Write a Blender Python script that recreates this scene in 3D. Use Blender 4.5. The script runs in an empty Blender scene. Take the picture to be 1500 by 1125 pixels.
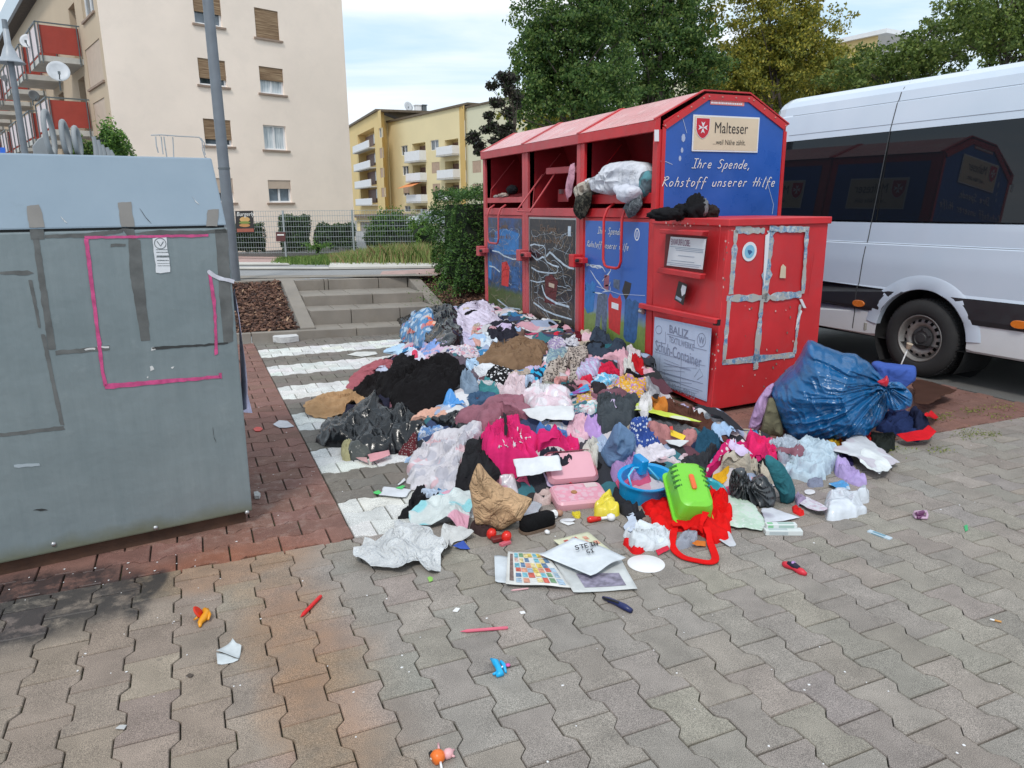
import bpy, bmesh, math, random
import numpy as np
from mathutils import Vector, Matrix, geometry
R_=math.radians
scn=bpy.context.scene
COL=scn.collection
# ---------------------------------------------------------------- camera
FPX=1085.0; CX=750.0; CY=562.5
_down=np.array([0.0096,1.0]); _down/=np.linalg.norm(_down)
_d=(300-CY)/math.sqrt(1+0.0096**2)
_dn=np.array([_down[0]*FPX**2/abs(_d),_down[1]*FPX**2/abs(_d),FPX]); _dn/=np.linalg.norm(_dn)
_b=np.array([269-CX,300-0.0096*(269-CX)-CY,FPX]); _b-=_dn*(_b@_dn); _b/=np.linalg.norm(_b)
_a=np.cross(_dn,_b); _a=_a if _a[0]>0 else -_a
RW=np.array([_a,_b,-_dn]); CAM=np.array([0,0,1.6])
cd=bpy.data.cameras.new('camera'); cam=bpy.data.objects.new('camera',cd); COL.objects.link(cam)
M=Matrix.Identity(4)
for i in range(3):
    M[i][0]=RW[i,0]; M[i][1]=-RW[i,1]; M[i][2]=-RW[i,2]; M[i][3]=CAM[i]
cam.matrix_world=M
cd.sensor_width=36; cd.lens=FPX/1500*36; cd.clip_start=0.05; cd.clip_end=3000
scn.camera=cam
# ---------------------------------------------------------------- world and light
SUN_EL=R_(52); SUN_AZ=R_(215)      # compass: from +Y clockwise, the sun stands behind the camera to the left
w=bpy.data.worlds.new('World'); scn.world=w; w.use_nodes=True
nt=w.node_tree; nt.nodes.clear()
o_=nt.nodes.new('ShaderNodeOutputWorld'); bg=nt.nodes.new('ShaderNodeBackground'); bg.inputs[1].default_value=0.10
sk=nt.nodes.new('ShaderNodeTexSky'); sk.sky_type='NISHITA'; sk.sun_disc=False; sk.sun_elevation=SUN_EL; sk.sun_rotation=SUN_AZ
sk.air_density=1.0; sk.dust_density=2.0; sk.ozone_density=1.0
tc=nt.nodes.new('ShaderNodeTexCoord')
mp=nt.nodes.new('ShaderNodeMapping'); mp.inputs['Scale'].default_value=(0.9,0.9,5.5); mp.inputs['Rotation'].default_value=(0.10,0.16,0.4)
nt.links.new(tc.outputs['Generated'],mp.inputs[0])
n1=nt.nodes.new('ShaderNodeTexNoise'); n1.inputs['Scale'].default_value=2.1; n1.inputs['Detail'].default_value=7; n1.inputs['Roughness'].default_value=0.52; n1.inputs['Distortion'].default_value=0.35
nt.links.new(mp.outputs[0],n1.inputs['Vector'])
rp=nt.nodes.new('ShaderNodeValToRGB'); rp.color_ramp.elements[0].position=0.40; rp.color_ramp.elements[0].color=(0.12,)*3+(1,); rp.color_ramp.elements[1].position=0.60; rp.color_ramp.elements[1].color=(1,1,1,1)
nt.links.new(n1.outputs[0],rp.inputs[0])
mx=nt.nodes.new('ShaderNodeMix'); mx.data_type='RGBA'
gm=nt.nodes.new('ShaderNodeMix'); gm.data_type='RGBA'; gm.blend_type='MIX'; gm.inputs[0].default_value=0.75
gm.inputs[7].default_value=(5.4,7.6,9.4,1)
nt.links.new(sk.outputs[0],gm.inputs[6])
nt.links.new(rp.outputs[0],mx.inputs[0]); nt.links.new(gm.outputs[2],mx.inputs[6]); mx.inputs[7].default_value=(9.0,9.3,9.6,1)
nt.links.new(mx.outputs[2],bg.inputs[0]); nt.links.new(bg.outputs[0],o_.inputs[0])
sd=bpy.data.lights.new('sun','SUN'); sd.energy=1.5; sd.angle=R_(11); sd.color=(1,0.96,0.9)
so=bpy.data.objects.new('sun',sd); COL.objects.link(so)
sv=Vector((math.sin(SUN_AZ)*math.cos(SUN_EL),math.cos(SUN_AZ)*math.cos(SUN_EL),math.sin(SUN_EL)))
so.rotation_euler=sv.to_track_quat('Z','Y').to_euler(); so.location=sv*30
scn.view_settings.view_transform='Standard'; scn.view_settings.look='None'; scn.view_settings.gamma=1; scn.view_settings.exposure=0.32
scn.view_settings.use_curve_mapping=False
scn.render.engine='CYCLES'
# ---------------------------------------------------------------- measuring: where a sight line meets a real plane
def ray(x,y): return RW@np.array([x-CX,y-CY,FPX])
def G(x,y,z=0.0):
    r=ray(x,y); return CAM+r*((z-CAM[2])/r[2])
def AX(x,y,X): r=ray(x,y); return CAM+r*((X-CAM[0])/r[0])
def AY(x,y,Y): r=ray(x,y); return CAM+r*((Y-CAM[1])/r[1])
def PL(x,y,P,n): r=ray(x,y); return CAM+r*(np.dot(np.asarray(P)-CAM,n)/np.dot(r,n))
def AD(x,y,Z):   # at a depth in front of the camera
    r=ray(x,y); return CAM+r*(Z/FPX)
# ---------------------------------------------------------------- mesh helpers
def V(*a): return np.array(a,float)
def unit(v): v=np.asarray(v,float); return v/np.linalg.norm(v)
class MB:
    def __init__(s): s.v=[]; s.f=[]; s.m=[]; s.mi=0
    def add(s,vs,fs):
        b=len(s.v); s.v+=[tuple(map(float,p)) for p in vs]; s.f+=[tuple(b+i for i in f) for f in fs]; s.m+=[s.mi]*len(fs); return s
    def box(s,lo,hi):
        x0,y0,z0=lo; x1,y1,z1=hi
        return s.hexa([(x0,y0,z0),(x1,y0,z0),(x1,y1,z0),(x0,y1,z0)],[(x0,y0,z1),(x1,y0,z1),(x1,y1,z1),(x0,y1,z1)])
    def obox(s,c,ax,ay,az):
        c,ax,ay,az=map(np.asarray,(c,ax,ay,az))
        return s.hexa([c-ax-ay-az,c+ax-ay-az,c+ax+ay-az,c-ax+ay-az],[c-ax-ay+az,c+ax-ay+az,c+ax+ay+az,c-ax+ay+az])
    def hexa(s,a,b):
        return s.add(list(a)+list(b),[(3,2,1,0),(4,5,6,7),(0,1,5,4),(1,2,6,5),(2,3,7,6),(3,0,4,7)])
    def slab(s,pts,n,t0,t1=0.0):
        # polygon on a surface, standing from t1 to t0 along n
        n=np.asarray(n,float); k=len(pts); P=[np.asarray(p,float) for p in pts]
        vs=[p+n*t0 for p in P]+[p+n*t1 for p in P]
        return s.add(vs,[tuple(range(k)),tuple(range(2*k-1,k-1,-1))]+[((i+1)%k,i,k+i,k+(i+1)%k) for i in range(k)])
    def tube(s,path,r,n=8,cap=True,closed=False):
        path=[np.asarray(p,float) for p in path]; k=len(path); vs=[]; rr=r if hasattr(r,'__len__') else [r]*k
        pn=None
        for i,p in enumerate(path):
            if closed: t=path[(i+1)%k]-path[i-1]
            else: t=path[min(i+1,k-1)]-path[max(i-1,0)]
            t=t/(np.linalg.norm(t)+1e-9)
            if pn is None:
                a=V(0,0,1) if abs(t[2])<.9 else V(1,0,0); pn=unit(np.cross(t,a))
            pn=pn-t*(pn@t); pn=unit(pn); q=np.cross(t,pn)
            for j in range(n):
                an=2*math.pi*j/n; vs.append(p+(pn*math.cos(an)+q*math.sin(an))*rr[i])
        fs=[]
        for i in range(k if closed else k-1):
            i2=(i+1)%k
            for j in range(n):
                j2=(j+1)%n; fs.append((i*n+j,i*n+j2,i2*n+j2,i2*n+j))
        if cap and not closed: fs+=[tuple(range(n-1,-1,-1)),tuple((k-1)*n+j for j in range(n))]
        return s.add(vs,fs)
    def lathe(s,prof,c,axis,n=32,a0=0,a1=2*math.pi):
        # prof: (radius, height along axis)
        axis=unit(axis); h=V(0,0,1) if abs(axis[2])<.9 else V(1,0,0); p=unit(np.cross(axis,h)); q=np.cross(axis,p); c=np.asarray(c,float)
        vs=[]; full=abs(a1-a0-2*math.pi)<1e-6; m=n if full else n+1
        for r,z in prof:
            for j in range(m):
                an=a0+(a1-a0)*j/n; vs.append(c+axis*z+(p*math.cos(an)+q*math.sin(an))*r)
        fs=[]
        for i in range(len(prof)-1):
            for j in range(n):
                j2=(j+1)%m; fs.append((i*m+j,i*m+j2,(i+1)*m+j2,(i+1)*m+j))
        return s.add(vs,fs)
    def ribbon(s,pts,n,wd,t0,t1=0.0):
        # stroke of width wd along pts on a surface with normal n
        n=unit(n); P=[np.asarray(p,float) for p in pts]; k=len(P); L=[];Rr=[]
        for i,p in enumerate(P):
            t=unit(P[min(i+1,k-1)]-P[max(i-1,0)]+1e-9); q=np.cross(n,t); w_=wd[i] if hasattr(wd,'__len__') else wd
            L.append(p+q*w_/2); Rr.append(p-q*w_/2)
        vs=[p+n*t0 for p in L]+[p+n*t0 for p in Rr]+[p+n*t1 for p in L]+[p+n*t1 for p in Rr]
        fs=[]
        for i in range(k-1):
            fs+=[(i,k+i,k+i+1,i+1),(i+1,2*k+i+1,2*k+i,i),(k+i,3*k+i,3*k+i+1,k+i+1)]
        fs+=[(0,2*k,3*k,k),(k-1,2*k-1,4*k-1,3*k-1)]
        return s.add(vs,fs)
    def build(s,name,mats,parent=None,smooth=False,bevel=0,center=None,fixn=True,seg=1,ang=35):
        me=bpy.data.meshes.new(name)
        vv=s.v
        if center is not None: vv=[(a-center[0],b-center[1],c-center[2]) for a,b,c in vv]
        me.from_pydata(vv,[],s.f)
        if not isinstance(mats,(list,tuple)): mats=[mats]
        for m in mats: me.materials.append(m)
        if len(mats)>1: me.polygons.foreach_set('material_index',s.m)
        if bevel or fixn:
            bm=bmesh.new(); bm.from_mesh(me)
            if fixn: bmesh.ops.recalc_face_normals(bm,faces=bm.faces)
            if bevel:
                es=[e for e in bm.edges if len(e.link_faces)==2 and e.calc_face_angle(0)>R_(25)]
                bmesh.ops.bevel(bm,geom=es,offset=bevel,segments=seg,affect='EDGES',profile=.6,clamp_overlap=True)
            bm.to_mesh(me); bm.free()
        if smooth:
            me.polygons.foreach_set('use_smooth',[True]*len(me.polygons))
            if smooth!='all': me.set_sharp_from_angle(angle=R_(ang))
        me.update()
        o=bpy.data.objects.new(name,me); COL.objects.link(o)
        if center is not None: o.location=center
        if parent is not None: attach(o,parent)
        return o
def attach(o,parent):
    o.parent=parent
    if parent.parent is None: o.location=Vector(o.location)-Vector(parent.location)
    else:
        L=Vector(parent.location)+Vector(parent.parent.location); o.location=Vector(o.location)-L
def thing(name,label,cat,loc=(0,0,0),group=None):
    o=bpy.data.objects.new(name,None); COL.objects.link(o); o.location=tuple(map(float,loc)); o.empty_display_size=.1
    return tag(o,label,cat,group)
def tag(o,label,cat,group=None,kind=None):
    if label: o['label']=label
    if cat: o['category']=cat
    if group: o['group']=group
    if kind: o['kind']=kind
    return o
def struct(o): o['kind']='structure'; return o
def text3d(name,body,mat,org,right,up,size,parent=None,ext=.0006,shear=0,align='LEFT',sx=1,lift=.0015,bold=0):
    cu=bpy.data.curves.new(name,'FONT'); cu.body=body; cu.size=1; cu.extrude=0; cu.shear=shear; cu.align_x=align; cu.resolution_u=3; cu.offset=bold
    t=bpy.data.objects.new(name,cu); COL.objects.link(t)
    dg=bpy.context.evaluated_depsgraph_get(); me=bpy.data.meshes.new_from_object(t.evaluated_get(dg))
    bpy.data.objects.remove(t); bpy.data.curves.remove(cu)
    right=unit(right); up=unit(up); n=np.cross(right,up); org=np.asarray(org,float)
    for v in me.vertices:
        v.co=Vector(org+right*v.co.x*size*sx+up*v.co.y*size+n*lift)
    me.materials.clear(); me.materials.append(mat)
    o=bpy.data.objects.new(name,me); COL.objects.link(o)
    if parent is not None: attach(o,parent)
    return o
# ---------------------------------------------------------------- noise (numpy)
def _h(ix,iy,iz,s):
    n=(ix.astype(np.int64)*374761393+iy.astype(np.int64)*668265263+iz.astype(np.int64)*2147483647+s*974634777)&0xffffffff
    n=((n^(n>>13))*1274126177)&0xffffffff; n=((n^(n>>15))*2246822519)&0xffffffff; n^=(n>>13)
    return (n&0xffffff)/float(0xffffff)
def vnoise(x,y,s=0,z=None):
    x=np.asarray(x,float); y=np.asarray(y,float); z=np.zeros_like(x) if z is None else z
    ix,iy,iz=np.floor(x),np.floor(y),np.floor(z); fx,fy,fz=x-ix,y-iy,z-iz
    u,v,w_=[f*f*f*(f*(f*6-15)+10) for f in (fx,fy,fz)]
    def c(a,b,d): return _h(ix+a,iy+b,iz+d,s)
    r=0
    for a in (0,1):
        for b in (0,1):
            for d in (0,1):
                r=r+c(a,b,d)*(u if a else 1-u)*(v if b else 1-v)*(w_ if d else 1-w_)
    return r*2-1
def fbm(x,y,s=0,o=3):
    r=0;a=1
    for i in range(o): r=r+a*vnoise(x*2**i,y*2**i,s+i*7); a*=.5
    return r
def worley(x,y,s=0):
    ix,iy=np.floor(x),np.floor(y); d1=np.full(np.shape(x),9.); d2=d1.copy(); idv=np.zeros(np.shape(x))
    for a in (-1,0,1):
        for b in (-1,0,1):
            cx_,cy_=ix+a,iy+b; z=np.zeros_like(cx_)
            px=cx_+_h(cx_,cy_,z,s); py=cy_+_h(cx_,cy_,z,s+5); d=np.hypot(px-x,py-y); c=_h(cx_,cy_,z,s+9)
            m=d<d1; d2=np.where(m,d1,np.minimum(d2,d)); idv=np.where(m,c,idv); d1=np.where(m,d,d1)
    return d1,d2,idv
# ---------------------------------------------------------------- materials
class N:
    def __init__(s,name):
        s.m=bpy.data.materials.new(name); s.m.use_nodes=True; s.t=s.m.node_tree; s.n=s.t.nodes; s.p=s.n['Principled BSDF']
    def nd(s,t,**k):
        x=s.n.new(t)
        for a,b in k.items():
            if a.startswith('i_'):
                key=a[2:]; key=int(key) if key.isdigit() else key.replace('_',' ')
                x.inputs[key].default_value=b
            else: setattr(x,a,b)
        return x
    def l(s,a,b): s.t.links.new(a,b)
    def coord(s,kind='Object',scale=(1,1,1),rot=(0,0,0)):
        if kind=='World': c=s.nd('ShaderNodeNewGeometry').outputs['Position']
        else: c=s.nd('ShaderNodeTexCoord').outputs[kind]
        m=s.nd('ShaderNodeMapping'); m.inputs['Scale'].default_value=scale; m.inputs['Rotation'].default_value=rot; s.l(c,m.inputs[0]); return m.outputs[0]
    def noise(s,c,scale,detail=3,rough=.5,dist=0):
        x=s.nd('ShaderNodeTexNoise'); x.inputs['Scale'].default_value=scale; x.inputs['Detail'].default_value=detail; x.inputs['Roughness'].default_value=rough; x.inputs['Distortion'].default_value=dist
        s.l(c,x.inputs['Vector']); return x.outputs[0]
    def vor(s,c,scale,feat='F1',out='Distance',rnd=1):
        x=s.nd('ShaderNodeTexVoronoi'); x.feature=feat; x.inputs['Scale'].default_value=scale; x.inputs['Randomness'].default_value=rnd; s.l(c,x.inputs['Vector']); return x.outputs[out]
    def ramp(s,f,stops,interp='LINEAR'):
        x=s.nd('ShaderNodeValToRGB'); cr=x.color_ramp; cr.interpolation=interp
        while len(cr.elements)<len(stops): cr.elements.new(.5)
        for e,(p,c) in zip(cr.elements,stops):
            e.position=p; e.color=(c,c,c,1) if not hasattr(c,'__len__') else tuple(c)+(1,)
        s.l(f,x.inputs[0]); return x.outputs[0]
    def mix(s,f,a,b,mode='MIX'):
        x=s.nd('ShaderNodeMix'); x.data_type='RGBA'; x.blend_type=mode
        for k,v in ((0,f),(6,a),(7,b)):
            if isinstance(v,bpy.types.NodeSocket): s.l(v,x.inputs[k])
            elif k==0: x.inputs[0].default_value=v
            else: x.inputs[k].default_value=(v,v,v,1) if not hasattr(v,'__len__') else tuple(v)[:3]+(1,)
        return x.outputs[2]
    def math(s,op,a,b=None,c=None,clamp=False):
        x=s.nd('ShaderNodeMath'); x.operation=op; x.use_clamp=clamp
        for k,v in enumerate((a,b,c)):
            if v is None: continue
            if isinstance(v,bpy.types.NodeSocket): s.l(v,x.inputs[k])
            else: x.inputs[k].default_value=v
        return x.outputs[0]
    def bump(s,h,strength=.3,dist=.01,prev=None):
        x=s.nd('ShaderNodeBump'); x.inputs['Strength'].default_value=strength; x.inputs['Distance'].default_value=dist; s.l(h,x.inputs['Height'])
        if prev is not None: s.l(prev,x.inputs['Normal'])
        s.l(x.outputs[0],s.p.inputs['Normal']); return x.outputs[0]
    def col(s,c):
        if isinstance(c,bpy.types.NodeSocket): s.l(c,s.p.inputs['Base Color'])
        else: s.p.inputs['Base Color'].default_value=tuple(c)[:3]+(1,)
    def rough(s,r):
        if isinstance(r,bpy.types.NodeSocket): s.l(r,s.p.inputs['Roughness'])
        else: s.p.inputs['Roughness'].default_value=r
_MC={}
def paint(name,c,rough=.5,metal=0,var=.12,vs=3.0,bump=.15,bs=60,bd=.002,dirt=0,dirt_sheen_c=(.08,.07,.06),coat=0,kind='Object'):
    key=('p',name,tuple(c),rough,metal)
    if key in _MC: return _MC[key]
    m=N(name); co=m.coord(kind)
    n=m.noise(co,vs,5,.6)
    a=tuple(x*(1-var) for x in c); b=tuple(min(1,x*(1+var)) for x in c)
    cc=m.ramp(n,[(.3,a),(.7,b)])
    if dirt:
        d=m.ramp(m.noise(co,vs*2.3,8,.7,.3),[(.5,0.),(.75,dirt)]); cc=m.mix(d,cc,dirt_sheen_c)
    m.col(cc); m.rough(m.ramp(m.noise(co,vs*4,4),[(.3,max(.03,rough-.08)),(.7,min(1,rough+.1))])); m.p.inputs['Metallic'].default_value=metal
    if coat: m.p.inputs['Coat Weight'].default_value=coat; m.p.inputs['Coat Roughness'].default_value=.06
    if bump: m.bump(m.noise(co,bs,4,.6),bump,bd)
    _MC[key]=m.m; return m.m
# ================================================================ GROUND
rng=np.random.default_rng(7); random.seed(3)
def paver_mat(name,vert):
    m=N(name)
    if vert:
        base=m.nd('ShaderNodeVertexColor',layer_name='tone').outputs[0]
    else: base=m.nd('ShaderNodeObjectInfo').outputs['Color']
    co=m.coord('World')
    sp=m.ramp(m.noise(co,420,2,.7),[(.34,.40),(.5,1.),(.66,1.7)])
    c=m.mix(1,base,sp,'MULTIPLY')
    c=m.mix(1,c,m.ramp(m.noise(co,7,5,.6),[(.3,.82),(.7,1.14)]),'MULTIPLY')
    sx=m.nd('ShaderNodeSeparateXYZ'); m.l(co,sx.inputs[0]); X,Y=sx.outputs[0],sx.outputs[1]
    wob=m.math('MULTIPLY',m.math('SUBTRACT',m.noise(co,2.6,6,.65),.5),1.1)
    def ell(cx,cy,rx,ry,rot,lo=.55,hi=1.15,wk=1.0):
        dx=m.math('SUBTRACT',X,cx); dy=m.math('SUBTRACT',Y,cy); cr,sr=math.cos(rot),math.sin(rot)
        u=m.math('ADD',m.math('MULTIPLY',dx,cr/rx),m.math('MULTIPLY',dy,sr/rx))
        v=m.math('ADD',m.math('MULTIPLY',dx,-sr/ry),m.math('MULTIPLY',dy,cr/ry))
        d=m.math('SQRT',m.math('ADD',m.math('MULTIPLY',u,u),m.math('MULTIPLY',v,v)))
        d=m.math('ADD',d,m.math('MULTIPLY',wob,wk)) if wk else d
        x=m.nd('ShaderNodeMapRange'); x.interpolation_type='SMOOTHSTEP'; m.l(d,x.inputs[0]); x.inputs[1].default_value=hi; x.inputs[2].default_value=lo
        return x.outputs[0]
    rust=m.math('MAXIMUM',ell(.22,2.55,.27,1.35,.07,.15,1.25,.7),ell(.0,3.38,.55,.30,.05,.3,1.2,.7))
    rust=m.math('MULTIPLY',rust,m.ramp(m.noise(co,3.5,7,.7),[(.3,.7),(.62,1.25)])); rust=m.math('MAXIMUM',rust,m.math('MULTIPLY',ell(-.40,2.5,.85,1.3,0,.5,1.15,.5),.38))
    c=m.mix(m.math('MULTIPLY',rust,.85),c,m.mix(1,c,(1.08,.77,.56),"MULTIPLY"))
    oil=m.math('MAXIMUM',m.math('MULTIPLY',ell(-.80,3.34,.52,.34,-.05,.75,1.2,.7),.97),ell(-.36,3.28,.075,.24,.05,.6,1.2,.9)); oil=m.math('MAXIMUM',oil,ell(-.29,3.34,.055,.16,-.25,.6,1.2,.9)); oil=m.math('MULTIPLY',oil,m.ramp(m.noise(co,9,7,.75),[(.36,.30),(.52,1.0)]))
    c=m.mix(m.math('MULTIPLY',oil,.86),c,(.020,.019,.022))
    dust=m.math('MULTIPLY',ell(.1,4.2,.7,.9,0,.2,1.3),m.ramp(m.noise(co,14,6,.7),[(.5,0),(.72,.45)]))
    c=m.mix(dust,c,(.42,.38,.34))
    spots=m.ramp(m.vor(co,5.5,'F1','Distance'),[(.045,.35),(.075,0)])
    c=m.mix(m.math('MULTIPLY',spots,m.ramp(m.noise(co,1.3,2),[(.45,0),(.6,1)])),c,(.05,.045,.045))
    moss=m.ramp(m.noise(co,3.1,6,.75),[(.6,0),(.78,.35)])
    c=m.mix(m.math('MULTIPLY',moss,m.ramp(m.noise(co,60,4,.8),[(.5,0),(.65,1)])),c,(.10,.13,.04))
    m.col(c); m.rough(m.ramp(oil,[(0,.9),(1,.45)]))
    m.bump(m.noise(co,300,3,.7),.55,.0016)
    return m.m
PM_O=paver_mat('paver_concrete',False); PM_V=paver_mat('paver_concrete_far',True)
A_=.0145
def trap(t):
    t=abs((t+.5)%1-.5)   # 0..0.5
    if t<.185: return 1.
    if t>.315: return -1.
    return 1-2*(t-.185)/.13
def outline(xa,xb,phase,L,W,g=.0032,a=A_):
    # piece lying along x; phase: x of a straight joint of this row; y in -W/2..W/2
    xs=[xa+g]; k0=math.floor((xa-phase)/L)-1
    bp=sorted(phase+L*(k+q) for k in range(k0,k0+6) for q in (-.315,-.185,.185,.315))
    xs+=[b for b in bp if xa+.012<b<xb-.012]+[xb-g]
    h=g*.66; lo=[(x,-W/2-a*trap((x-phase)/L)+h) for x in xs]; hi=[(x,W/2+a*trap((x-phase)/L)-h) for x in xs]
    return lo+hi[::-1]
def inset(p,d):
    p=np.array(p); c=p.mean(0); q=p-c; e=np.maximum(np.abs(q),1e-6); return c+q*(1-d/np.maximum(np.hypot(q[:,0],q[:,1]),.02)[:,None])
def pav(ol):
    k=len(ol); o=np.array(ol); i=inset(o,.0035)
    vs=[(x,y,0) for x,y in i]+[(x,y,-.0045) for x,y in o]+[(x,y,-.03) for x,y in o]
    fs=[tuple(range(k))]+[(k+j,k+(j+1)%k,(j+1)%k,j) for j in range(k)]+[(2*k+j,2*k+(j+1)%k,k+(j+1)%k,k+j) for j in range(k)]
    return vs,fs
GREY=np.array([.250,.224,.198]); REDP=np.array([.195,.100,.080]); WHT=np.array([.60,.60,.58]); GZ=np.array([.165,.146,.126])
L1,W1=.2316,.1645; L2,W2=.2337,.1605; Y0=3.432; XB=.614
plist=[] # (key, cx, cy, rot, color)
shapes={}
def reg(key,f):
    if key not in shapes: shapes[key]=pav(f())
    return key
# bands that run along X
j=0
while Y0+W1*j<9.32:
    yc=Y0+W1*(j+.5); ph=XB+(L1/2 if j%2==0 else 0)
    k=-18
    while True:
        xa=ph+L1*k; xb=xa+L1; k+=1
        if xa>6.1: break
        segs=[(xa,xb)]
        for B in (XB,3.4,6.1):
            segs=[s for (p,q) in segs for s in ([(p,B),(B,q)] if p<B-.03 and q>B+.03 else [(p,q)])]
        for p,q in segs:
            if p>6.05: continue
            mc=(p+q)/2
            base=REDP if (mc<XB or mc>3.4) else (WHT if (j//3)%2==0 else GZ)
            kd=(round((q-p)/L1,2),round(((p-ph)/L1)%1,2))
            key=reg(('a',)+kd,lambda p=p,q=q,mc=mc:outline(p-mc,q-mc,ph-mc,L1,W1))
            plist.append((key,mc,yc,0,base,j))
    j+=1
# the field whose columns run along Y
for i in range(-22,42):
    xc=.451+W2*(i+.5); ph=1.915+(L2/2 if i%2 else 0)
    for k in range(-8,9):
        ya=ph+L2*k; yb=ya+L2
        if ya<.55 or ya>Y0-.035: continue
        if yb>Y0-.002: yb2=Y0
        else: yb2=yb
        mc=(ya+yb2)/2
        kd=(round((yb2-ya)/L2,2),)
        key=reg(('b',)+kd,lambda:outline(ya-mc,yb2-mc,ph-mc,L2,W2))
        plist.append((key,xc,mc,1,GREY,0))
def pxof(p):
    c=RW.T@(np.array(p)-CAM); return (CX+FPX*c[0]/c[2],CY+FPX*c[1]/c[2],c[2])
ground=MB().box((-14,-6,-.05),(6.1,9.34,-.014)).build('ground',None,fixn=True)
m=N('joint_sand'); co=m.coord('World')
c=m.mix(m.ramp(m.noise(co,2.2,6,.7),[(.42,0),(.62,1)]),(.030,.026,.022),m.mix(m.ramp(m.noise(co,40,4,.7),[(.45,0),(.55,1)]),(.05,.045,.03),(.085,.105,.03)))
m.col(c); m.rough(.95); m.bump(m.noise(co,150,4),.8,.004)
ground.data.materials.clear(); ground.data.materials.append(m.m); struct(ground)
vis=[];rest=[]
for it in plist:
    key,x,y,r,b,jj=it
    c=RW.T@(np.array([x,y,0])-CAM)
    if c[2]<.3: continue
    px,py=CX+FPX*c[0]/c[2],CY+FPX*c[1]/c[2]
    if x>3.72 and y>4.6 and x<5 : continue
    hid=(px<360 and py<745+ (360-px)*.2 and y>3.8) or (y>9.36)
    inside=-60<px<1560 and py<1165
    mg=-900<px<2400
    under=(3.9<y<8.6 and 1.0<x<3.5 and (y<7.5 or x>2.2))
    if not mg: continue
    (vis if inside and not hid and not under else rest).append((c[2],it))
vis.sort(key=lambda t:t[0]); near=vis[:298]; far=[t for t in vis[298:]]+rest
smesh={}
def tone(b):
    v=1+rng.normal(0,.055); return tuple(np.clip(b*v*(1+rng.normal(0,.018,3)),0,1))
first=None
for d,(key,x,y,r,b,jj) in near:
    if key not in smesh:
        me=bpy.data.meshes.new('paver'); vs,fs=shapes[key]; me.from_pydata(vs,[],fs); me.materials.append(PM_O); smesh[key]=me
    o=bpy.data.objects.new('paver',smesh[key]); COL.objects.link(o); o.color=tone(b)+(1,)
    o.location=(x,y,rng.normal(0,.0011)); o.rotation_euler=(rng.normal(0,.006),rng.normal(0,.006),(math.pi/2 if r else 0)+rng.normal(0,.008))
    o.parent=ground
vv=[];ff=[];cc=[];nb=0
for d,(key,x,y,r,b,jj) in far:
    vs,fs=shapes[key]; a=np.array(vs); a=a[:,:3]
    th=(math.pi/2 if r else 0)+rng.normal(0,.008); cth,sth=math.cos(th),math.sin(th)
    q=np.stack([a[:,0]*cth-a[:,1]*sth+x,a[:,0]*sth+a[:,1]*cth+y,a[:,2]+rng.normal(0,.0011)+(a[:,0])*rng.normal(0,.006)],1)
    vv.append(q); ff+=[tuple(nb+i for i in f) for f in fs]; nb+=len(a); t=tone(b); cc+=[t+(1,)]*len(a)
me=bpy.data.meshes.new('far_pavers'); me.from_pydata(np.concatenate(vv).tolist(),[],ff); me.materials.append(PM_V)
ca=me.color_attributes.new('tone','FLOAT_COLOR','POINT'); ca.data.foreach_set('color',np.array(cc,dtype=np.float32).ravel())
o=bpy.data.objects.new('distant_pavers',me); COL.objects.link(o); o.parent=ground; o['kind']='stuff'
# asphalt beyond the paved strip
m=N('asphalt'); co=m.coord('World')
c=m.ramp(m.noise(co,1.2,6,.6),[(.3,(.085,.085,.085)),(.7,(.13,.128,.122))]); c=m.mix(m.ramp(m.noise(co,260,2,.8),[(.45,0),(.62,.6)]),c,(.22,.215,.20)); m.col(c); m.rough(.9); m.bump(m.noise(co,200,3),.5,.003)
ASPH=m.m
struct(MB().box((6.105,-6,-.3),(40,11.6,-.006)).build('parking_lot',ASPH))
# ---- terrain: the higher street behind the steps, then falling away gently
def tz(Y): return float(np.interp(Y,[9.0,11.25,14,24,34,60],[.555,.555,.555,.0,-.75,-.85]))
def GT(x,y,off=.004):
    z=.5
    for _ in range(60): P=G(x,y,min(z,1.5)); z=z*.5+tz(P[1])*.5
    return V(P[0],P[1],z+off)
m=N('street_asphalt'); co=m.coord('World'); m.col(m.ramp(m.noise(co,.8,6,.65),[(.3,(.22,.22,.225)),(.7,(.30,.30,.30))])); m.rough(.92); m.bump(m.noise(co,120,3),.3,.003); STREET=m.m
mb=MB(); Ys=[11.3,14,17,20,24,29,34,60,150,900]; Xs=[-400,-60,-20,-5,0,3,8,20,60,400]
mb.add([(x,y,tz(y)) for y in Ys for x in Xs],[(i*len(Xs)+k,i*len(Xs)+k+1,(i+1)*len(Xs)+k+1,(i+1)*len(Xs)+k) for i in range(len(Ys)-1) for k in range(len(Xs)-1)])
struct(mb.build('street',STREET,smooth=False,fixn=False))
KERB=paint('kerb_stone',(.235,.210,.182),.85,var=.18,vs=2.5,bump=.4,bs=140,dirt=.5,dirt_sheen_c=(.2,.17,.13),kind='World')
PINK=paint('pink_paving',(.40,.27,.245),.9,var=.15,vs=5,bump=.3,bs=90,kind='World')
LITE=paint('pale_kerb',(.52,.50,.46),.85,var=.12,vs=3,kind='World')
def flat(name,pts,mat,off=.006,h=0):
    P=[GT(x,y,off) for x,y in pts]
    return struct(MB().slab(P,(0,0,1),h,-.004).build(name,mat))
flat('red_pavement',[(556,404),(645,402),(660,393),(560,398)],PINK,.008)
flat('red_pavement',[(330,385.5),(396,385.5),(412,376),(330,374)],PINK,.008)
flat('path',[(330,409),(640,404.5),(642,402.6),(330,405)],KERB,.012)
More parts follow.
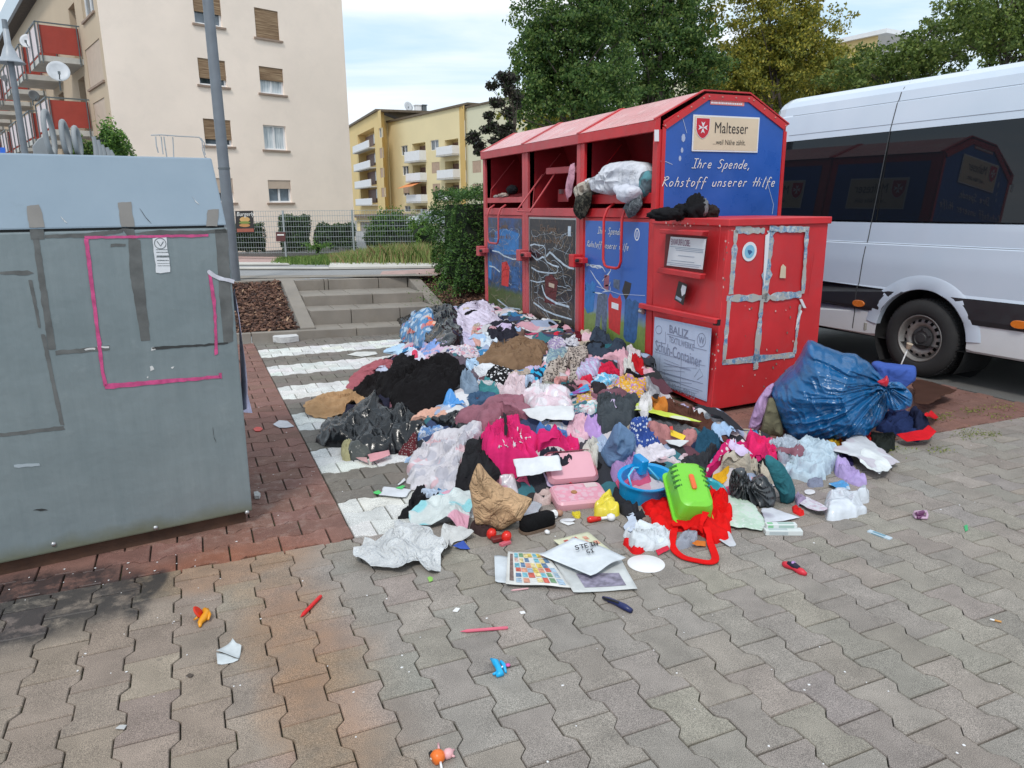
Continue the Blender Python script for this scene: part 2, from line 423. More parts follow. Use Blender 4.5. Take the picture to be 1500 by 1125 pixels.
flat('kerb',[(330,395.8),(482,395.8),(481,394.4),(330,394.4)],LITE,.02,.02)
flat('kerb',[(482,395.5),(648,393.5),(648,387.5),(484,388.6)],LITE,.016,.03)
flat('kerb',[(330,389),(424,389),(415,386.4),(330,386)],LITE,.016,.02)
# ---- planted beds
def bed(X0,X1,Ya,za,Yb,zb,n=26):
    mb=MB(); xs=np.linspace(X0,X1,n); ys=np.linspace(0,1,n)
    vs=[(x,Ya+(Yb-Ya)*t,za+(zb-za)*t+.018*fbm(np.array([x*4]),np.array([t*9]),3)[0]) for t in ys for x in xs]
    mb.add(vs,[(i*n+k,i*n+k+1,(i+1)*n+k+1,(i+1)*n+k) for i in range(n-1) for k in range(n-1)]); return mb
SOIL=paint('mulch_soil',(.035,.020,.014),.95,var=.3,vs=12,bump=.8,bs=60,bd=.01,kind='World')
m=N('bark_chip'); rn=m.nd('ShaderNodeNewGeometry').outputs['Random Per Island']
m.col(m.ramp(rn,[(0,(.030,.014,.010)),(.35,(.065,.030,.020)),(.7,(.12,.055,.035)),(.93,(.19,.10,.065)),(1,(.38,.25,.16))])); m.rough(.85); CHIP=m.m
b1=struct(bed(-3.5,1.16,9.46,.09,11.32,.53).build('mulch_bed',SOIL,smooth='all',fixn=False))
b2=struct(bed(3.20,9,9.75,.05,11.32,.53).build('mulch_bed',SOIL,smooth='all',fixn=False))
def chips(par,X0,X1,Ya,za,Yb,zb,n,seed):
    r=np.random.default_rng(seed); mb=MB()
    for i in range(n):
        x=r.uniform(X0,X1);t=r.random(); p=V(x,Ya+(Yb-Ya)*t,za+(zb-za)*t+r.uniform(.005,.035))
        l=r.uniform(.012,.042);wd=r.uniform(.006,.016);th=r.uniform(.002,.005); an=r.uniform(0,6.28); u=unit(V(math.cos(an),math.sin(an),r.normal(0,.4)+.15*math.sin(an))); n_=unit(V(r.normal(0,.5),-.3+r.normal(0,.5),1)); v=unit(np.cross(n_,u)); q=np.cross(u,v)
        mb.obox(p,u*l,v*wd,q*th)
    o=mb.build('bark_mulch',CHIP,par,fixn=False); o['kind']='stuff'
chips(b1,-.2,1.16,9.5,.10,11.3,.53,3600,1); chips(b2,3.22,4.4,9.85,.07,11.3,.53,2000,2)
# ---- steps
stepsT=thing('garden_steps','four grey concrete steps rising to the street between two bark mulch beds','steps',(2.2,9.4,0))
def sy(Yk,x): return Yk-.075*(x-1.38)
def sz(z,x): return z-.012*(x-1.38)
def block(name,xa,xb,Yk,z0,z1,d,par=stepsT,dz=0):
    g=.004
    a=[(xa+g,sy(Yk,xa),z0),(xb-g,sy(Yk,xb),z0),(xb-g,sy(Yk,xb)+d,z0),(xa+g,sy(Yk,xa)+d,z0)]
    b=[(p[0],p[1],sz(z1,p[0])+dz) for p in a]
    return MB().hexa(a,b).build(name,KERB,par,bevel=.006)
xr=3.04
for nm,Yk,z0,z1,js in (('r1',9.854,0,.281,[1.376,1.90,2.55,xr]),('r2',10.43,.1,.411,[1.376,2.32,xr]),('r3',11.25,.25,.555,[1.376,1.80,1.86,2.6,xr])):
    for a,b in zip(js[:-1],js[1:]): block('riser_block',a,b,Yk,z0,z1,.12)
for Yk,Yn,z in ((9.46,9.854,.098),(9.974,10.43,.275),(10.55,11.25,.405)):
    xs=np.linspace(1.376,xr,6)
    for a,b in zip(xs[:-1],xs[1:]): block('tread_slab',a,b,Yk,z-.1,z,Yn-Yk-.003)
xs=np.linspace(-.6,3.2,8)
for a,b in zip(xs[:-1],xs[1:]): block('top_slab',a,b,11.37,.4,.558,.3)
kerbT=thing('kerb_edging','low concrete kerb edging along the foot of the steps and mulch bed','kerb',(1,9.3,0))
ks=[-3.4,-2.4,-1.4,-.4,.60,1.86,2.55,3.6]
for a,b in zip(ks[:-1],ks[1:]): block('kerb_stone',a,b,9.355,-.02,.105,.10,kerbT)
for xa,xb in ((1.19,1.37),(3.05,3.23)):
    sl=MB().hexa([(xa,9.46,-.02),(xb,9.46,-.02),(xb,11.36,.2),(xa,11.36,.2)],[(xa,9.46,.13),(xb,9.46,.13),(xb,11.30,.575),(xa,11.30,.575)])
    sl.build('side_kerb',KERB,stepsT,bevel=.008)
for i,x in enumerate(np.linspace(-3.4,1.18,6)[:-1]):
    MB().box((x,11.30,.3),(x+.9,11.365,.575)).build('kerb_stone',KERB,kerbT,bevel=.006)
# ================================================================ BACKGROUND BUILDINGS
def horiz(x,y=300):
    r=ray(x,y); return unit(V(r[0],r[1],0))
WHITEP=paint('white_plastic',(.75,.75,.76),.4,var=.04,bump=0)
SILL=paint('window_sill',(.30,.22,.17),.8,bump=0)
m=N('window_glass'); co=m.coord('World'); m.col(m.ramp(m.noise(co,1.4,3),[(.35,(.03,.04,.05)),(.65,(.16,.20,.24))])); m.rough(.06); m.p.inputs['Specular IOR Level'].default_value=.8; GLASS=m.m
m=N('net_curtain'); co=m.coord('World',(8,8,.3)); m.col(m.ramp(m.noise(co,3,3),[(.35,(.35,.42,.47)),(.6,(.72,.76,.78))])); m.rough(.5); m.p.inputs['Coat Weight'].default_value=.5; CURT=m.m
m=N('bamboo_blind'); co=m.coord('World',(.6,.6,14)); m.col(m.ramp(m.noise(co,1.6,4,.7),[(.3,(.10,.055,.03)),(.5,(.24,.155,.09)),(.7,(.40,.29,.18))])); m.rough(.9); BLIND=m.m
SHUT=paint('roller_shutter',(.50,.40,.32),.7,bump=0,var=.08)
class Wall:
    # vertical wall: starts at P, runs along d, faces n; s along, z up
    def __init__(s,P,d,n): s.P=V(P[0],P[1],0); s.d=unit(V(d[0],d[1],0)); s.n=unit(V(n[0],n[1],0)); s.holes=[]
    def at(s,a,z,o=0): return V(*(s.P+s.d*a+s.n*o)[:2],z)
    def sz(s,x,y):
        Q=PL(x,y,s.P,s.n); return float((Q-s.P)@s.d),float(Q[2])
    def make(s,name,mat,par,s0,s1,z0,z1,thick=.3):
        ss=sorted({s0,s1}|{v for h in s.holes for v in h[:2]}); zs=sorted({z0,z1}|{v for h in s.holes for v in h[2:4]})
        mb=MB()
        for i in range(len(ss)-1):
            for j in range(len(zs)-1):
                a,b,c,d=ss[i],ss[i+1],zs[j],zs[j+1]; mx_,mz=(a+b)/2,(c+d)/2
                if any(h[0]<mx_<h[1] and h[2]<mz<h[3] for h in s.holes): continue
                if b-a<1e-4 or d-c<1e-4: continue
                mb.add([s.at(a,c),s.at(b,c),s.at(b,d),s.at(a,d)],[(0,1,2,3)])
        for h in s.holes:
            a,b,c,d,dp=h; q=[(a,c),(b,c),(b,d),(a,d)]
            for k in range(4):
                p,r=q[k],q[(k+1)%4]; mb.add([s.at(p[0],p[1]),s.at(r[0],r[1]),s.at(r[0],r[1],-dp),s.at(p[0],p[1],-dp)],[(0,1,2,3)])
            if dp>.5: mb.add([s.at(a,c,-dp),s.at(b,c,-dp),s.at(b,d,-dp),s.at(a,d,-dp)],[(0,1,2,3)])
        bm=mb.build(name,mat,par,fixn=False); return bm
    def rect(s,mb,a,b,c,d,o0,o1):
        mb.hexa([s.at(a,c,o1),s.at(b,c,o1),s.at(b,c,o0),s.at(a,c,o0)],[s.at(a,d,o1),s.at(b,d,o1),s.at(b,d,o0),s.at(a,d,o0)])
    def win(s,par,a,b,c,d,dp=.16,kind='glass',frac=0,bm=BLIND,sill=True,split=True,curt=False):
        s.holes.append((a,b,c,d,dp)); f=.07
        mb=MB(); 
        for q in ((a,b,c,c+f),(a,b,d-f,d),(a,a+f,c+f,d-f),(b-f,b,c+f,d-f)): s.rect(mb,*q,-dp+.05,-dp-.02)
        if split: s.rect(mb,(a+b)/2-f*.6,(a+b)/2+f*.6,c+f,d-f,-dp+.055,-dp-.02)
        w_=mb.build('window',WHITEP,par)
        mb=MB(); s.rect(mb,a+f,b-f,c+f,d-f,-dp,-dp-.03); mb.build('pane',CURT if curt else GLASS,w_)
        if frac: 
            mb=MB(); s.rect(mb,a+.02,b-.02,d-(d-c)*frac,d-.01,-.03,-.07); mb.build('blind',bm,w_)
        if sill: mb=MB(); s.rect(mb,a-.12,b+.12,c-.09,c-.01,.08,-dp); mb.build('sill',SILL,w_)
        return w_
# ---- cream block
CREAM=paint('cream_render',(.87,.745,.645),.95,var=.06,vs=.35,bump=.25,bs=30,bd=.004,kind='World',dirt=.12,dirt_sheen_c=(.45,.40,.35))
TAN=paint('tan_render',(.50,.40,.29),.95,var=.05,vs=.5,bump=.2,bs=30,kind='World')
Kr=G(522,372,-.75); dg=horiz(1800); df=horiz(-140)
ng=unit(np.cross(dg,V(0,0,1))); ng=ng if ng@(CAM-Kr)>0 else -ng
t=PL(172,235,Kr,ng); Kl=V(t[0],t[1],0); LG=float((V(Kr[0],Kr[1],0)-Kl)@dg)
nf=unit(np.cross(df,V(0,0,1))); nf=nf if nf@(CAM-Kl)>0 else -nf
B=thing('apartment_building','cream four storey apartment block with red balconies and bamboo blinds at the left','building',(Kl[0],Kl[1],-.8))
Wg=Wall(Kl,dg,ng); Wf=Wall(Kl,df,nf)
HB=Wf.sz(28,42)[1]
for rect,kind in (((281,-12,326,38),('b',.62)),((289,85,333,127),('b',.74)),((297,173,341,215),('b',.76)),((309,259,344,298),('s',.6)),
    ((372,12,410,58),('b',.98)),((379,97,417,139),('b',.5)),((385,182,421,221),('n',0)),((392,262,428,298),('s',.38))):
    a,zt=Wg.sz(rect[0],rect[1]); b,zb=Wg.sz(rect[2],rect[3]); zt2=Wg.sz(rect[2],rect[1]+4)[1]; zt=(zt+zt2)/2; zb=(zb+Wg.sz(rect[0],rect[3]-3)[1])/2
    Wg.win(B,a,b,zb,zt,kind='glass',frac=kind[1],bm=SHUT if kind[0]=='s' else BLIND,curt=kind[0]=='n' or rect[0]==379)
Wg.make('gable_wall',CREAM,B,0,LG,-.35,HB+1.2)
mb=MB(); Wg.rect(mb,-.05,LG+.03,-1.2,-.34,.05,-.1); mb.build('plinth',paint('plinth_grey',(.16,.155,.15),.9,bump=.2),B)
sA,zA=Wf.sz(115.2,39.5); zB=Wf.sz(128,128)[1]; sC=Wf.sz(70,78)[0]
FH=2.85
pitch=max(4.,sC-sA)*.64; BL=min(2.9,pitch*.86)
for q in ((122,-8,135,26),(131,80,148,126),(143,170,156,205)):
    a,zt=Wf.sz(q[2],q[1]); b,zb=Wf.sz(q[0],q[3])
    a,b=min(a,b),max(a,b); z0=Wf.sz((q[0]+q[2])/2,q[3])[1]; Wf.win(B,a,max(b,a+1.1),z0,z0+1.5,frac=0 if q[1]<0 else .97,bm=SHUT)
BALC=[];PINKW=paint('balcony_white_panel',(.66,.57,.58),.6,var=.05,bump=0); REDB=paint('balcony_red_panel',(.33,.045,.03),.65,var=.08,bump=0); RAILM=paint('rail_metal',(.10,.12,.13),.5,bump=0)
CONC=paint('balcony_slab',(.48,.47,.44),.85,bump=0); DOORG=paint('balcony_door',(.16,.09,.08),.5,bump=0)
for k in range(9):
    for r in range(4):
        s0=sA+k*pitch; zr=zA-FH*r; sl=zr-1.25
        if sl<-.5: continue
        Wf.holes.append((s0+.3,s0+1.7,sl+.05,sl+2.25,1.0))
        bl=MB(); Wf.rect(bl,s0-.1,s0+BL,sl-.22,sl,1.55,.0); b_=bl.build('balcony',CONC,B)
        p=MB(); Wf.rect(p,s0-.1,s0-.06,sl+.1,zr-.1,1.5,.05); p.build('red_panel',REDB,b_)
        p=MB(); Wf.rect(p,s0-.1,s0+BL*.5,sl+.1,zr-.1,1.56,1.52); Wf.rect(p,s0+BL*.5+.01,s0+BL,sl+.1,zr-.1,1.56,1.52); p.build('pale_panel',PINKW,b_)
        p=MB()
        for a_,b2,o0,o1 in ((s0-.12,s0+BL+.02,1.6,1.55),(s0-.12,s0-.08,1.55,0)): Wf.rect(p,a_,b2,zr-.03,zr+.02,o0,o1)
        for ss_ in (s0-.12,s0+BL*.5,s0+BL): Wf.rect(p,ss_,ss_+.05,sl-.3,zr,1.62,1.57)
        for oo in (.1,1.45): Wf.rect(p,s0-.15,s0-.11,sl-.3,zr,oo+.04,oo)
        p.build('railing',RAILM,b_)
        p=MB(); Wf.rect(p,s0+.35,s0+1.6,sl+.06,sl+2.2,-.85,-.95); p.build('balcony_door',DOORG,b_)
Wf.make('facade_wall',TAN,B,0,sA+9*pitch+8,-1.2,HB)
mb=MB(); Wf.rect(mb,-.0,sA+9*pitch+8,HB+.02,HB+.25,.55,-.3); mb.build('eaves',paint('dark_eaves',(.035,.03,.03),.6,bump=0),B)
# slate roof leaning back from the eaves, and the far walls
LF=sA+9*pitch+8
mb=MB(); a=[Wf.at(-0.0,HB+.2,.50),Wf.at(LF,HB+.2,.50),Wf.at(LF,HB+4.4,-1.2),Wf.at(-0.0,HB+4.4,-1.2)]; mb.slab(a,(0,0,1),.06,-.06)
mb.build('roof',paint('roof_slate',(.40,.47,.53),.6,bump=0),B)
mb=MB(); p0=V(*Kl[:2],0)+dg*LG
mb.hexa([p0-ng*.05+V(0,0,-1),p0-ng*.05+df*LF+V(0,0,-1),p0+df*LF-dg*.3+V(0,0,-1),p0-dg*.3-ng*.05+V(0,0,-1)],[p0-ng*.05+V(0,0,HB+.5),p0-ng*.05+df*LF+V(0,0,HB+.5),p0+df*LF-dg*.3+V(0,0,HB+.5),p0-dg*.3-ng*.05+V(0,0,HB+.5)]); mb.build('rear_wall',CREAM,B)
DISH=paint('dish_grey',(.50,.52,.55),.45,bump=0)
def dish(px,py,r_px,face,lab,sdist,out,mat=DISH,grp='satellite dishes on the balconies'):
    Q=PL(px,py,Wf.P+nf*out,nf); c=RW.T@(Q-CAM); rr=r_px*c[2]/FPX
    T=thing('satellite_dish',lab,'satellite dish',Q-V(0,0,rr*1.3),grp)
    f=unit(face); prof=[(0.001,-.18*rr),(.4*rr,-.15*rr),(.75*rr,-.07*rr),(rr,0.02*rr),(rr*1.02,0.0),(.75*rr,-.1*rr),(.001,-.22*rr)]
    MB().lathe(prof,Q,f,24).build('reflector',mat,T,smooth='all')
    dn=V(0,0,-1); MB().tube([Q+dn*rr*.9,Q+dn*rr*.7+f*rr*.9],.02,6).obox(Q+dn*rr*.6+f*rr*.95,V(.04,0,0),V(0,.04,0),V(0,0,.05)).build('feed_arm',RAILM,T)
    MB().tube([Q-f*.2,Q-f*.25+dn*rr*1.5],.03,6).build('mast',RAILM,T)
to=unit(CAM-Kl)
dish(40.5,59.5,10.5,to+V(-.2,.1,.3),'pale satellite dish high above the second red balcony from the corner','a',1.6)
dish(85.5,104,15,to+V(.1,0,.3),'large pale satellite dish above the lower corner balcony','a',1.6)
dish(50,140,7.5,to+V(.5,0,.2),'small dark grey satellite dish left of the lower balcony column','a',1.6,paint('dish_dark',(.15,.16,.17),.5,bump=0))
dish(9,115,5.5,to+V(.2,0,.2),'tiny grey satellite dish nearest the left picture edge','a',1.6,paint('dish_dark',(.15,.16,.17),.5,bump=0))
# ---- yellow blocks in the distance
YEL=paint('yellow_render',(.70,.53,.25),.95,var=.05,vs=.2,bump=0,kind='World',dirt=.1,dirt_sheen_c=(.45,.38,.25)); OCH=paint('ochre_render',(.62,.42,.15),.95,var=.05,vs=.2,bump=0,kind='World'); PALE=paint('pale_yellow_render',(.62,.60,.44),.95,var=.04,vs=.2,bump=0,kind='World')
YL=paint('light_yellow_render',(.74,.63,.38),.95,var=.06,vs=.15,bump=0,kind='World')
BW=paint('balcony_white',(.72,.73,.75),.6,bump=0,var=.04); SH2=paint('beige_shutter',(.42,.30,.22),.7,bump=0); LOG=paint('loggia_inside',(.16,.10,.06),.9,bump=0)
def q4(x,y): return 500+x/4.6875,140+y/4.6875
def Pz(x,y,Z): p=AD(x,y,Z); return p
ZB=-1.5
def wallpx(xa,Za,xb,Zb):
    A=AD(xa,302,Za); Bp=AD(xb,301,Zb); d=unit((Bp-A)*V(1,1,0)); n=unit(np.cross(d,V(0,0,1))); n=n if n@(CAM-A)>0 else -n
    return Wall(A,d,n),float(np.linalg.norm((Bp-A)[:2]))
def hole(W,r): 
    x0,y0=q4(r[0],r[1]); x1,y1=q4(r[2],r[3]); a=W.sz(x0,(y0+y1)/2)[0]; b=W.sz(x1,(y0+y1)/2)[0]; c=W.sz((x0+x1)/2,y1)[1]; d=W.sz((x0+x1)/2,y0)[1]; return a,b,c,d
B2=thing('apartment_building','distant yellow apartment block with stacked white balconies and an orange awning','building',AD(600,330,105))
W,Lw=wallpx(573,108.6,676,92)
for r,k in (((412,343,455,410),0),((420,483,462,548),0),((425,622,468,690),.7),((432,757,475,797),0),((613,305,668,375),0),((620,457,675,533),.99),((627,605,678,672),.99)):
    W.win(B2,*hole(W,r),dp=.15,frac=k,bm=SH2,sill=False)
for r,bl in (((487,325,578,400),(478,383,583,455)),((490,475,580,540),(487,533,587,590)),((497,605,585,685),(490,680,592,733)),((710,300,803,355),(698,350,810,412)),((712,448,808,515),(703,510,815,572)),((712,597,810,665),(708,660,818,715)),((507,755,590,797),None)):
    h=hole(W,r); W.holes.append(h+(1.3,))
    mb=MB(); W.rect(mb,h[0]+.1,(h[0]+h[1])/2,h[2],h[3]-.3,-1.1,-1.25); mb.build('loggia_door',DOORG,B2); mb=MB(); W.rect(mb,(h[0]+h[1])/2+.1,h[1]-.1,h[2]+.8,h[3]-.3,-1.1,-1.25); mb.build('loggia_window',GLASS,B2)
    if bl:
        a,b,c,d=hole(W,bl); mb=MB(); W.rect(mb,a,b,c+.12,d,1.0,.9); W.rect(mb,a,a+.1,c+.12,d,.9,0); W.rect(mb,b-.1,b,c+.12,d,.9,0); bo=mb.build('balcony',BW,B2)
        mb=MB(); W.rect(mb,a,b,c-.1,c+.1,1.05,-.02); mb.build('balcony_slab',CONC,bo)
a,b,c,d=hole(W,(470,597,572,632)); MB().slab([W.at(a,d-.1,.1),W.at(b,d+.1,.1),W.at(b,c+.1,1.9),W.at(a,c-.1,1.9)],(0,0,1),.05).build('awning',paint('orange_awning',(.75,.28,.10),.7,bump=0),B2)
HT=W.sz(*q4(820,75))[1]
W.make('facade_wall',YL,B2,0,Lw,ZB,HT); mb=MB(); W.rect(mb,-.2,Lw+2.4,HT,HT+.25,.25,-8); mb.build('roof_edge',paint('roof_edge_dark',(.12,.09,.06),.7,bump=0),B2)
Wc,Lc=wallpx(676,92,683.5,90.5); Wc.make('corner_wall',OCH,B2,0,Lc,ZB,HT)
B3=thing('apartment_building','far ochre apartment block with long white balconies beside the cream gable','building',AD(540,330,115))
W3,L3=wallpx(517,128,559.7,106); H3=W3.sz(*q4(280,90))[1]
Wm,Lm=wallpx(559.7,106,569,107.5)
for (y0,y1) in ((305,357),(445,495),(575,625),(705,750)):
    c=W3.sz(*q4(228,y1))[1]; d=W3.sz(*q4(228,y0))[1]; a=W3.sz(*q4(112,300))[0]; b=W3.sz(*q4(228,300))[0]
    W3.holes.append((a,b,c+.3,d+1.75,1.4)); mb=MB(); W3.rect(mb,a,b,c,d,.9,.8); W3.rect(mb,a,a+.1,c,d,.8,0); bo=mb.build('balcony',BW,B3)
    mb=MB(); W3.rect(mb,a,b,c-.12,c+.05,.95,-.02); mb.build('balcony_slab',CONC,bo)
    mb=MB(); W3.rect(mb,a+.3,(a+b)/2-.2,c+.3,d+1.4,-1.2,-1.35); mb.build('loggia_door',DOORG,B3); mb=MB(); W3.rect(mb,(a+b)/2,b-.3,c+1,d+1.4,-1.2,-1.35); mb.build('loggia_window',CURT,B3)
for r,k in (((258,222,277,290),0),((263,360,282,430),.99),((268,497,287,563),.99),((275,633,297,697),.99)): W3.win(B3,*hole(W3,r),dp=.15,frac=k,bm=SH2,sill=False,split=False)
W3.make('facade_wall',YEL,B3,0,L3,ZB,H3); Wm.make('corner_wall',OCH,B3,0,Lm,ZB,H3)
mb=MB(); W3.rect(mb,-.2,L3+.2,H3,H3+.3,.3,-12); mb.build('roof_edge',paint('roof_edge_dark',(.12,.09,.06),.7,bump=0),B3)
Wr,Lr=wallpx(569,107.5,620,128); Wr.make('side_wall',YEL,B3,0,Lr,ZB,H3-.3)
B4=thing('apartment_building','pale yellow apartment block half hidden behind the purple leaved tree','building',AD(720,330,95))
W4,L4=wallpx(683.8,91,800,78); H4=W4.sz(*q4(1030,50))[1]
for r,k in (((905,290,955,350),0),((900,447,960,530),.99),((900,605,960,680),.9)): W4.win(B4,*hole(W4,r),dp=.15,frac=k,bm=SH2,sill=False)
W4.make('facade_wall',PALE,B4,0,L4,ZB,H4); mb=MB(); W4.rect(mb,-.2,L4,H4,H4+.2,.2,-8); mb.build('roof_edge',paint('roof_edge_dark',(.12,.09,.06),.7,bump=0),B4)
B5=thing('apartment_building','ochre building whose upper corner shows between the yellow green trees','building',AD(1230,300,70))
W5,L5=wallpx(1195,70,1262,66); H5=W5.sz(1230,64)[1]; W5.make('facade_wall',YEL,B5,0,L5,ZB,H5); mb=MB(); W5.rect(mb,-1.5,L5+1,H5,H5+.35,.4,-8); mb.build('roof_edge',WHITEP,B5)
W6,L6=wallpx(900,64,1010,62); B6=thing('apartment_building','pale wall of a block glimpsed through the dark tree crowns','building',AD(950,300,63)); W6.make('facade_wall',PALE,B6,0,L6,ZB,W6.sz(950,118)[1])
GA=thing('garage_row','low row of garages with a flat brown roof before the yellow blocks','garage',AD(580,335,72))
Wq,Lq=wallpx(521,74,700,70); zt=Wq.sz(*q4(300,815))[1]; zb=Wq.sz(*q4(300,905))[1]-.6
GD=paint('garage_door',(.30,.29,.29),.6,bump=0)
for i in range(9):
    a=.4+i*2.75
    if a+2.2>Lq: break
    Wq.holes.append((a,a+2.2,zb,zt-.75,.2)); mb=MB(); Wq.rect(mb,a,a+2.2,zb,zt-.75,-.12,-.2); mb.build('garage_door',GD,GA)
Wq.make('wall',YL,GA,0,Lq,zb,zt-.3); mb=MB(); Wq.rect(mb,-.4,Lq+.3,zt-.3,zt,.5,-6); mb.build('roof',paint('garage_roof',(.17,.13,.10),.8,bump=0),GA)
# roof details
D_=AD(598.5,156,113); T=thing('satellite_dish','white satellite dish on the roof of the far ochre block','satellite dish',D_-V(0,0,1.5)); MB().lathe([(.001,-.1),(.45,-.05),(.75,.05),(.76,0),(.001,-.2)],D_,unit(to+V(.3,0,.3)),18).build('reflector',DISH,T,smooth='all'); MB().tube([D_,D_-V(0,0,2)],.05,6).build('mast',RAILM,T)
for x,wd,lab in ((612,.9,'square white chimney on the flat roof of the ochre block'),(621,.6,'small dark vent on the flat roof beside the white chimney')):
    p=AD(x,160,114); tag(MB().box((p[0]-wd/2,p[1]-.5,p[2]-1.2),(p[0]+wd/2,p[1]+.5,p[2]+.5)).box((p[0]-wd/2-.1,p[1]-.6,p[2]+.5),(p[0]+wd/2+.1,p[1]+.6,p[2]+.62)).build('chimney' if wd>.7 else 'roof_vent',WHITEP if wd>.7 else RAILM),lab,'chimney' if wd>.7 else 'vent')
# parked cars far behind the hedge
CGL=paint('car_glass',(.02,.03,.035),.08,bump=0); TYRE=paint('tyre_rubber',(.022,.022,.023),.85,bump=.2,bs=40)
def car(px,py,Z,yaw,col,lab,name='parked_car'):
    c=AD(px,py,Z); c=V(c[0],c[1],c[2]); T=thing(name,lab,'car',c,None); cs,sn=math.cos(yaw),math.sin(yaw); u=V(cs,sn,0); v=V(-sn,cs,0)
    prof=[(-2.1,.35),(-2.15,.75),(-1.9,.95),(-1.15,1.02),(-.5,1.42),(.9,1.45),(1.75,1.0),(2.1,.9),(2.12,.4)]
    def ex(pr,hw,mb):
        n=len(pr); vs=[c+u*a+V(0,0,b)-v*hw*(.86 if b>1.1 else 1) for a,b in pr]+[c+u*a+V(0,0,b)+v*hw*(.86 if b>1.1 else 1) for a,b in pr]
        return mb.add(vs,[tuple(range(n)),tuple(range(2*n-1,n-1,-1))]+[((i+1)%n,i,n+i,n+(i+1)%n) for i in range(n)])
    ex(prof,.85,MB()).build('body',paint('car_paint_'+name,col,.25,bump=0,coat=.6),T,bevel=.05)
    ex([(-1.02,1.04),(-.48,1.36),(.8,1.38),(1.4,1.04)],.862,MB()).build('side_window',CGL,T); ex([(-1.17,1.03),(-.56,1.4),(-.5,1.39),(-1.1,1.02)],.7,MB()).build('windscreen',CGL,T)
    for a in (-1.35,1.35):
        for s in (-1,1): MB().lathe([(.001,-.1),(.31,-.1),(.33,-.05),(.33,.05),(.31,.1),(.001,.1)],c+u*a+v*s*.8+V(0,0,.33),v,20).build('wheel',TYRE,T)
    for s in (-.6,.6): MB().obox(c-u*2.1+v*s+V(0,0,.72),u*.06,v*.16,V(0,0,.07)).build('headlight',WHITEP,T)
car(492,349,60,1.25,(.62,.66,.68),'white parked car seen through the mesh fence beyond the clipped hedge')
car(635,334,62,.2,(.45,.5,.55),'silver car roof showing above the bushes left of the tall hedge')
# ---- lamps
POLE=paint('galvanised_pole',(.17,.19,.215),.5,.35,var=.12,vs=6,bump=.2,bs=80)
pb=V(.575,11.50,.50); T=thing('lamp_post','tall grey lamp post rising behind the grey metal container','lamp post',pb)
ptop=V(pb[0]+.0,pb[1],8.5)
MB().tube([pb,pb+V(0,0,1.2),pb+V(0,0,1.25),ptop],[.080,.078,.075,.060],20).build('pole',POLE,T,smooth=True)
MB().tube([pb+V(0,0,.0),pb+V(0,0,.06)],.16,20).build('base_collar',POLE,T)
MB().tube([ptop,ptop+V(.1,-.3,.25),ptop+V(.2,-1.0,.35)],.045,10).build('arm',POLE,T,smooth=True); MB().obox(ptop+V(.25,-1.3,.33),V(.14,0,0),V(0,.35,0),V(0,0,.06)).build('lamp_head',POLE,T,bevel=.02)
zs=2.2; MB().tube([pb+V(0,0,1.62),pb+V(0,0,1.645)],.080,20).build('clamp_band',RAILM,T)
bx=AD(38.5,236,20); Lz=AD(17,93,20)[2]; Lp=V(bx[0],bx[1],Lz); T=thing('street_lamp','grey bell shaded street lamp before the red balconies at the left edge','street lamp',(bx[0],bx[1],-.2))
MB().tube([V(bx[0],bx[1],-.2),Lp-V(0,0,.05),Lp+V(0,0,.75),Lp+V(0,0,.95)],[.095,.075,.07,.06],12).build('pole',POLE,T,smooth=True)
MB().lathe([(.04,.75),(.07,.72),(.08,.35),(.14,.22),(.2,.05),(.3,-.06),(.345,-.1),(.33,-.11),(.18,.02),(.001,.05)],Lp,(0,0,1),28).build('lamp_shade',paint('lamp_shade',(.33,.36,.40),.4,bump=0),T,smooth='all')
# ---- mesh fence, posters
FW=paint('fence_zinc',(.34,.37,.38),.45,.5,bump=0)
pA=G(419,371.5,0); pB=G(519,370.8,0); fd=unit((pB-pA)*V(1,1,0)); fl=float(np.linalg.norm((pB-pA)[:2])); fh=float(PL(419,309,pA,np.cross(fd,V(0,0,1)))[2]-pA[2])
F=thing('mesh_fence','galvanised wire mesh fence between the street verge and the cream block','fence',pA)
def fp(a,z): q=pA+fd*a; return V(q[0],q[1],pA[2]+z)
for k in (-1,0,1,2,3): MB().obox(fp(k*fl,fh/2-.2),fd*.03,np.cross(fd,V(0,0,1))*.03,V(0,0,fh/2+.22)).build('post',FW,F)
mb=MB(); fn=np.cross(fd,V(0,0,1))
for k in range(-2,4):
    for i in range(1,28):
        a=k*fl+fl*i/28; mb.obox(fp(a,fh/2),fd*.0035,fn*.0035,V(0,0,fh/2))
    for z in np.linspace(.04,fh,9): mb.obox(fp(k*fl+fl/2,z),fd*fl/2,fn*.007,V(0,0,.007))
o=mb.build('wire_mesh',FW,F,fixn=False); o['kind']='stuff'
def ppos(x,y,off=.04): return PL(x,y,pA+fn*(off if fn@(CAM-pA)>0 else -off),fn)
fnc=fn if fn@(CAM-pA)>0 else -fn
T=thing('poster','dark burger advertising poster fixed to the mesh fence beside the lamp post','poster',ppos(358,342))
BLK=paint('poster_black',(.025,.022,.022),.5,bump=0)
MB().slab([ppos(344.5,309),ppos(370.5,308.5),ppos(372.5,341),ppos(346,341.5)],fnc,.006).build('sheet',BLK,T)
def blob(x,y,rx,ry,mat,name,par,off=.05,n=14): MB().slab([ppos(x+rx*math.cos(t),y+ry*math.sin(t),off) for t in np.linspace(0,2*math.pi,n,endpoint=False)],fnc,.003).build(name,mat,par)
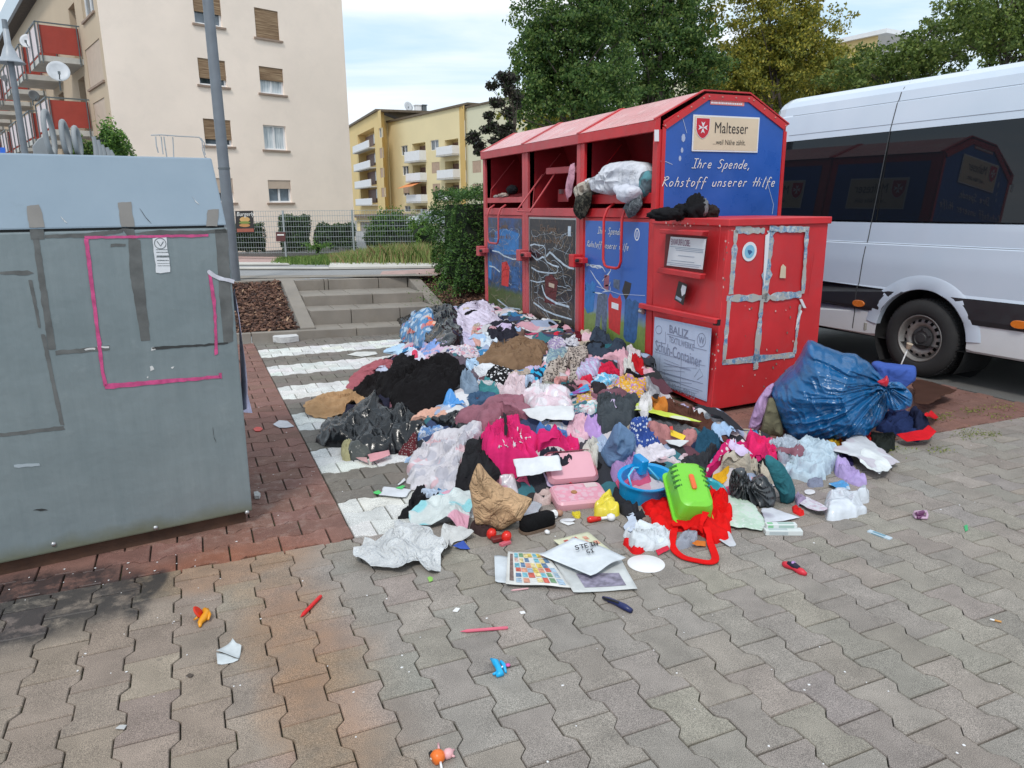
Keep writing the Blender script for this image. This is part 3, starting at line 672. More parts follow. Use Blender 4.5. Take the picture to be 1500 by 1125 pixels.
blob(358.5,330,8,2.6,paint('bun',(.45,.22,.08),.6,bump=0),'printed_bun',T); blob(358.5,326,8.5,2,paint('lettuce',(.16,.22,.05),.6,bump=0),'printed_lettuce',T,.054); blob(358.5,321.5,7.5,4,paint('bun_top',(.52,.32,.12),.6,bump=0),'printed_bun',T,.052)
MB().slab([ppos(347,335,.05),ppos(371.5,334.6,.05),ppos(372,339.5,.05),ppos(347.3,340,.05)],fnc,.003).build('printed_banner',paint('banner_red',(.30,.09,.06),.6,bump=0),T)
WH=paint('print_white',(.72,.72,.70),.7,bump=0,var=.03)
text3d('lettering','Burgerly',WH,ppos(346.5,316.5,.055),fd,(0,0,1),.20,T,shear=.2,lift=.004,sx=.92)
T=thing('poster','small dark red notice hung low on the fence behind the clipped hedge','poster',ppos(411,352)); MB().slab([ppos(404,340),ppos(418,340),ppos(418,353.5),ppos(404.5,353.5)],fnc,.006).build('sheet',paint('notice_red',(.10,.03,.03),.6,bump=0),T)
MB().slab([ppos(406,343,.05),ppos(416,343,.05),ppos(416,345,.05),ppos(406,345,.05)],fnc,.003).build('printed_bar',WH,T)
# ================================================================ PLANTS
def leaf_mat(name,stops,trans=.35):
    m=N(name); rn=m.nd('ShaderNodeNewGeometry').outputs['Random Per Island']; c=m.ramp(rn,stops); m.col(c); m.rough(.6)
    t=m.nd('ShaderNodeBsdfTranslucent'); m.l(c,t.inputs[0]); mxs=m.nd('ShaderNodeMixShader'); mxs.inputs[0].default_value=trans
    out=m.n['Material Output']; m.l(m.p.outputs[0],mxs.inputs[1]); m.l(t.outputs[0],mxs.inputs[2]); m.l(mxs.outputs[0],out.inputs[0]); return m.m
L_DARK=leaf_mat('dark_leaf',[(0,(.025,.060,.018)),(.35,(.060,.13,.030)),(.75,(.13,.22,.05)),(1,(.25,.32,.09))],.5)
L_MID=leaf_mat('mid_leaf',[(0,(.05,.09,.018)),(.5,(.11,.17,.03)),(.9,(.19,.25,.05)),(1,(.28,.30,.08))])
L_YEL=leaf_mat('yellow_leaf',[(0,(.09,.12,.02)),(.4,(.20,.21,.03)),(.8,(.34,.31,.04)),(1,(.50,.40,.06))])
L_PUR=leaf_mat('purple_leaf',[(0,(.018,.016,.014)),(.6,(.045,.035,.030)),(.85,(.03,.06,.02)),(1,(.09,.08,.05))])
L_GRN=leaf_mat('fresh_leaf',[(0,(.03,.08,.015)),(.5,(.08,.19,.03)),(1,(.20,.33,.06))])
L_HED=leaf_mat('hedge_leaf',[(0,(.014,.04,.012)),(.5,(.035,.085,.022)),(1,(.09,.16,.045))],.2)
L_THU=leaf_mat('thuja_leaf',[(0,(.016,.05,.012)),(.5,(.045,.12,.02)),(.9,(.10,.21,.04)),(1,(.19,.30,.07))],.3)
BARK=paint('bark',(.07,.055,.045),.95,var=.3,vs=8,bump=.8,bs=20,bd=.01,kind='World'); CORE=paint('hedge_inner_shade',(.008,.016,.007),.95,bump=0)  # CORE: near-black green, shade inside the hedges put into the colour
def leaves(C_,S,r,asp=.55,nrm=None,tilt=1.):
    n=len(C_); d=r.normal(size=(n,3)); 
    if nrm is not None: d=d*tilt+nrm
    d/=np.linalg.norm(d,axis=1)[:,None]; a=r.normal(size=(n,3)); u=np.cross(d,a); u/=np.linalg.norm(u,axis=1)[:,None]; v=np.cross(d,u)
    s=S[:,None]; V4=np.stack([C_-u*s,C_+v*s*asp+d*s*.12,C_+u*s,C_-v*s*asp+d*s*.12],1).reshape(-1,3)
    f=np.arange(4*n).reshape(-1,4); return V4,f
def mesh_np(name,vs,fs,mat,parent=None):
    me=bpy.data.meshes.new(name); n=len(vs); k=len(fs); me.vertices.add(n); me.vertices.foreach_set('co',vs.astype(np.float32).ravel()); w_=fs.shape[1]
    me.loops.add(k*w_); me.loops.foreach_set('vertex_index',fs.astype(np.int32).ravel()); me.polygons.add(k); me.polygons.foreach_set('loop_start',np.arange(0,k*w_,w_,dtype=np.int32)); me.update(calc_edges=True); me.materials.append(mat)
    o=bpy.data.objects.new(name,me); COL.objects.link(o)
    if parent is not None: attach(o,parent)
    return o
def tree(name,lab,base,blobs,mat,dens,ls,seed,limbs=26,tr=.2,clump=.55,group=None,gap=.0,trunk_top=None):
    r=np.random.default_rng(seed); T=thing(name,lab,'tree',base,group)
    base=np.asarray(base,float); cc=[]
    for c,rad in blobs:
        c=np.asarray(c,float); rad=np.asarray(rad,float); vol=rad.prod()*4.19; n=max(6,int(vol/(clump**3)*dens))
        p=r.normal(size=(n,3)); p/=np.linalg.norm(p,axis=1)[:,None]; p*=(r.random(n)**(.42))[:,None]; q=c+p*rad*(1+.18*r.normal(size=(n,1)))
        if gap: q=q[vnoise(q[:,0]*.9,q[:,2]*.9,seed,q[:,1]*.9)>-1+gap*1.2]
        cc.append(q)
    cc=np.concatenate(cc); per=46; n=len(cc)
    cr=clump*r.uniform(.55,1.15,n); d=r.normal(size=(n,per,3)); d/=np.linalg.norm(d,axis=2)[:,:,None]; d*=(r.random((n,per))**.4)[:,:,None]; d[:,:,2]*=.62
    P=(cc[:,None,:]+d*cr[:,None,None]).reshape(-1,3); S=r.uniform(.6,1.2,len(P))*ls
    vs,fs=leaves(P,S,r); mesh_np('crown',vs,fs,mat,T)
    top=np.asarray(trunk_top if trunk_top is not None else blobs[0][0],float)
    mb=MB(); pts=[base,base+(top-base)*.35+V(r.normal(0,.08),r.normal(0,.08),0),base+(top-base)*.7+V(r.normal(0,.15),r.normal(0,.15),0),top+V(0,0,blobs[0][1][2]*.4)]
    mb.tube(pts,[tr,tr*.75,tr*.5,tr*.15],10); mb.build('trunk',BARK,T,smooth='all')
    mb=MB()
    for i in r.choice(n,min(limbs,n),replace=False):
        e=cc[i]; t=np.clip((e[2]-base[2])/(top[2]-base[2]+1e-6)*.75,.25,.95); s=base+(top-base)*t; mid=(s+e)/2+V(0,0,.12*np.linalg.norm(e-s)); mb.tube([s,mid,e],[tr*.28,tr*.17,tr*.05],5,cap=False)
    mb.build('limbs',BARK,T,smooth='all'); return T
def bl(px,py,Z,rx,rz,ry=None): p=AD(px,py,Z); k=Z/FPX; return (p,(rx*k,(ry or rx)*k,rz*k))
def gb(px,Z,z=-.5): p=AD(px,330,Z); return (p[0],p[1],z)
tree('leafy_tree','dense dark green tree directly behind the left end of the red clothes containers',gb(838,27,-.2),[bl(840,70,27,82,105),bl(800,120,27,52,62),bl(865,-30,27,75,90),bl(880,140,26,66,52),bl(775,150,26,36,40),bl(770,90,26,26,40),bl(790,50,27,36,55)],L_DARK,.78,.072,11,tr=.22,clump=.40,gap=.25)
tree('leafy_tree','second dark green tree whose trunk shows above the middle of the container roof',gb(938,31,-.2),[bl(965,40,31,85,95),bl(940,130,31,60,46),bl(1000,-60,31,80,70),bl(1020,90,31,50,62),bl(905,20,31,50,80)],L_DARK,.62,.082,12,tr=.26,clump=.46,gap=.5)
tree('leafy_tree','loose yellow green tree standing between the container roof and the van roof',gb(1138,34,-.2),[bl(1130,95,34,72,62),bl(1150,30,34,55,70),bl(1085,120,34,60,45),bl(1190,55,34,46,48),bl(1110,-30,34,40,50),bl(1050,150,33,55,30),bl(1100,70,34,40,60),bl(1215,90,34,45,35)],L_YEL,.72,.085,13,tr=.16,clump=.46,gap=.5)
tree('leafy_tree','half yellow tree rising above the peak of the near clothes container',gb(1030,37,-.2),[bl(1010,30,37,46,90),bl(1035,100,37,45,60)],L_YEL,.42,.11,14,tr=.16,clump=.5,gap=.6)
tree('leafy_tree','thin leaved green tree above the middle of the white van roof',gb(1330,30,-.2),[bl(1320,95,30,66,36),bl(1390,75,30,62,42),bl(1255,110,30,50,30),bl(1420,30,30,60,30)],L_MID,.62,.085,15,tr=.14,clump=.42,gap=.45)
tree('leafy_tree','feathery green tree over the right end of the van roof',gb(1475,26,-.2),[bl(1470,40,26,70,52),bl(1540,10,26,90,80),bl(1400,5,26,38,18)],L_MID,.66,.075,16,tr=.14,clump=.4,gap=.45)
tree('shrub_tree','low yellow green trees filling the gap behind the near container gable',gb(1180,40,-.2),[bl(1180,125,40,90,46),bl(1090,165,38,80,36),bl(1250,120,40,60,34),bl(960,180,34,90,30),bl(830,190,32,90,30)],L_YEL,.8,.12,17,tr=.14,clump=.55,gap=.3)
# copper leaved tree: round clumps on thin boughs
ct=gb(752,20,-.2); cl=[(737,113,11,9),(722,127,9,8),(745,133,9,9),(728,150,12,8),(716,170,8,8),(745,165,8,9),(712,188,9,7),(697,196,8,6),(690,205,5,4),(722,188,8,7),(735,195,14,11),(722,208,9,7),(748,205,12,12),(702,212,6,5),(745,185,8,8),(748,120,12,14),(733,220,10,6),(700,222,7,4),(757,150,9,16)]
tree('copper_tree','slender tree with dark purple leaf clumps left of the dark green trees',ct,[bl(x,y,20,rx*.8,ry*.8) for x,y,rx,ry in cl],L_PUR,3.0,.05,21,limbs=40,tr=.07,clump=.17,trunk_top=AD(755,150,20))
# hedges
def hedge(name,lab,lo,hi,mat,n,ls,seed,rnd=.25,cat='hedge',cone=0,up=.8,rag=.05,grp=None):
    r=np.random.default_rng(seed); lo=np.asarray(lo,float); hi=np.asarray(hi,float); c=(lo+hi)/2; h=(hi-lo)/2; T=thing(name,lab,cat,(c[0],c[1],lo[2]),grp)
    def surf(p):   # p on the unit cube -> rounded box
        q=p/np.maximum(np.abs(p).max(1),1e-6)[:,None]; sp=p/np.linalg.norm(p,axis=1)[:,None]; u=q*(1-rnd)+sp*rnd
        if cone: u[:,:2]*=(1-cone*(u[:,2:3]+1)/2)
        return u
    p=r.normal(size=(n,3)); face=r.integers(0,3,n); 
    p=r.uniform(-1,1,(n,3)); ax=r.choice(3,n,p=unit_p(h)); p[np.arange(n),ax]=np.sign(r.normal(size=n)); p=p[~((ax==2)[:]&(p[:,2]<0))]; u=surf(p)
    P=c+u*h; nn=u/np.linalg.norm(u,axis=1)[:,None]; dd=fbm(P[:,0]*4+P[:,2],P[:,1]*4+P[:,2]*3,seed,3)*rag*1.4; P+=nn*(dd-.02-r.random(len(P))*rag*1.2)[:,None]; P[:,2]+=np.where(u[:,2]>.8,r.random(len(P))*rag,0)
    vs,fs=leaves(P,r.uniform(.6,1.3,len(P))*ls,r,.42,nn*.6+V(0,0,up)*r.random((len(P),1)),1.); mesh_np('foliage',vs,fs,mat,T)
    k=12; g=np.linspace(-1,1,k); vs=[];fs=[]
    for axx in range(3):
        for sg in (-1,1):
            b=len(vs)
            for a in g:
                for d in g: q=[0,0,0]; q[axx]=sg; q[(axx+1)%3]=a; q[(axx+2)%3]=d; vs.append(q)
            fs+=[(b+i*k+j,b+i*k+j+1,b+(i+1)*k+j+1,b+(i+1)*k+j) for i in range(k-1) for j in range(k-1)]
    vs=surf(np.array(vs,float))*h*.80+c; MB().add(vs,fs).build('dark_core',CORE,T,smooth='all',fixn=False); return T  # closed dark shell standing in for shade behind the leaves
def unit_p(h): a=np.array([h[1]*h[2],h[0]*h[2],h[0]*h[1]]); return a/a.sum()
hedge('tall_hedge','tall clipped conifer hedge beside the steps and left of the red containers',(3.52,10.25,.25),(5.6,11.6,1.78),L_THU,42000,.024,31,.08,cone=.03,up=2.2,rag=.08)
def hbox(x0,x1,y0,y1,Z,dep):
    a=AD(x0,y1,Z); b=AD(x1,y0,Z); return (a[0],a[1],a[2]),(b[0],b[1]+dep,b[2])
for lab,q,s,rd,cn in (('clipped box hedge under the burger poster',(338,387,331,373,26.5,1.0),32,.15,0),('tall clipped square hedge block behind the first fence post',(415,455,319,371,26.5,.8),33,.15,0),('rounded loose bush right of the square hedge block',(462,490,331,368,27,1.0),34,.8,0),('long low clipped hedge behind the fence in front of the cream corner',(484,524,330,367,27.5,1.0),35,.2,0),('dark low hedge running behind the fence towards the tall hedge',(534,650,331,368,30,1.4),36,.3,0)):
    lo,hi=hbox(*q); hedge('garden_hedge',lab,lo,hi,L_HED,9000 if q[1]-q[0]<80 else 14000,.045,s,rd,cone=cn,rag=.09)
def bush(lab,px,py,Z,rx,rz,mat,seed,n=6000,ls=.045,name='bush'):
    lo,hi=hbox(px-rx,px+rx,py-rz,py+rz,Z,rx*2*Z/FPX); return hedge(name,lab,lo,hi,mat,n,ls,seed,1.0,'bush',rag=.28,up=.5)
bush('bright green bush with arching shoots behind the fence',580,334,26,34,17,L_GRN,41,11000,.05)
bush('light green shrub just left of the tall hedge',627,345,24,20,19,L_GRN,42,6000,.05)
bush('bright leafy shrub behind the grey container near the balconies',155,212,15,22,20,L_GRN,43,6000,.045)
bush('small dark bush behind the grey container below the balconies',118,222,15,14,12,L_DARK,44,3000,.04)
bush('small green shrub at the foot of the tall hedge',652,420,10.4,9,9,L_GRN,45,900,.016)
# verge
VG=paint('verge_soil',(.10,.10,.04),.95,var=.3,vs=3,bump=.4,kind='World')
vp=[GT(x,y,.012) for x,y in ((408,386),(648,388),(700,388),(700,368),(480,372),(425,376))]
struct(MB().slab(vp,(0,0,1),.0,-.02).build('grass_verge',VG))
r=np.random.default_rng(5); n=26000; X=[];
pts=[]
while len(pts)<n:
    x=r.uniform(408,700); y=r.uniform(369,388)
    if y<388-(x-408)*1.1 and x<424: continue
    pts.append((x,y))
pts=np.array(pts); P=np.array([GT(x,y) for x,y in pts[:6500]]); P=P[r.integers(0,len(P),n)]+np.c_[r.normal(0,.07,n),r.normal(0,.30,n),np.zeros(n)]
c=(P-CAM)@RW; px=CX+FPX*c[:,0]/c[:,2]
tall=np.clip((px-455)/110,0,1); hh=r.uniform(.06,.15,n)+tall*r.uniform(0,.30,n)*(r.random(n)<.75)
a=r.uniform(0,6.28,n); wd=r.uniform(.006,.013,n); lean=r.normal(0,.28,(n,2))*hh[:,None]
b0=P+np.c_[np.cos(a)*wd,np.sin(a)*wd,np.zeros(n)]; b1_=P-np.c_[np.cos(a)*wd,np.sin(a)*wd,np.zeros(n)]; m1=P+np.c_[lean*.35,hh*.6]; tp=P+np.c_[lean,hh]
vs=np.stack([b0,b1_,m1-np.c_[np.cos(a)*wd*.6,np.sin(a)*wd*.6,np.zeros(n)],tp,m1+np.c_[np.cos(a)*wd*.6,np.sin(a)*wd*.6,np.zeros(n)]],1).reshape(-1,3); fs=np.arange(5*n).reshape(-1,5)
GRM=leaf_mat('verge_grass',[(0,(.12,.20,.04)),(.5,(.24,.32,.09)),(.75,(.38,.38,.16)),(.92,(.44,.28,.15)),(1,(.45,.20,.14))])
GR2=leaf_mat('short_grass',[(0,(.07,.14,.02)),(.6,(.14,.24,.05)),(1,(.26,.32,.09))])
sel=(tall<.25); o=mesh_np('short_verge_grass',vs.reshape(n,5,3)[sel].reshape(-1,3),np.arange(5*sel.sum()).reshape(-1,5),GR2); tag(o,'short green grass at the left end of the street verge','grass',None,'stuff')
sel=~sel; o=mesh_np('tall_verge_grass',vs.reshape(n,5,3)[sel].reshape(-1,3),np.arange(5*sel.sum()).reshape(-1,5),GRM); tag(o,'tall reddish and green wild grass along the street verge','grass',None,'stuff')
T=bush('pale green spire of weed standing in the verge grass',465.5,361,22,3.4,13,L_GRN,46,700,.035,'weed')
# ================================================================ CLOTHES CONTAINERS
RED1=paint('red_enamel',(.52,.020,.026),.42,var=.12,vs=3,bump=.12,bs=30,dirt=.35,dirt_sheen_c=(.22,.03,.03),kind='World')
RED2=paint('faded_red_enamel',(.46,.070,.080),.55,var=.15,vs=3,bump=.12,bs=30,dirt=.4,dirt_sheen_c=(.26,.10,.10),kind='World')
REDI=paint('chute_red',(.24,.008,.014),.5,var=.2,vs=4,bump=.1,kind='World',dirt=.4,dirt_sheen_c=(.08,.01,.01))
REDR=paint('red_roof_sky_sheen',(.60,.24,.24),.30,var=.12,vs=2,bump=.15,bs=12,bd=.004,kind='World',dirt=.7,dirt_sheen_c=(.72,.52,.50))  # faded red; pale base and patches paint the sky's reflection in
BLUE=paint('blue_sheet',(.018,.085,.36),.32,var=.18,vs=1.4,bump=.08,bs=14,kind='World',dirt=.15,dirt_sheen_c=(.10,.18,.42))
DRK=paint('black_rubber',(.012,.012,.013),.7,bump=0); STEEL=paint('bare_steel',(.45,.45,.46),.35,.8,bump=0)
BEIGE=paint('beige_sign',(.62,.52,.38),.5,var=.06,bump=0,vs=5,kind='World'); WHB=paint('paper_white',(.68,.70,.74),.5,var=.05,bump=0); SKYW=paint('faded_blue_print',(.40,.50,.68),.5,var=.1,vs=4,bump=0,kind='World')
RIV=paint('rivet',(.55,.25,.22),.4,.5,bump=0)
X0=3.70; YN=5.48; MWD=1.357; DEP=1.37
PROF=[(0,.06),(0,2.27),(.45,2.51),(.94,2.51),(1.37,2.29),(1.37,.06)]
# single stroke hand lettering
GL={'I':[[(.1,1),(.6,1)],[(.35,1),(.28,0)],[(0,0),(.5,0)]],'h':[[(.2,1),(.05,0)],[(.1,.35),(.3,.55),(.42,.45),(.36,0)]],'r':[[(.1,.55),(.04,0)],[(.07,.35),(.25,.55),(.38,.5)]],
'e':[[(.05,.28),(.35,.34),(.33,.55),(.15,.55),(.03,.25),(.15,0),(.38,.08)]],'S':[[(.55,.9),(.35,1.02),(.12,.85),(.18,.62),(.42,.45),(.4,.12),(.15,-.02),(0,.12)]],'p':[[(.12,.55),(-.05,-.45)],[(.1,.4),(.3,.56),(.42,.38),(.28,.05),(.05,.05)]],
'n':[[(.1,.55),(.04,0)],[(.07,.3),(.27,.55),(.4,.45),(.35,0)]],'d':[[(.38,.45),(.15,.5),(.02,.2),(.15,0),(.35,.15)],[(.5,1),(.36,0)]],',':[[(.1,.08),(.0,-.22)]],'R':[[(.15,1),(0,0)],[(0,.9),(.35,1.05),(.5,.8),(.1,.5),(.55,0)]],
'o':[[(.2,.52),(.03,.3),(.12,0),(.35,.15),(.38,.42),(.2,.52)]],'s':[[(.36,.5),(.15,.5),(.15,.32),(.32,.2),(.22,0),(.0,.04)]],'t':[[(.25,.95),(.12,.05),(.28,0)],[(0,.58),(.45,.6)]],'f':[[(.5,.9),(.35,1.02),(.22,.8),(.06,-.3)],[(0,.5),(.42,.52)]],
'u':[[(.08,.5),(.03,.1),(.18,0),(.36,.2)],[(.42,.52),(.34,0)]],'H':[[(.2,1),(.05,0)],[(.62,1),(.42,0)],[(-.1,.45),(.7,.6)]],'i':[[(.12,.5),(.05,0)],[(.17,.78),(.19,.82)]],'l':[[(.2,1),(.05,0),(.15,0)]],
'E':[[(.5,1),(.1,1),(0,0),(.4,0)],[(.05,.5),(.35,.5)]],'T':[[(0,1),(.6,1)],[(.3,1),(.22,0)]],'N':[[(0,0),(.1,1),(.4,0),(.5,1)]],'G':[[(.5,.9),(.3,1),(.05,.7),(.05,.2),(.3,0),(.45,.3),(.25,.4)]],' ':[]}
def script(name,txt,mat,org,right,up,size,par,wd=.11,sx=1.0,sp=.62,lift=.002,th=.0012,seed=1,skip=0):
    right=unit(right); up=unit(up); n=np.cross(right,up); mb=MB(); x=0; r=np.random.default_rng(seed)
    for ch in txt:
        for st in GL.get(ch,[]):
            if skip and r.random()<skip: continue
            pts=[np.asarray(org)+right*((x+a)*size*sx)+up*((b+r.normal(0,.02))*size)+right*(b*.24*size)+n*lift for a,b in st]
            if len(st)>2:
                q=[]; m_=len(st)
                for i in range(m_-1):
                    p0,p1,p2,p3=pts[max(i-1,0)],pts[i],pts[i+1],pts[min(i+2,m_-1)]
                    for t in (0,.33,.66): q.append(.5*((2*p1)+(-p0+p2)*t+(2*p0-5*p1+4*p2-p3)*t*t+(-p0+3*p1-3*p2+p3)*t**3))
                pts=q+[pts[-1]]
            mb.ribbon(pts,n,size*wd,th)
        x+=sp*(.75 if ch in 'il,' else 1.15 if ch in 'HRS' else 1)
    o=mb.build(name,mat,par,fixn=False); o['kind']='stuff'; return o
def shield(par,c,right,up,h,n):
    w_=h*.42; P=lambda a,b,o: c+right*a+up*b+n*o
    ol=[(-w_,.5*h),(w_,.5*h),(w_,-.05*h),(w_*.8,-.28*h),(w_*.4,-.45*h),(0,-.52*h),(-w_*.4,-.45*h),(-w_*.8,-.28*h),(-w_,-.05*h)]
    MB().slab([P(a*1.09,b*1.06,.003) for a,b in ol],n,.001,-.001).build('shield_border',WHB,par); MB().slab([P(a,b,.0045) for a,b in ol],n,.001,-.001).build('shield',paint('shield_red',(.50,.012,.03),.5,bump=0),par)
    mb=MB(); k=h*.30
    for q in range(4):
        cs,sn=[(0,1),(1,0),(0,-1),(-1,0)][q]; f=lambda a,b:(a*sn+b*cs, b*sn-a*cs)
        pts=[(0,0),(-.42,1),(0,.72),(.42,1)]
        mb.slab([P(f(a*k,b*k)[0],f(a*k,b*k)[1]+.03*h,.006) for a,b in pts],n,.001,-.001)
    mb.build('cross',WHB,par,fixn=False)
def malteser(par,c,right,up,n,W_,H_):
    P=lambda a,b,o=.004: c+right*a+up*b+n*o
    MB().slab([P(-W_/2,-H_/2),P(W_/2,-H_/2),P(W_/2,H_/2),P(-W_/2,H_/2)],n,.002,-.003).build('sign_border',WHB,par)
    e=.012; MB().slab([P(-W_/2+e,-H_/2+e,.0065),P(W_/2-e,-H_/2+e,.0065),P(W_/2-e,H_/2-e,.0065),P(-W_/2+e,H_/2-e,.0065)],n,.001,-.001).build('sign_face',BEIGE,par)
    shield(par,P(-W_*.36,H_*.14,.007),right,up,H_*.54,n)
    text3d('lettering','Malteser',BLK,P(-W_*.19,H_*.02,.008),right,up,H_*.44,par,sx=.80); text3d('lettering','...weil Nähe zählt.',BLK,P(-W_*.20,-H_*.30,.008),right,up,H_*.21,par,sx=.80)
lab=['clothes container nearest the camera with white laundry spilling from its open chute','middle clothes container with a broken flap and a black peeling door poster','clothes container farthest from the camera next to the tall hedge']
CONT=[]
def cracks(name,mat,base,P,n,par,seed,N_=14,rg=(0.05,.95,.1,.9),wd=(.003,.012)):
    r=np.random.default_rng(seed); mb=MB()
    for i in range(N_):
        u,v=r.uniform(rg[0],rg[1]),r.uniform(rg[2],rg[3]); an=r.choice([0,1.57,3.1,.3]) + r.normal(0,.25); pts=[]
        for k in range(r.integers(4,10)):
            pts.append(P(min(max(u,rg[0]),rg[1]),min(max(v,rg[2]),rg[3]))); an+=r.normal(0,.5); u+=math.cos(an)*.075; v+=math.sin(an)*.04
        mb.ribbon(pts,n,[r.uniform(*wd) for _ in pts],.0008)
    o=mb.build(name,mat,par,fixn=False); o['kind']='stuff'; return o
for j in range(3):
    ya,yb=YN+MWD*j+.004,YN+MWD*(j+1)-.004
    T=thing('clothes_container',lab[j],'donation bin',(X0+.68,(ya+yb)/2,0),'red clothes donation containers in a row'); CONT.append(T)
    RD=RED1 if j==0 else RED2
    def bx(lo,hi,name,mat,bevel=.004): return MB().box(lo,hi).build(name,mat,T,bevel=bevel)
    pw=.075
    bx((X0,ya,.05),(X0+.09,ya+pw,2.20),'corner_post',RD); bx((X0,yb-pw,.05),(X0+.09,yb,2.20),'corner_post',RD)
    bx((X0-.004,ya+pw,1.475),(X0+.08,yb-pw,1.56),'cross_rail',RD); bx((X0,ya+pw,.05),(X0+.08,yb-pw,.13),'bottom_rail',RD)
    # side walls and back as closed shells
    for y,nm in ((ya,'side_wall'),(yb-.006,'side_wall')):
        n_=len(PROF); vs=[(X0+.05+a*(.96),y,min(b,2.5)) for a,b in PROF]+[(X0+.05+a*.96,y+.006,min(b,2.5)) for a,b in PROF]
        MB().add(vs,[tuple(range(n_)),tuple(range(2*n_-1,n_-1,-1))]+[((i+1)%n_,i,n_+i,n_+(i+1)%n_) for i in range(n_)]).build(nm,RD,T)
    bx((X0+1.35,ya+.01,.06),(X0+1.37,yb-.01,2.28),'back_wall',RD)
    for a,b,c,d in ((.12,.15,1.25,2.2),):
        Pb=[V(X0+1.374,ya+a,b),V(X0+1.374,ya+c,b),V(X0+1.374,ya+c,d),V(X0+1.374,ya+a,d)]; MB().slab(Pb,(1,0,0),.002).build('back_poster',BLUE,T)
    malteser(T,V(X0+1.378,(ya+yb)/2,1.86),V(0,1,0),V(0,0,1),V(1,0,0),.72,.34)
    # fascia + roof
    MB().hexa([(X0-.03,ya-.003,2.185),(X0+.02,ya-.003,2.185),(X0+.02,yb+.003,2.185),(X0-.03,yb+.003,2.185)],[(X0-.03,ya-.003,2.275),(X0+.02,ya-.003,2.30),(X0+.02,yb+.003,2.30),(X0-.03,yb+.003,2.275)]).build('eave_board',RD,T,bevel=.003)
    n_=24; rf=MB(); pr=[(-.032,2.277),(.45,2.522),(.94,2.522),(1.40,2.28)]
    for (a,b),(c,d) in zip(pr[:-1],pr[1:]):
        vs=[];k=10
        for u in range(k):
            for v in range(k):
                s,t=u/(k-1),v/(k-1); wv=.004*math.sin(9*s+4*t*j)*math.sin(math.pi*s)*math.sin(math.pi*t)
                vs.append((X0+a+(c-a)*s,ya-.002+(yb-ya+.004)*t,b+(d-b)*s+wv))
        rf.add(vs,[(u*k+v,u*k+v+1,(u+1)*k+v+1,(u+1)*k+v) for u in range(k-1) for v in range(k-1)])
    rf.build('roof',REDR,T,smooth=True)
    for yy in (ya-.002,yb-.028):
        st=MB()
        for (a,b),(c,d) in zip(pr[:-1],pr[1:]): st.hexa([(X0+a,yy,b),(X0+c,yy,d),(X0+c,yy+.03,d),(X0+a,yy+.03,b)],[(X0+a,yy,b+.012),(X0+c,yy,d+.012),(X0+c,yy+.03,d+.012),(X0+a,yy+.03,b+.012)])
        st.build('roof_seam',RD,T)
    # inner chute
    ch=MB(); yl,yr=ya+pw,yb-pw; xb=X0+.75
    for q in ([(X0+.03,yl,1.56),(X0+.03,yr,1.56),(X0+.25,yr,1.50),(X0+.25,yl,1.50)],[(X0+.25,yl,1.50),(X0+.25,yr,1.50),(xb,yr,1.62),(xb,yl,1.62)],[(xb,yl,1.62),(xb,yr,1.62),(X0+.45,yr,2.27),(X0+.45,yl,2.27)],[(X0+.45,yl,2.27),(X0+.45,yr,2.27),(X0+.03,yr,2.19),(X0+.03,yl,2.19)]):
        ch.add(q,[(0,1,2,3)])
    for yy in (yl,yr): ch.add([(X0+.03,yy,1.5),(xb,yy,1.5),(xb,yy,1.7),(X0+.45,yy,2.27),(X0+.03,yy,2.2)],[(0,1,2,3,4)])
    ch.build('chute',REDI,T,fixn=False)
    # seam line bars on the chute cheek
    MB().tube([(X0+.06,yr-.012,1.58),(X0+.08,yr-.012,1.80),(X0+.42,yr-.012,2.18)],.006,5).build('chute_seam',RD,T); MB().tube([(X0+.06,yl+.012,1.58),(X0+.08,yl+.012,1.80),(X0+.42,yl+.012,2.18)],.006,5).build('chute_seam',RD,T)
    if j!=1:
        bx((X0+.02,yl+.02,1.60 if j==0 else 1.625),(X0+.10,yr-.01,1.69),'tray_lip',RD,.004)
        MB().add([(X0+.10,yl+.02,1.685),(X0+.10,yr-.01,1.685),(X0+.5,yr-.01,1.75),(X0+.5,yl+.02,1.75)],[(0,1,2,3)]).build('tray',RD,T,fixn=False)
        h0=.34 if j==0 else .62; yh=[ya+.40,ya+.72] if j==0 else [ya+.62,ya+1.0]; zb=1.02 if j==0 else 1.12
        P_=[(X0+.02,yh[0],1.60),(X0-.05,yh[0],1.555),(X0-.085,yh[0],1.47),(X0-.085,yh[0],zb+.07),(X0-.085,yh[0]+.03,zb+.015),(X0-.085,yh[0]+.08,zb),(X0-.085,yh[1]-.08,zb),(X0-.085,yh[1]-.03,zb+.015),(X0-.085,yh[1],zb+.07),(X0-.085,yh[1],1.47),(X0-.05,yh[1],1.555),(X0+.02,yh[1],1.60)]
        MB().tube(P_,.013,8).build('loop_handle',RD,T,smooth='all')
    else:
        a=AX(783,254,X0+.12)[1]; b=AX(836,243,X0+.2)[1]
        MB().hexa([(X0+.10,yr-.28,1.93),(X0+.16,yr-.28,1.93),(X0+.30,yl+.03,1.93),(X0+.24,yl+.03,1.93)],[(X0+.10,yr-.28,2.0),(X0+.16,yr-.28,2.0),(X0+.30,yl+.03,2.0),(X0+.24,yl+.03,2.0)]).build('broken_flap',RD,T,bevel=.004)
        g1=AX(795,256,X0+.12); g2=AX(814,253,X0+.15); e1=AX(758,309,X0-.30); e2=AX(777,310,X0-.30)
        MB().tube([g1,e1+V(0,0,.01),e1,e2,e2+V(0,0,.01),g2],.010,8).build('bent_handle',RD,T,smooth='all')
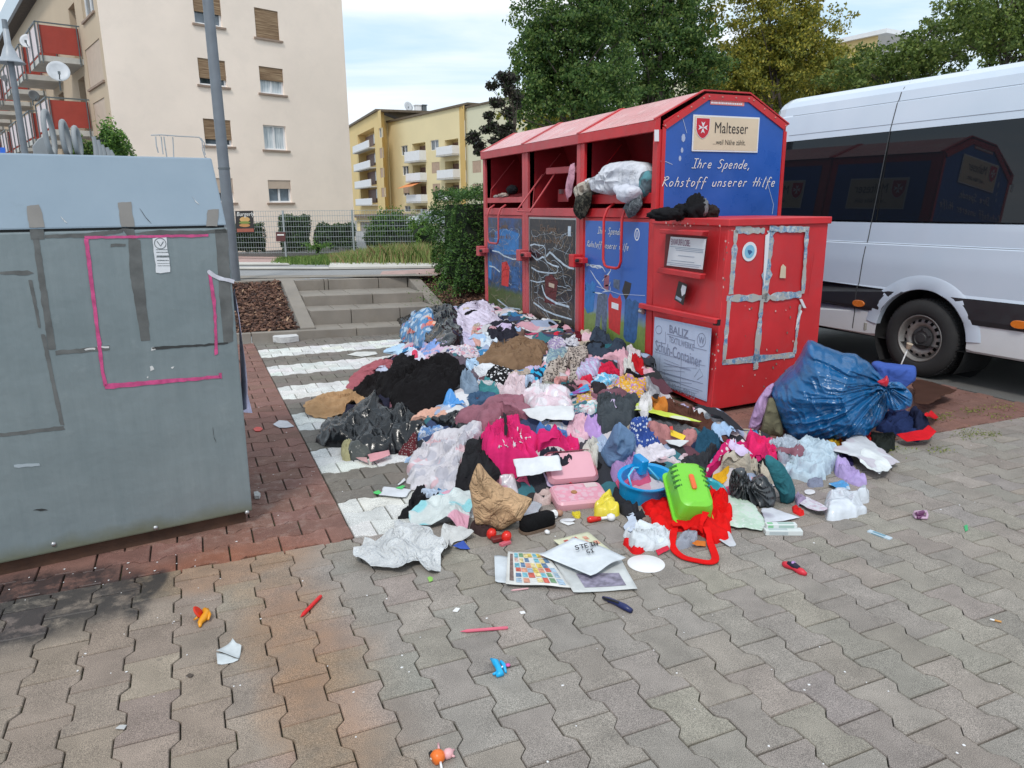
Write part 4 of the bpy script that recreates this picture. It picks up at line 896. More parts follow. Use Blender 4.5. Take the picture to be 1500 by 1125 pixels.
        q=AX(823,280,X0+.35); MB().box((q[0],q[1]-.16,q[2]-.12),(q[0]+.01,q[1]+.10,q[2]+.02)).build('inner_bracket',RED2,T); MB().box((q[0]-.03,q[1]-.05,q[2]-.03),(q[0],q[1]+.02,q[2]+.02)).build('latch',STEEL,T)
    # door + poster
    d=MB().box((X0+.012,ya+pw,.13),(X0+.032,yb-pw,1.472)).build('door',RD,T,bevel=.003)
    da,db=ya+pw+.03,yb-pw-.03
    Q=lambda u,v,o=0.0: V(X0+.008-o,db+(da-db)*u,.16+(1.44-.16)*v)     # u from the far side to the near side, v up
    nn=V(-1,0,0)
    def pst(name,pts,mat,o,th=.0008): return MB().slab([Q(u,v,o) for u,v in pts],nn,th,-.0004).build(name,mat,d,fixn=True)
    sq=[(0,0),(1,0),(1,1),(0,1)]
    MB().slab([Q(-.03,-.02),Q(1.03,-.02),Q(1.03,1.015),Q(-.03,1.015)],nn,-.002,-.006).build('poster_backing',STEEL if j==1 else RD,d)
    m=N('door_print'); co=m.coord('World'); sx=m.nd('ShaderNodeSeparateXYZ'); m.l(co,sx.inputs[0]); z=sx.outputs[2]
    if j==0:
        sky=m.ramp(m.math('ADD',z,m.math('MULTIPLY',m.noise(co,6,5,.7),.25)),[(0,(.5,.55,.6)),(.70,(.45,.58,.72)),(.98,(.10,.24,.58)),(1,(.035,.13,.46))])
        sky=m.mix(m.ramp(m.noise(co,5,7,.75),[(.55,0),(.62,.55)]),sky,(.62,.66,.70)); sky=m.mix(m.ramp(z,[(.0,0),(.78,1),(1,1)]),m.mix(.5,sky,(.50,.56,.62)),(.035,.12,.43))
        low=(.12,.17,.045)
    elif j==2:
        sky=m.mix(m.ramp(m.noise(co,4,6,.75),[(.4,0),(.6,.9)]),(.02,.09,.28),(.025,.025,.035)); low=(.05,.07,.025)
    else:
        sky=m.mix(m.ramp(m.noise(co,5,6,.8),[(.5,0),(.72,.5)]),(.012,.012,.018),(.07,.045,.03)); low=(.03,.025,.02)
    gr=m.mix(m.noise(m.coord('World',(1,1,.25)),70,4,.8),tuple(x*.3 for x in low),tuple(min(1,x*2.6) for x in low))
    zz=m.math('ADD',z,m.math('MULTIPLY',m.noise(co,9,4),.14)); c=m.mix(m.ramp(zz,[(.0,1),(.58,1),(.66,0)]) ,sky,gr)
    if j!=0: c=m.mix(m.ramp(m.noise(co,14,6,.8),[(.56,0),(.64,.7)]),c,(.16,.10,.06))
    m.col(c); m.rough(.35); m.bump(m.noise(co,18,6,.7),.25,.004)
    pst('poster',sq,m.m,0)
    JE=paint('printed_jeans',(.10,.13,.20),.6,var=.4,vs=30,bump=0,kind='World'); RS=paint('printed_red_shirt',(.52,.03,.03),.6,var=.15,vs=20,bump=0,kind='World'); BS=paint('printed_blue_shirt',(.03,.10,.26),.6,var=.35,vs=20,bump=0,kind='World'); BD=paint('printed_blue_cloth',(.03,.16,.42),.6,var=.2,vs=16,bump=0,kind='World')
    if j==0:
        pst('printed_cloth',[(.0,.32),(.06,.27),(.17,.30),(.2,.52),(.14,.54),(.1,.5),(.02,.53)],BD,.001)
        pst('printed_jeans',[(.2,.16),(.27,.13),(.31,.30),(.34,.11),(.40,.11),(.41,.45),(.36,.46),(.24,.44)],JE,.001)
        pst('printed_shirt',[(.44,.20),(.62,.17),(.64,.42),(.61,.47),(.57,.44),(.5,.44),(.45,.47),(.42,.42)],RS,.001); pst('printed_label',[(.48,.36),(.59,.355),(.59,.40),(.48,.405)],WHB,.002)
        pst('printed_blouse',[(.68,.17),(.72,.14),(.84,.14),(.88,.18),(.9,.44),(.84,.46),(.8,.44),(.76,.46),(.69,.44)],BS,.001)
        pst('printed_dress',[(.34,.5),(.42,.48),(.43,.6),(.35,.6)],paint('printed_mauve',(.30,.10,.14),.6,bump=0),.001); pst('printed_top',[(.5,.52),(.6,.5),(.6,.58),(.5,.58)],JE,.001); pst('printed_black_top',[(.64,.50),(.70,.44),(.76,.50),(.78,.57),(.68,.58)],BLK,.001)
        MB().tube([Q(.22,.50,.002),Q(.6,.475,.002),Q(.98,.50,.002)],.0015,4).build('printed_line',WHB,d)
        script('hand_lettering','Ihre Spende,',WH,Q(.22,.905,.001),V(0,-1,0),V(0,0,1),.062,d,wd=.09,sx=1.05); script('hand_lettering','Rohstoff unserer Hilfe',WH,Q(.04,.80,.001),V(0,-1,0),V(0,0,1),.058,d,wd=.09,sx=1.0)
        c0=Q(.84,.915,.001); rn=[c0+V(0,.035*math.cos(t),.05*math.sin(t)) for t in np.linspace(0,6.2832,25)]; MB().ribbon(rn,nn,.012,.001).build('ring_emblem',WHB,d); MB().ribbon([c0+V(0,0,.028),c0+V(0,0,-.028)],nn,.012,.001).build('ring_mark',WHB,d)
        cracks('peel_marks',paint('peeled_vinyl',(.55,.60,.68),.7,bump=0),None,lambda u,v:Q(u,v,.001),nn,d,5,9,(.02,.45,.45,.66),(.002,.02))
    else:
        BRN=paint('faded_brown_print',(.22,.15,.11),.7,bump=0); CRK=paint('cracked_vinyl',(.42,.50,.58),.7,bump=0,var=.3,vs=20,kind='World'); CRB=paint('cracked_brown',(.30,.24,.18),.7,bump=0,var=.3,vs=20,kind='World')
        script('hand_lettering','Ihre Spende,',BRN,Q(.25,.90,.001),V(0,-1,0),V(0,0,1),.062,d,wd=.12,skip=.08); script('hand_lettering','Rohstoff unserer Hilfe',BRN,Q(.05,.80,.001),V(0,-1,0),V(0,0,1),.055,d,wd=.12,skip=.12)
        if j==1:
            pst('printed_shirt',[(.36,.27),(.60,.27),(.66,.48),(.52,.53),(.38,.5)],paint('printed_dark_red',(.10,.012,.014),.6,var=.4,vs=40,bump=0,kind='World'),.001); pst('printed_label',[(.46,.42),(.58,.415),(.58,.45),(.46,.455)],paint('label_tan',(.45,.36,.28),.6,bump=0),.002)
            pst('torn_poster',[(.02,-.0),(.72,.055),(.73,.15),(.55,.14),(.40,.11),(.16,.105),(.02,.12)],paint('torn_cream',(.50,.48,.30),.7,bump=0),.003,.002); pst('torn_hole',[(.32,.07),(.42,.055),(.52,.07),(.66,.09),(.70,.14),(.5,.125),(.36,.10)],BLK,.006)
            for pts in ([(.02,.76),(.12,.775),(.22,.77),(.33,.77),(.38,.74),(.38,.70),(.36,.66),(.42,.63),(.55,.61),(.68,.605)],[(.40,.68),(.48,.72),(.55,.70),(.62,.675),(.70,.655),(.78,.63),(.9,.61),(.99,.61)],[(.05,.56),(.2,.535),(.35,.535),(.5,.54),(.62,.55),(.66,.575),(.64,.60)],[(.02,.68),(.1,.66),(.18,.635),(.25,.65),(.31,.67),(.38,.665)],[(.02,.44),(.2,.435),(.36,.46)],[(.1,.24),(.35,.20),(.6,.185),(.95,.185)],[(.3,.42),(.34,.36),(.40,.32),(.62,.29),(.9,.285)]):
                MB().ribbon([Q(u,v,.001) for u,v in pts],nn,[.010+.014*abs(math.sin(3*k+len(pts))) for k in range(len(pts))],.001).build('peel_mark',CRK,d)
            cracks('crazing',CRK,None,lambda u,v:Q(u,v,.001),nn,d,8,34,wd=(.001,.005)); cracks('brown_crazing',CRB,None,lambda u,v:Q(u,v,.001),nn,d,9,46,wd=(.001,.005))
            pst('tape_piece',[(.86,.87),(.92,.87),(.92,.95),(.86,.95)],CRK,.002)
        else:
            pst('printed_shirt',[(.42,.33),(.62,.33),(.66,.52),(.58,.58),(.44,.56)],RS,.001); pst('printed_cloth',[(.02,.38),(.1,.36),(.14,.54),(.02,.56)],BD,.001); pst('printed_sky',[(.2,.66),(.45,.64),(.9,.66),(.92,.86),(.5,.9),(.25,.86)],BD,.0008)
            pst('printed_blouse',[(.72,.33),(.9,.33),(.92,.54),(.7,.54)],BS,.001)
            for pts in ([(.15,.665),(.35,.66),(.5,.63),(.75,.61),(.99,.62)],[(.05,.5),(.2,.5),(.38,.46)],[(.3,.17),(.6,.12),(.95,.14)]): MB().ribbon([Q(u,v,.002) for u,v in pts],nn,[.018]*len(pts),.001).build('peel_mark',CRK,d)
            cracks('crazing',CRB,None,lambda u,v:Q(u,v,.001),nn,d,12,40,wd=(.001,.005)); cracks('pale_crazing',CRK,None,lambda u,v:Q(u,v,.001),nn,d,13,12,wd=(.001,.006))
    # lock on the far post of the door, standing proud
    zl=1.03-.02*j; MB().box((X0-.10,yb-.06,zl-.06),(X0+.0,yb+.05,zl+.07)).box((X0-.09,yb-.22,zl-.01),(X0-.02,yb-.06,zl+.045)).build('lock_bracket',RD,T,bevel=.006); MB().lathe([(.001,.03),(.016,.03),(.018,0)],(X0-.10,yb-.16,zl+.017),(-1,0,0),12).build('lock_barrel',DRK,T)
    for k_ in (0,1):
        for y_ in (ya+.1,yb-.1): bx((X0+.1+k_*1.05,y_-.04,0),(X0+.18+k_*1.05,y_+.04,.06),'foot',DRK,0)
# end panel of the near container
T=CONT[0]; E=lambda x,y,o=0.0: AY(x,y,YN-o)
ne=V(0,-1,0)
ol=[(X0+.07,.5),(X0+.07,2.24),(X0+.475,2.475),(X0+.925,2.475),(X0+1.33,2.265),(X0+1.33,.1),(X0+.07,.1)]
MB().slab([V(x,YN+.004,z) for x,z in ol],ne,.006).build('end_panel',BLUE,T)
tr=[(X0+.03,2.235),(X0+.46,2.50),(X0+.94,2.50),(X0+1.37,2.275)]; ti=[(X0+.075,2.205),(X0+.485,2.45),(X0+.915,2.45),(X0+1.325,2.235)]
for a,b,c,d in zip(tr[:-1],tr[1:],ti[:-1],ti[1:]):
    MB().slab([V(a[0],YN-.002,a[1]),V(b[0],YN-.002,b[1]),V(d[0],YN-.002,d[1]),V(c[0],YN-.002,c[1])],ne,.012).build('gable_trim',RED1,T)
    for t in (.06,.35,.65,.94):
        q=V(*(np.array(a)*(1-t)+np.array(b)*t)); MB().lathe([(.001,.006),(.007,.005),(.009,0)],(q[0],YN-.014,q[1]-.022),ne,8).build('rivet',RIV,T)
for xx in (X0+.035,X0+1.335): MB().box((xx,YN-.008,.06),(xx+.035,YN-.002,2.22)).build('edge_strip',RED1,T)
MB().slab([E(958.5,190,.01),E(965,190,.01),E(965,207,.01),E(958.5,207,.01)],ne,.003).build('white_tag',WHB,T)
s0=E(1011.5,221.5); s1=E(1108,218); s2=E(1015,168); wd_=float((s1-s0)[0]); ht=float(s2[2]-s0[2])
malteser(T,V(s0[0]+wd_/2+.005,YN-.006,(s0[2]+s2[2])/2),V(1,0,0),V(0,0,1),ne,wd_,ht)
a=E(1013,244,.006); b=E(1103,250,.006); script('hand_lettering','Ihre Spende,',WH,a+V(0,0,-.012),V(1,0,0),V(0,0,1),.076,T,wd=.085,sx=(b[0]-a[0])/.076/7.6,sp=.62)
a=E(970,273,.006); b=E(1139,272,.006); script('hand_lettering','Rohstoff unserer Hilfe',WH,a,V(1,0,0),V(0,0,1),.078,T,wd=.085,sx=(b[0]-a[0])/.078/13.8,sp=.62)
PKT=paint('pink_sticker',(.70,.22,.20),.5,bump=0); a=E(1040.5,153,.006); b=E(1090,156,.006)
MB().slab([V(a[0],YN-.004,a[2]),V(b[0],YN-.004,a[2]),V(b[0],YN-.004,a[2]+.055),V(a[0],YN-.004,a[2]+.055)],ne,.002).build('top_sticker',PKT,T)
mb=MB(); r=np.random.default_rng(4)
for row in range(2):
    x=a[0]+.008
    while x<b[0]-.02: wq=r.uniform(.006,.018); mb.slab([V(x,YN-.0065,a[2]+.008+row*.024),V(x+wq,YN-.0065,a[2]+.008+row*.024),V(x+wq,YN-.0065,a[2]+.022+row*.024),V(x,YN-.0065,a[2]+.022+row*.024)],ne,.001); x+=wq+.006
mb.build('sticker_print',WHB,T,fixn=False)['kind']='stuff'
SCR=paint('scratch_white',(.35,.42,.58),.6,bump=0)
for pts in ([(998,168),(1002,180),(1006,195)],[(968,236),(976,237),(985,241)],[(1122,258),(1126,275),(1133,300),(1131,314)]): MB().ribbon([E(x,y,.004) for x,y in pts],ne,[.005]*len(pts),.0012).build('scratch',SCR,T)
for x,y,k in ((1001,202,6),(999,220,4),(996,232,4)): c=E(x,y,.003); MB().slab([c+V(.02*k/6*math.cos(t),0,.035*k/6*math.sin(t)) for t in np.linspace(0,5.6,7)],ne,.0012).build('paint_chip',SCR,T)
# ================================================================ SHOE CONTAINER
RED3=paint('shoe_red_enamel',(.56,.024,.030),.45,var=.14,vs=2.2,bump=.25,bs=7,bd=.006,kind='World',dirt=.3,dirt_sheen_c=(.38,.08,.085))
Nb=V(3.584,4.463,.04); Lb=V(3.705,5.45,.04); Rb=V(4.70,4.54,.04)
Nt=AY(1069,320.5,4.44); Lt=AX(954,318.5,3.70); Rt=AY(1214.5,317.5,4.53); zt=float(Nt[2]); Lt[2]=zt; Rt[2]=zt
Lt=V(3.66,5.45,zt); 
Bb=V(4.78,5.42,.04); Bt=V(Rt[0]+.04,5.42,zt)
T=thing('shoe_container','battered red shoe container with silver tape squares standing before the blue container gable','donation bin',(4.2,4.95,0))
def face(P00,P10,P11,P01):
    n=unit(np.cross(P10-P00,P01-P00)); n=n if n@(CAM-P00)>0 else -n
    return n,(lambda x,y,o=0.0: PL(x,y,P00,n)+n*o)
nF,F1=face(Lb,Nb,Nt,Lt); nR,F2=face(Nb,Rb,Rt,Nt)
bd=MB().hexa([Nb,Rb,Bb,Lb],[Nt-V(0,0,.03),Rt-V(0,0,.03),Bt-V(0,0,.03),Lt-V(0,0,.03)]).build('body',RED3,T,bevel=.006)
e=.018; MB().hexa([Nt+V(-e,-e,-.055),Rt+V(e,-e,-.055),Bt+V(e,0,-.055),Lt+V(-e,0,-.055)],[Nt+V(-e,-e,0),Rt+V(e,-e,0),Bt+V(e,0,0),Lt+V(-e,0,0)]).build('lid',RED3,T,bevel=.006)
for p in (Nb,Rb,Bb,Lb):
    q=p*.9+(Nb+Rb+Bb+Lb)/4*.1; MB().box((q[0]-.04,q[1]-.04,0),(q[0]+.04,q[1]+.04,.045)).build('foot',DRK,T)
def on(Ff,n,name,pts,mat,o=.002,th=.002,par=None,bev=0): return MB().slab([Ff(x,y,o) for x,y in pts],n,th,-.002).build(name,mat,par or T,bevel=bev)
# slot with hood
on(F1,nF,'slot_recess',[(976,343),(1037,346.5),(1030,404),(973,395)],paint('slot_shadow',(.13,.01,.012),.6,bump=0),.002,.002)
on(F1,nF,'slot_frame',[(974.5,335),(1040,338),(1037,345.5),(974.5,341)],RED3,.003,.05,bev=.005)
on(F1,nF,'slot_lip',[(972,391),(1035,401),(1033,409),(968.5,399)],RED3,.003,.045,bev=.005)
on(F1,nF,'sign_plate',[(985,346.5),(1036.5,350),(1031,394.5),(979,388.5)],WHB,.012,.004)
dx1=unit(F1(1036.5,350)-F1(985,346.5)); upF=V(0,0,1); upF=unit(upF-nF*(upF@nF)); dF=unit(np.cross(upF,nF)); PUR=paint('purple_print',(.22,.08,.16),.6,bump=0)
text3d('lettering','EINWURF/LOBE:',PUR,F1(985.5,358,.018),dF,upF,.070,T,sx=.62)
GRYP=paint('grey_print',(.30,.36,.46),.6,bump=0)
for k,(y,xa,xb) in enumerate(((360.5,984,1034),(363.5,992,1033),(366,993,1033),(384,980,1030),(387,984,1027),(374,996,1020),(381,986,1020))): MB().ribbon([F1(xa,y,.017),F1(xb,y+5*(xb-xa)/50,.017)],nF,.004,.001).build('sign_line',GRYP,T)
# sticker
on(F1,nF,'black_sticker',[(994.5,411.5),(1007,417),(1001,447),(988,439)],BLK,.001,.0015); on(F1,nF,'sticker_figure',[(1000,417),(1006,420),(1004,430),(999.5,434),(998,424)],WHB,.003,.001); on(F1,nF,'sticker_text',[(991,433),(999,438),(998,442),(990,437)],GRYP,.003,.001)
# belt ledge and hinge
on(F1,nF,'door_ledge',[(941,443.5),(1055,466.5),(1054,474.5),(940.5,451)],RED3,.002,.035,bev=.006)
MB().lathe([(.001,-.03),(.022,-.03),(.022,.03),(.001,.03)],F1(943,456,.02),dF,10).build('hinge_pin',STEEL,T); on(F1,nF,'lock_stub',[(1049,467),(1056,468),(1055,477),(1048,476)],DRK,.002,.02)
# lower sheet
on(F1,nF,'notice_sheet',[(959.5,464),(1042.5,481),(1035.5,588),(955,557)],SKYW,.002,.002)
on(F1,nF,'sheet_panel',[(961,467),(1041,484),(1034.5,585.5),(956.5,554.5)],paint('sheet_face',(.48,.56,.72),.5,var=.06,bump=0),.0045,.0005)
DP=paint('dark_blue_print',(.22,.25,.36),.6,bump=0,var=.2)
def ftext(s,x,y,size,sx,m_=DP,b=.0): text3d('lettering',s,m_,F1(x,y,.0065),dF,upF,size,T,sx=sx,bold=b)
ftext('BALIZ',981,486.5,.095,1.3,DP,.01); ftext('TEXTILWERKE',981,500.5,.075,.86); ftext('Schuh-Container',961,512.5,.135,.84,DP,.0); ftext('0 62 06-98733',980,567,.08,.95,GRYP)
def line(xa,ya,xb,yb,w_=.004,o=.006): MB().ribbon([F1(xa,ya,o),F1(xb,yb,o)],nF,w_,.001).build('sheet_line',DP,T)
for q in ((960.5,500,976,503.5),(976,486,976,503),(978,489,1019,499),(1018,498,1018,510),(1018,509,1036,513.5),(960,515,1034,536),(968,520,966,560),(999,527,997,576),(977,533,1012,541),(957,548,1030,573),(975,542,974,550),(958,541,1031,562)): line(*q,w_=.005 if q[1]<514 else .003)
for (x,y,rx,ry) in ((1028.5,498,6.2,10),(966,483,4.5,6)):
    MB().ribbon([F1(x+rx*math.cos(t),y+ry*math.sin(t),.006) for t in np.linspace(0,6.283,20)],nF,.005,.001).build('emblem_ring',DP,T)
ftext('W',1024.5,502,.08,1); MB().ribbon([F1(1018,552,.006),F1(1026,540,.006),F1(1031,550,.006),F1(1022,556,.006)],nF,.004,.001).build('shoe_sketch',GRYP,T)
r=np.random.default_rng(9)
for k in range(9):
    y=524+k*5; line(970+r.uniform(0,4),y+2,970+r.uniform(14,55),y+2+r.uniform(3,13),.002)
# taped squares on the right face
TP=N('worn_tape'); co=TP.coord('World'); 
TP.col(TP.mix(TP.ramp(TP.noise(co,9,4,.7),[(.46,0),(.56,1)]),(.42,.41,.39),TP.mix(TP.ramp(TP.noise(co,22,5,.8),[(.45,0),(.6,1)]),(.10,.24,.42),(.60,.62,.62)))); TP.rough(.45); TP.bump(TP.noise(co,45,5,.7),.5,.004); TAPE=TP.m
def tape(pts,wd,Ff=F2,n=nR,o=.0015,mat=None,par=None,seed=1,name='tape_strip',rag=.2):
    r=np.random.default_rng(seed); P=[]; 
    for (a,b),(c,d) in zip(pts[:-1],pts[1:]):
        k=14
        for i in range(k): t=i/k; P.append((a+(c-a)*t,b+(d-b)*t))
    P.append(pts[-1]); W_=[wd*(1+rag*r.normal()) for _ in P]; return MB().ribbon([Ff(x,y,o) for x,y in P],n,W_,.001).build(name,mat or TAPE,par or T,fixn=False)
for i,(pts,wd) in enumerate((([(1077,336.5),(1120,338)],.05),([(1127,335.5),(1185,336)],.045),([(1078,337),(1070.5,431)],.045),([(1130,338),(1119.5,438)],.07),([(1182,337),(1176,430)],.038),([(1064,437),(1124,436)],.05),([(1120,436),(1174,431)],.055),([(1068,440),(1060,532)],.038),([(1116,440),(1107,532)],.052),([(1172,446),(1163.5,518)],.03),([(1058,531),(1164,519.5)],.05))): tape(pts,wd,seed=i)
tape([(1107,528),(1106.5,541)],.045,seed=31,o=.003); on(F2,nR,'paper_shred',[(1121,345),(1127,341),(1124,380),(1119,420),(1118,400)],WHB,.003,.002); on(F2,nR,'loose_tape_end',[(1170,438),(1174,438),(1180,451),(1176,451)],WHB,.004,.004); on(F2,nR,'paper_shred',[(1173,454),(1174.5,456),(1169,470),(1165,483),(1167,468)],WHB,.003,.002)
on(F2,nR,'paper_patch',[(1144,391),(1147,387),(1151,391),(1150.5,407.5),(1142,407)],BEIGE,.0015,.001)
c=F2(1097.5,368.5,.002); uR=unit(np.cross(V(0,0,1),nR)); 
for rr,mt,o in ((.072,WHB,0),(.050,paint('sticker_blue',(.20,.45,.62),.5,bump=0),.0015)): MB().lathe([(.001,.0015),(rr,.0015),(rr,0)],c+nR*o,nR,24).build('round_sticker',mt,T)
on(F2,nR,'sticker_bird',[(1094.5,366),(1099,366.5),(1101.5,369),(1097,373.5),(1095,370)],paint('navy_print',(.03,.10,.25),.5,bump=0),.005,.001)
for i,(pts) in enumerate(([(1063,345),(1057,440)],[(955,322),(952,350)],[(1056,330),(1049,420),(1047,470)],[(1193,370),(1184,430)],[(1040,604),(1052,478)])): MB().ribbon([ (F1 if i in (1,2) else F2)(x,y,.001) for x,y in pts] ,nF if i in (1,2) else nR,.004,.0015).build('panel_fold',RED3,T)
RUST=paint('rust_chip',(.20,.14,.12),.9,var=.4,vs=40,bump=0,kind='World'); CH=paint('chipped_paint',(.60,.36,.34),.8,bump=0)
r=np.random.default_rng(22); mbs=[MB(),MB()]
for i in range(74):
    if i<30: x,y=1066-(.09)*(0)+r.normal(0,2.4),r.uniform(325,600); x=1069-(y-320)*.098+r.normal(0,2.2)
    elif i<44: x,y=r.uniform(957,1062),r.uniform(326,332)
    else: x,y=r.uniform(1075,1190),r.uniform(440,575)
    Ff,nn_=(F1,nF) if x<1069-(y-320)*.098 else (F2,nR); k=r.uniform(.4,1.5); q=[(x+k*math.cos(t)*r.uniform(.5,1.2),y+k*1.6*math.sin(t)*r.uniform(.5,1.2)) for t in np.linspace(0,5.3,6)]
    mbs[i%2].slab([Ff(a,b,.0008) for a,b in q],nn_,.0006)
mbs[0].build('rust_chips',RUST,T,fixn=False)['kind']='stuff'; mbs[1].build('paint_chips',CH,T,fixn=False)['kind']='stuff'
# ================================================================ GREY METAL CONTAINER
m=N('grey_sheet_metal'); co=m.coord('World'); st=m.coord('World',(6,6,.6))
c=m.ramp(m.noise(co,1.6,5,.6),[(.3,(.195,.236,.252)),(.7,(.255,.296,.312))]); c=m.mix(m.math('MULTIPLY',m.noise(st,5,5,.7),.5),c,(.105,.145,.160)); c=m.mix(m.ramp(m.noise(co,6,7,.75),[(.58,0),(.75,.4)]),c,(.30,.34,.35))
sx=m.nd('ShaderNodeSeparateXYZ'); m.l(co,sx.inputs[0]); c=m.mix(m.math('MULTIPLY',m.ramp(m.math('ADD',sx.outputs[2],m.math('MULTIPLY',m.noise(co,7,4),.10)),[(.0,1),(.13,.9),(.20,0)]),.75),c,(.13,.13,.06))
m.col(c); m.rough(.42); m.p.inputs['Metallic'].default_value=.15; b_=m.bump(m.noise(co,3,4),.7,.02); m.bump(m.noise(st,30,5,.7),.15,.002,b_); GMET=m.m
m=N('grey_cover_lit'); co=m.coord('World'); c=m.ramp(m.noise(co,1.8,5,.6),[(.3,(.23,.30,.37)),(.7,(.28,.35,.42))]); c=m.mix(m.ramp(m.noise(co,4,7,.75),[(.6,0),(.8,.4)]),c,(.14,.16,.17)); m.col(c); m.rough(.38); m.p.inputs['Metallic'].default_value=.1; m.bump(m.noise(co,2.6,4),.4,.012); GCOV=m.m  # lighter copy of the body grey: brighter light on the cover painted in
u=V(.990,.141,0); wv=V(-.141,.990,0); PD=G(370,748,.07)
T=thing('metal_container','large dented grey metal collection container with pink tape rectangle at the left edge','container',(PD[0]-1,PD[1]+.6,0))
def D(a,b,z): q=PD+u*a+wv*b; return V(q[0],q[1],z)
LW=3.1; DD=1.25
MB().hexa([D(-LW,0,.07),D(0,0,.07),D(0,DD,.07),D(-LW,DD,.07)],[D(-LW,0,1.508),D(0.012,0,1.508),D(0.012,DD,1.508),D(-LW,DD,1.508)]).build('body',GMET,T,bevel=.008,seg=2)
MB().hexa([D(-LW,.0,1.518),D(.010,.0,1.518),D(.010,DD,1.518),D(-LW,DD,1.518)],[D(-LW,.085,1.835),D(-.012,.085,1.828),D(-.012,DD-.08,1.828),D(-LW,DD-.08,1.835)]).build('cover',GCOV,T,bevel=.008,seg=2)
MB().hexa([D(-LW,.01,1.505),D(0,.01,1.505),D(0,DD-.01,1.505),D(-LW,DD-.01,1.505)],[D(-LW,.01,1.52),D(0,.01,1.52),D(0,DD-.01,1.52),D(-LW,DD-.01,1.52)]).build('gasket',DRK,T)

MB().hexa([D(-LW+.03,.035,0),D(-.03,.035,0),D(-.03,DD-.03,0),D(-LW+.03,DD-.03,0)],[D(-LW+.03,.035,.075),D(-.03,.035,.075),D(-.03,DD-.03,.075),D(-LW+.03,DD-.03,.075)]).build('base_skid',paint('rusty_skid',(.07,.035,.022),.9,var=.4,vs=10,bump=.5,kind='World'),T)
nD=-wv
def FD(x,y,o=0.0): return PL(x,y,PD,wv)+nD*o
def FC(x,y,o=0.0):
    n=unit(np.cross(u,D(0,.085,1.831)-D(0,0,1.518))); n=n if n@nD>0 else -n
    return PL(x,y,D(0,0,1.518),n)+n*o
nC=unit(np.cross(u,D(0,.085,1.831)-D(0,0,1.518))); nC=nC if nC@nD>0 else -nC
for x,y in ((78.5,797),(228,773),(362,750.5)): MB().lathe([(.001,.009),(.007,.008),(.011,.004),(.012,0)],FD(x,y),nD,12).build('rivet',STEEL,T,smooth='all')
DT=paint('tape_residue',(.115,.120,.120),.85,var=.3,vs=14,bump=.4,bs=60,kind='World'); DT2=paint('grey_gaffer_tape',(.20,.19,.18),.6,var=.12,vs=9,bump=.3,bs=50,kind='World'); PKTP=paint('pink_tape',(.50,.065,.20),.45,var=.3,vs=25,bump=.2,kind='World'); WT=paint('white_tape',(.55,.55,.62),.5,var=.2,vs=30,bump=.2,kind='World')
def tq(Ff,n,pts,mat,o=.001,name='tape_strip',th=.0012,seed=0):
    r=np.random.default_rng(seed+17); q=[]
    for (a,b),(c,d) in zip(pts,pts[1:]+pts[:1]):
        k=max(2,int(math.hypot(c-a,d-b)/6))
        for i in range(k): t=i/k; q.append((a+(c-a)*t+r.normal(0,.35),b+(d-b)*t+r.normal(0,.35)))
    P_=[Ff(x,y,o) for x,y in q]
    me=MB(); me.slab(P_,n,th,-.0005); return me.build(name,mat,T,fixn=False)
for q in ([(39,302),(57,300),(63,313),(65,333),(43,333.5)],[(172,297),(192.5,296),(197,332),(178,332.5)],[(304,307.5),(321,306.5),(319,331),(301.5,331.5)]): tq(FC,nC,q,DT2)
for s_,q in enumerate(([(43,336),(64,336),(66,350),(45,351)],[(178,335),(196,335),(199,350),(205,352),(220,499),(207,499),(190,400),(188,348)],[(48,350),(57,350),(82,512),(71,512)],[(66,344),(120,342),(180,336),(180,341),(122,348),(66,349)],[(195,342),(230,337),(300,338),(330,334),(333,341),(300,342.5),(230,344)],[(315,337),(333,336),(341,470),(342,500),(328,505),(322,440)],[(81,514),(160,506),(161,513),(82,520)],[(0,398),(40,396),(50,400),(40,403),(0,402)],[(60,490),(66,490),(94,622),(88,622)],[(0,635),(92,624),(96,629),(0,640)],[(162,357),(184,357),(184,361),(162,362)],[(42,410),(47,410),(60,480),(56,480)])): tq(FD,nD,q,DT,seed=s_,o=.0006)
for s_,q in enumerate(([(123,346),(305,343.2),(305,346.5),(125,350)],[(123,350),(129,349),(153,545),(158,566),(152,566),(147,540)],[(153,562.5),(322,549.5),(323,553.5),(154,570)],[(305,402),(309.5,400),(316,440),(319,519),(314.5,520),(313,460)],[(320,546),(324.5,546),(325,554),(321,554)])): tq(FD,nD,q,PKTP,o=.0022,name='pink_tape',seed=s_)
tq(FD,nD,[(303,397),(307,395),(316,402),(343,410),(342,415),(315,408),(304,401)],WT,o=.004,name='white_tape')
BT=paint('dark_smear',(.03,.032,.033),.6,bump=0); 
for q in ([(222,509),(240,507),(300,504),(334,501),(334,504),(300,507),(240,511),(224,511)],[(48,747),(62,745),(70,747),(60,748)],[(311,625),(314,640),(317,648),(314,640)]): tq(FD,nD,q,BT,name='scratch')
SH=paint('silver_scrape',(.60,.60,.60),.4,bump=0)
for q in ([(123,511.5),(132,509.5),(140,509.5),(140,512),(132,512),(125,513)],[(142,507),(160,507.5),(160,509.5),(142,509)],[(221.5,509),(227,508.5),(228,512.5),(222,513)],[(219,537),(224,536),(226,541),(221,543)],[(250,538),(256,537),(253,540)],[(215,552),(218,551.5),(217,554)],[(20,681),(58,678),(58,682),(22,685)]): tq(FD,nD,q,SH if q[0][0]>100 else paint('pale_scuff',(.33,.38,.42),.5,bump=0),name='scrape')
for k,q in enumerate(([(281,288),(286,293),(292,300),(287,295)],[(88,316),(92,321),(99,327),(95,324)],[(204,305),(214,318),(222,328),(213,317)])): tq(FC,nC,q,SH if k<2 else BT,name='scratch')
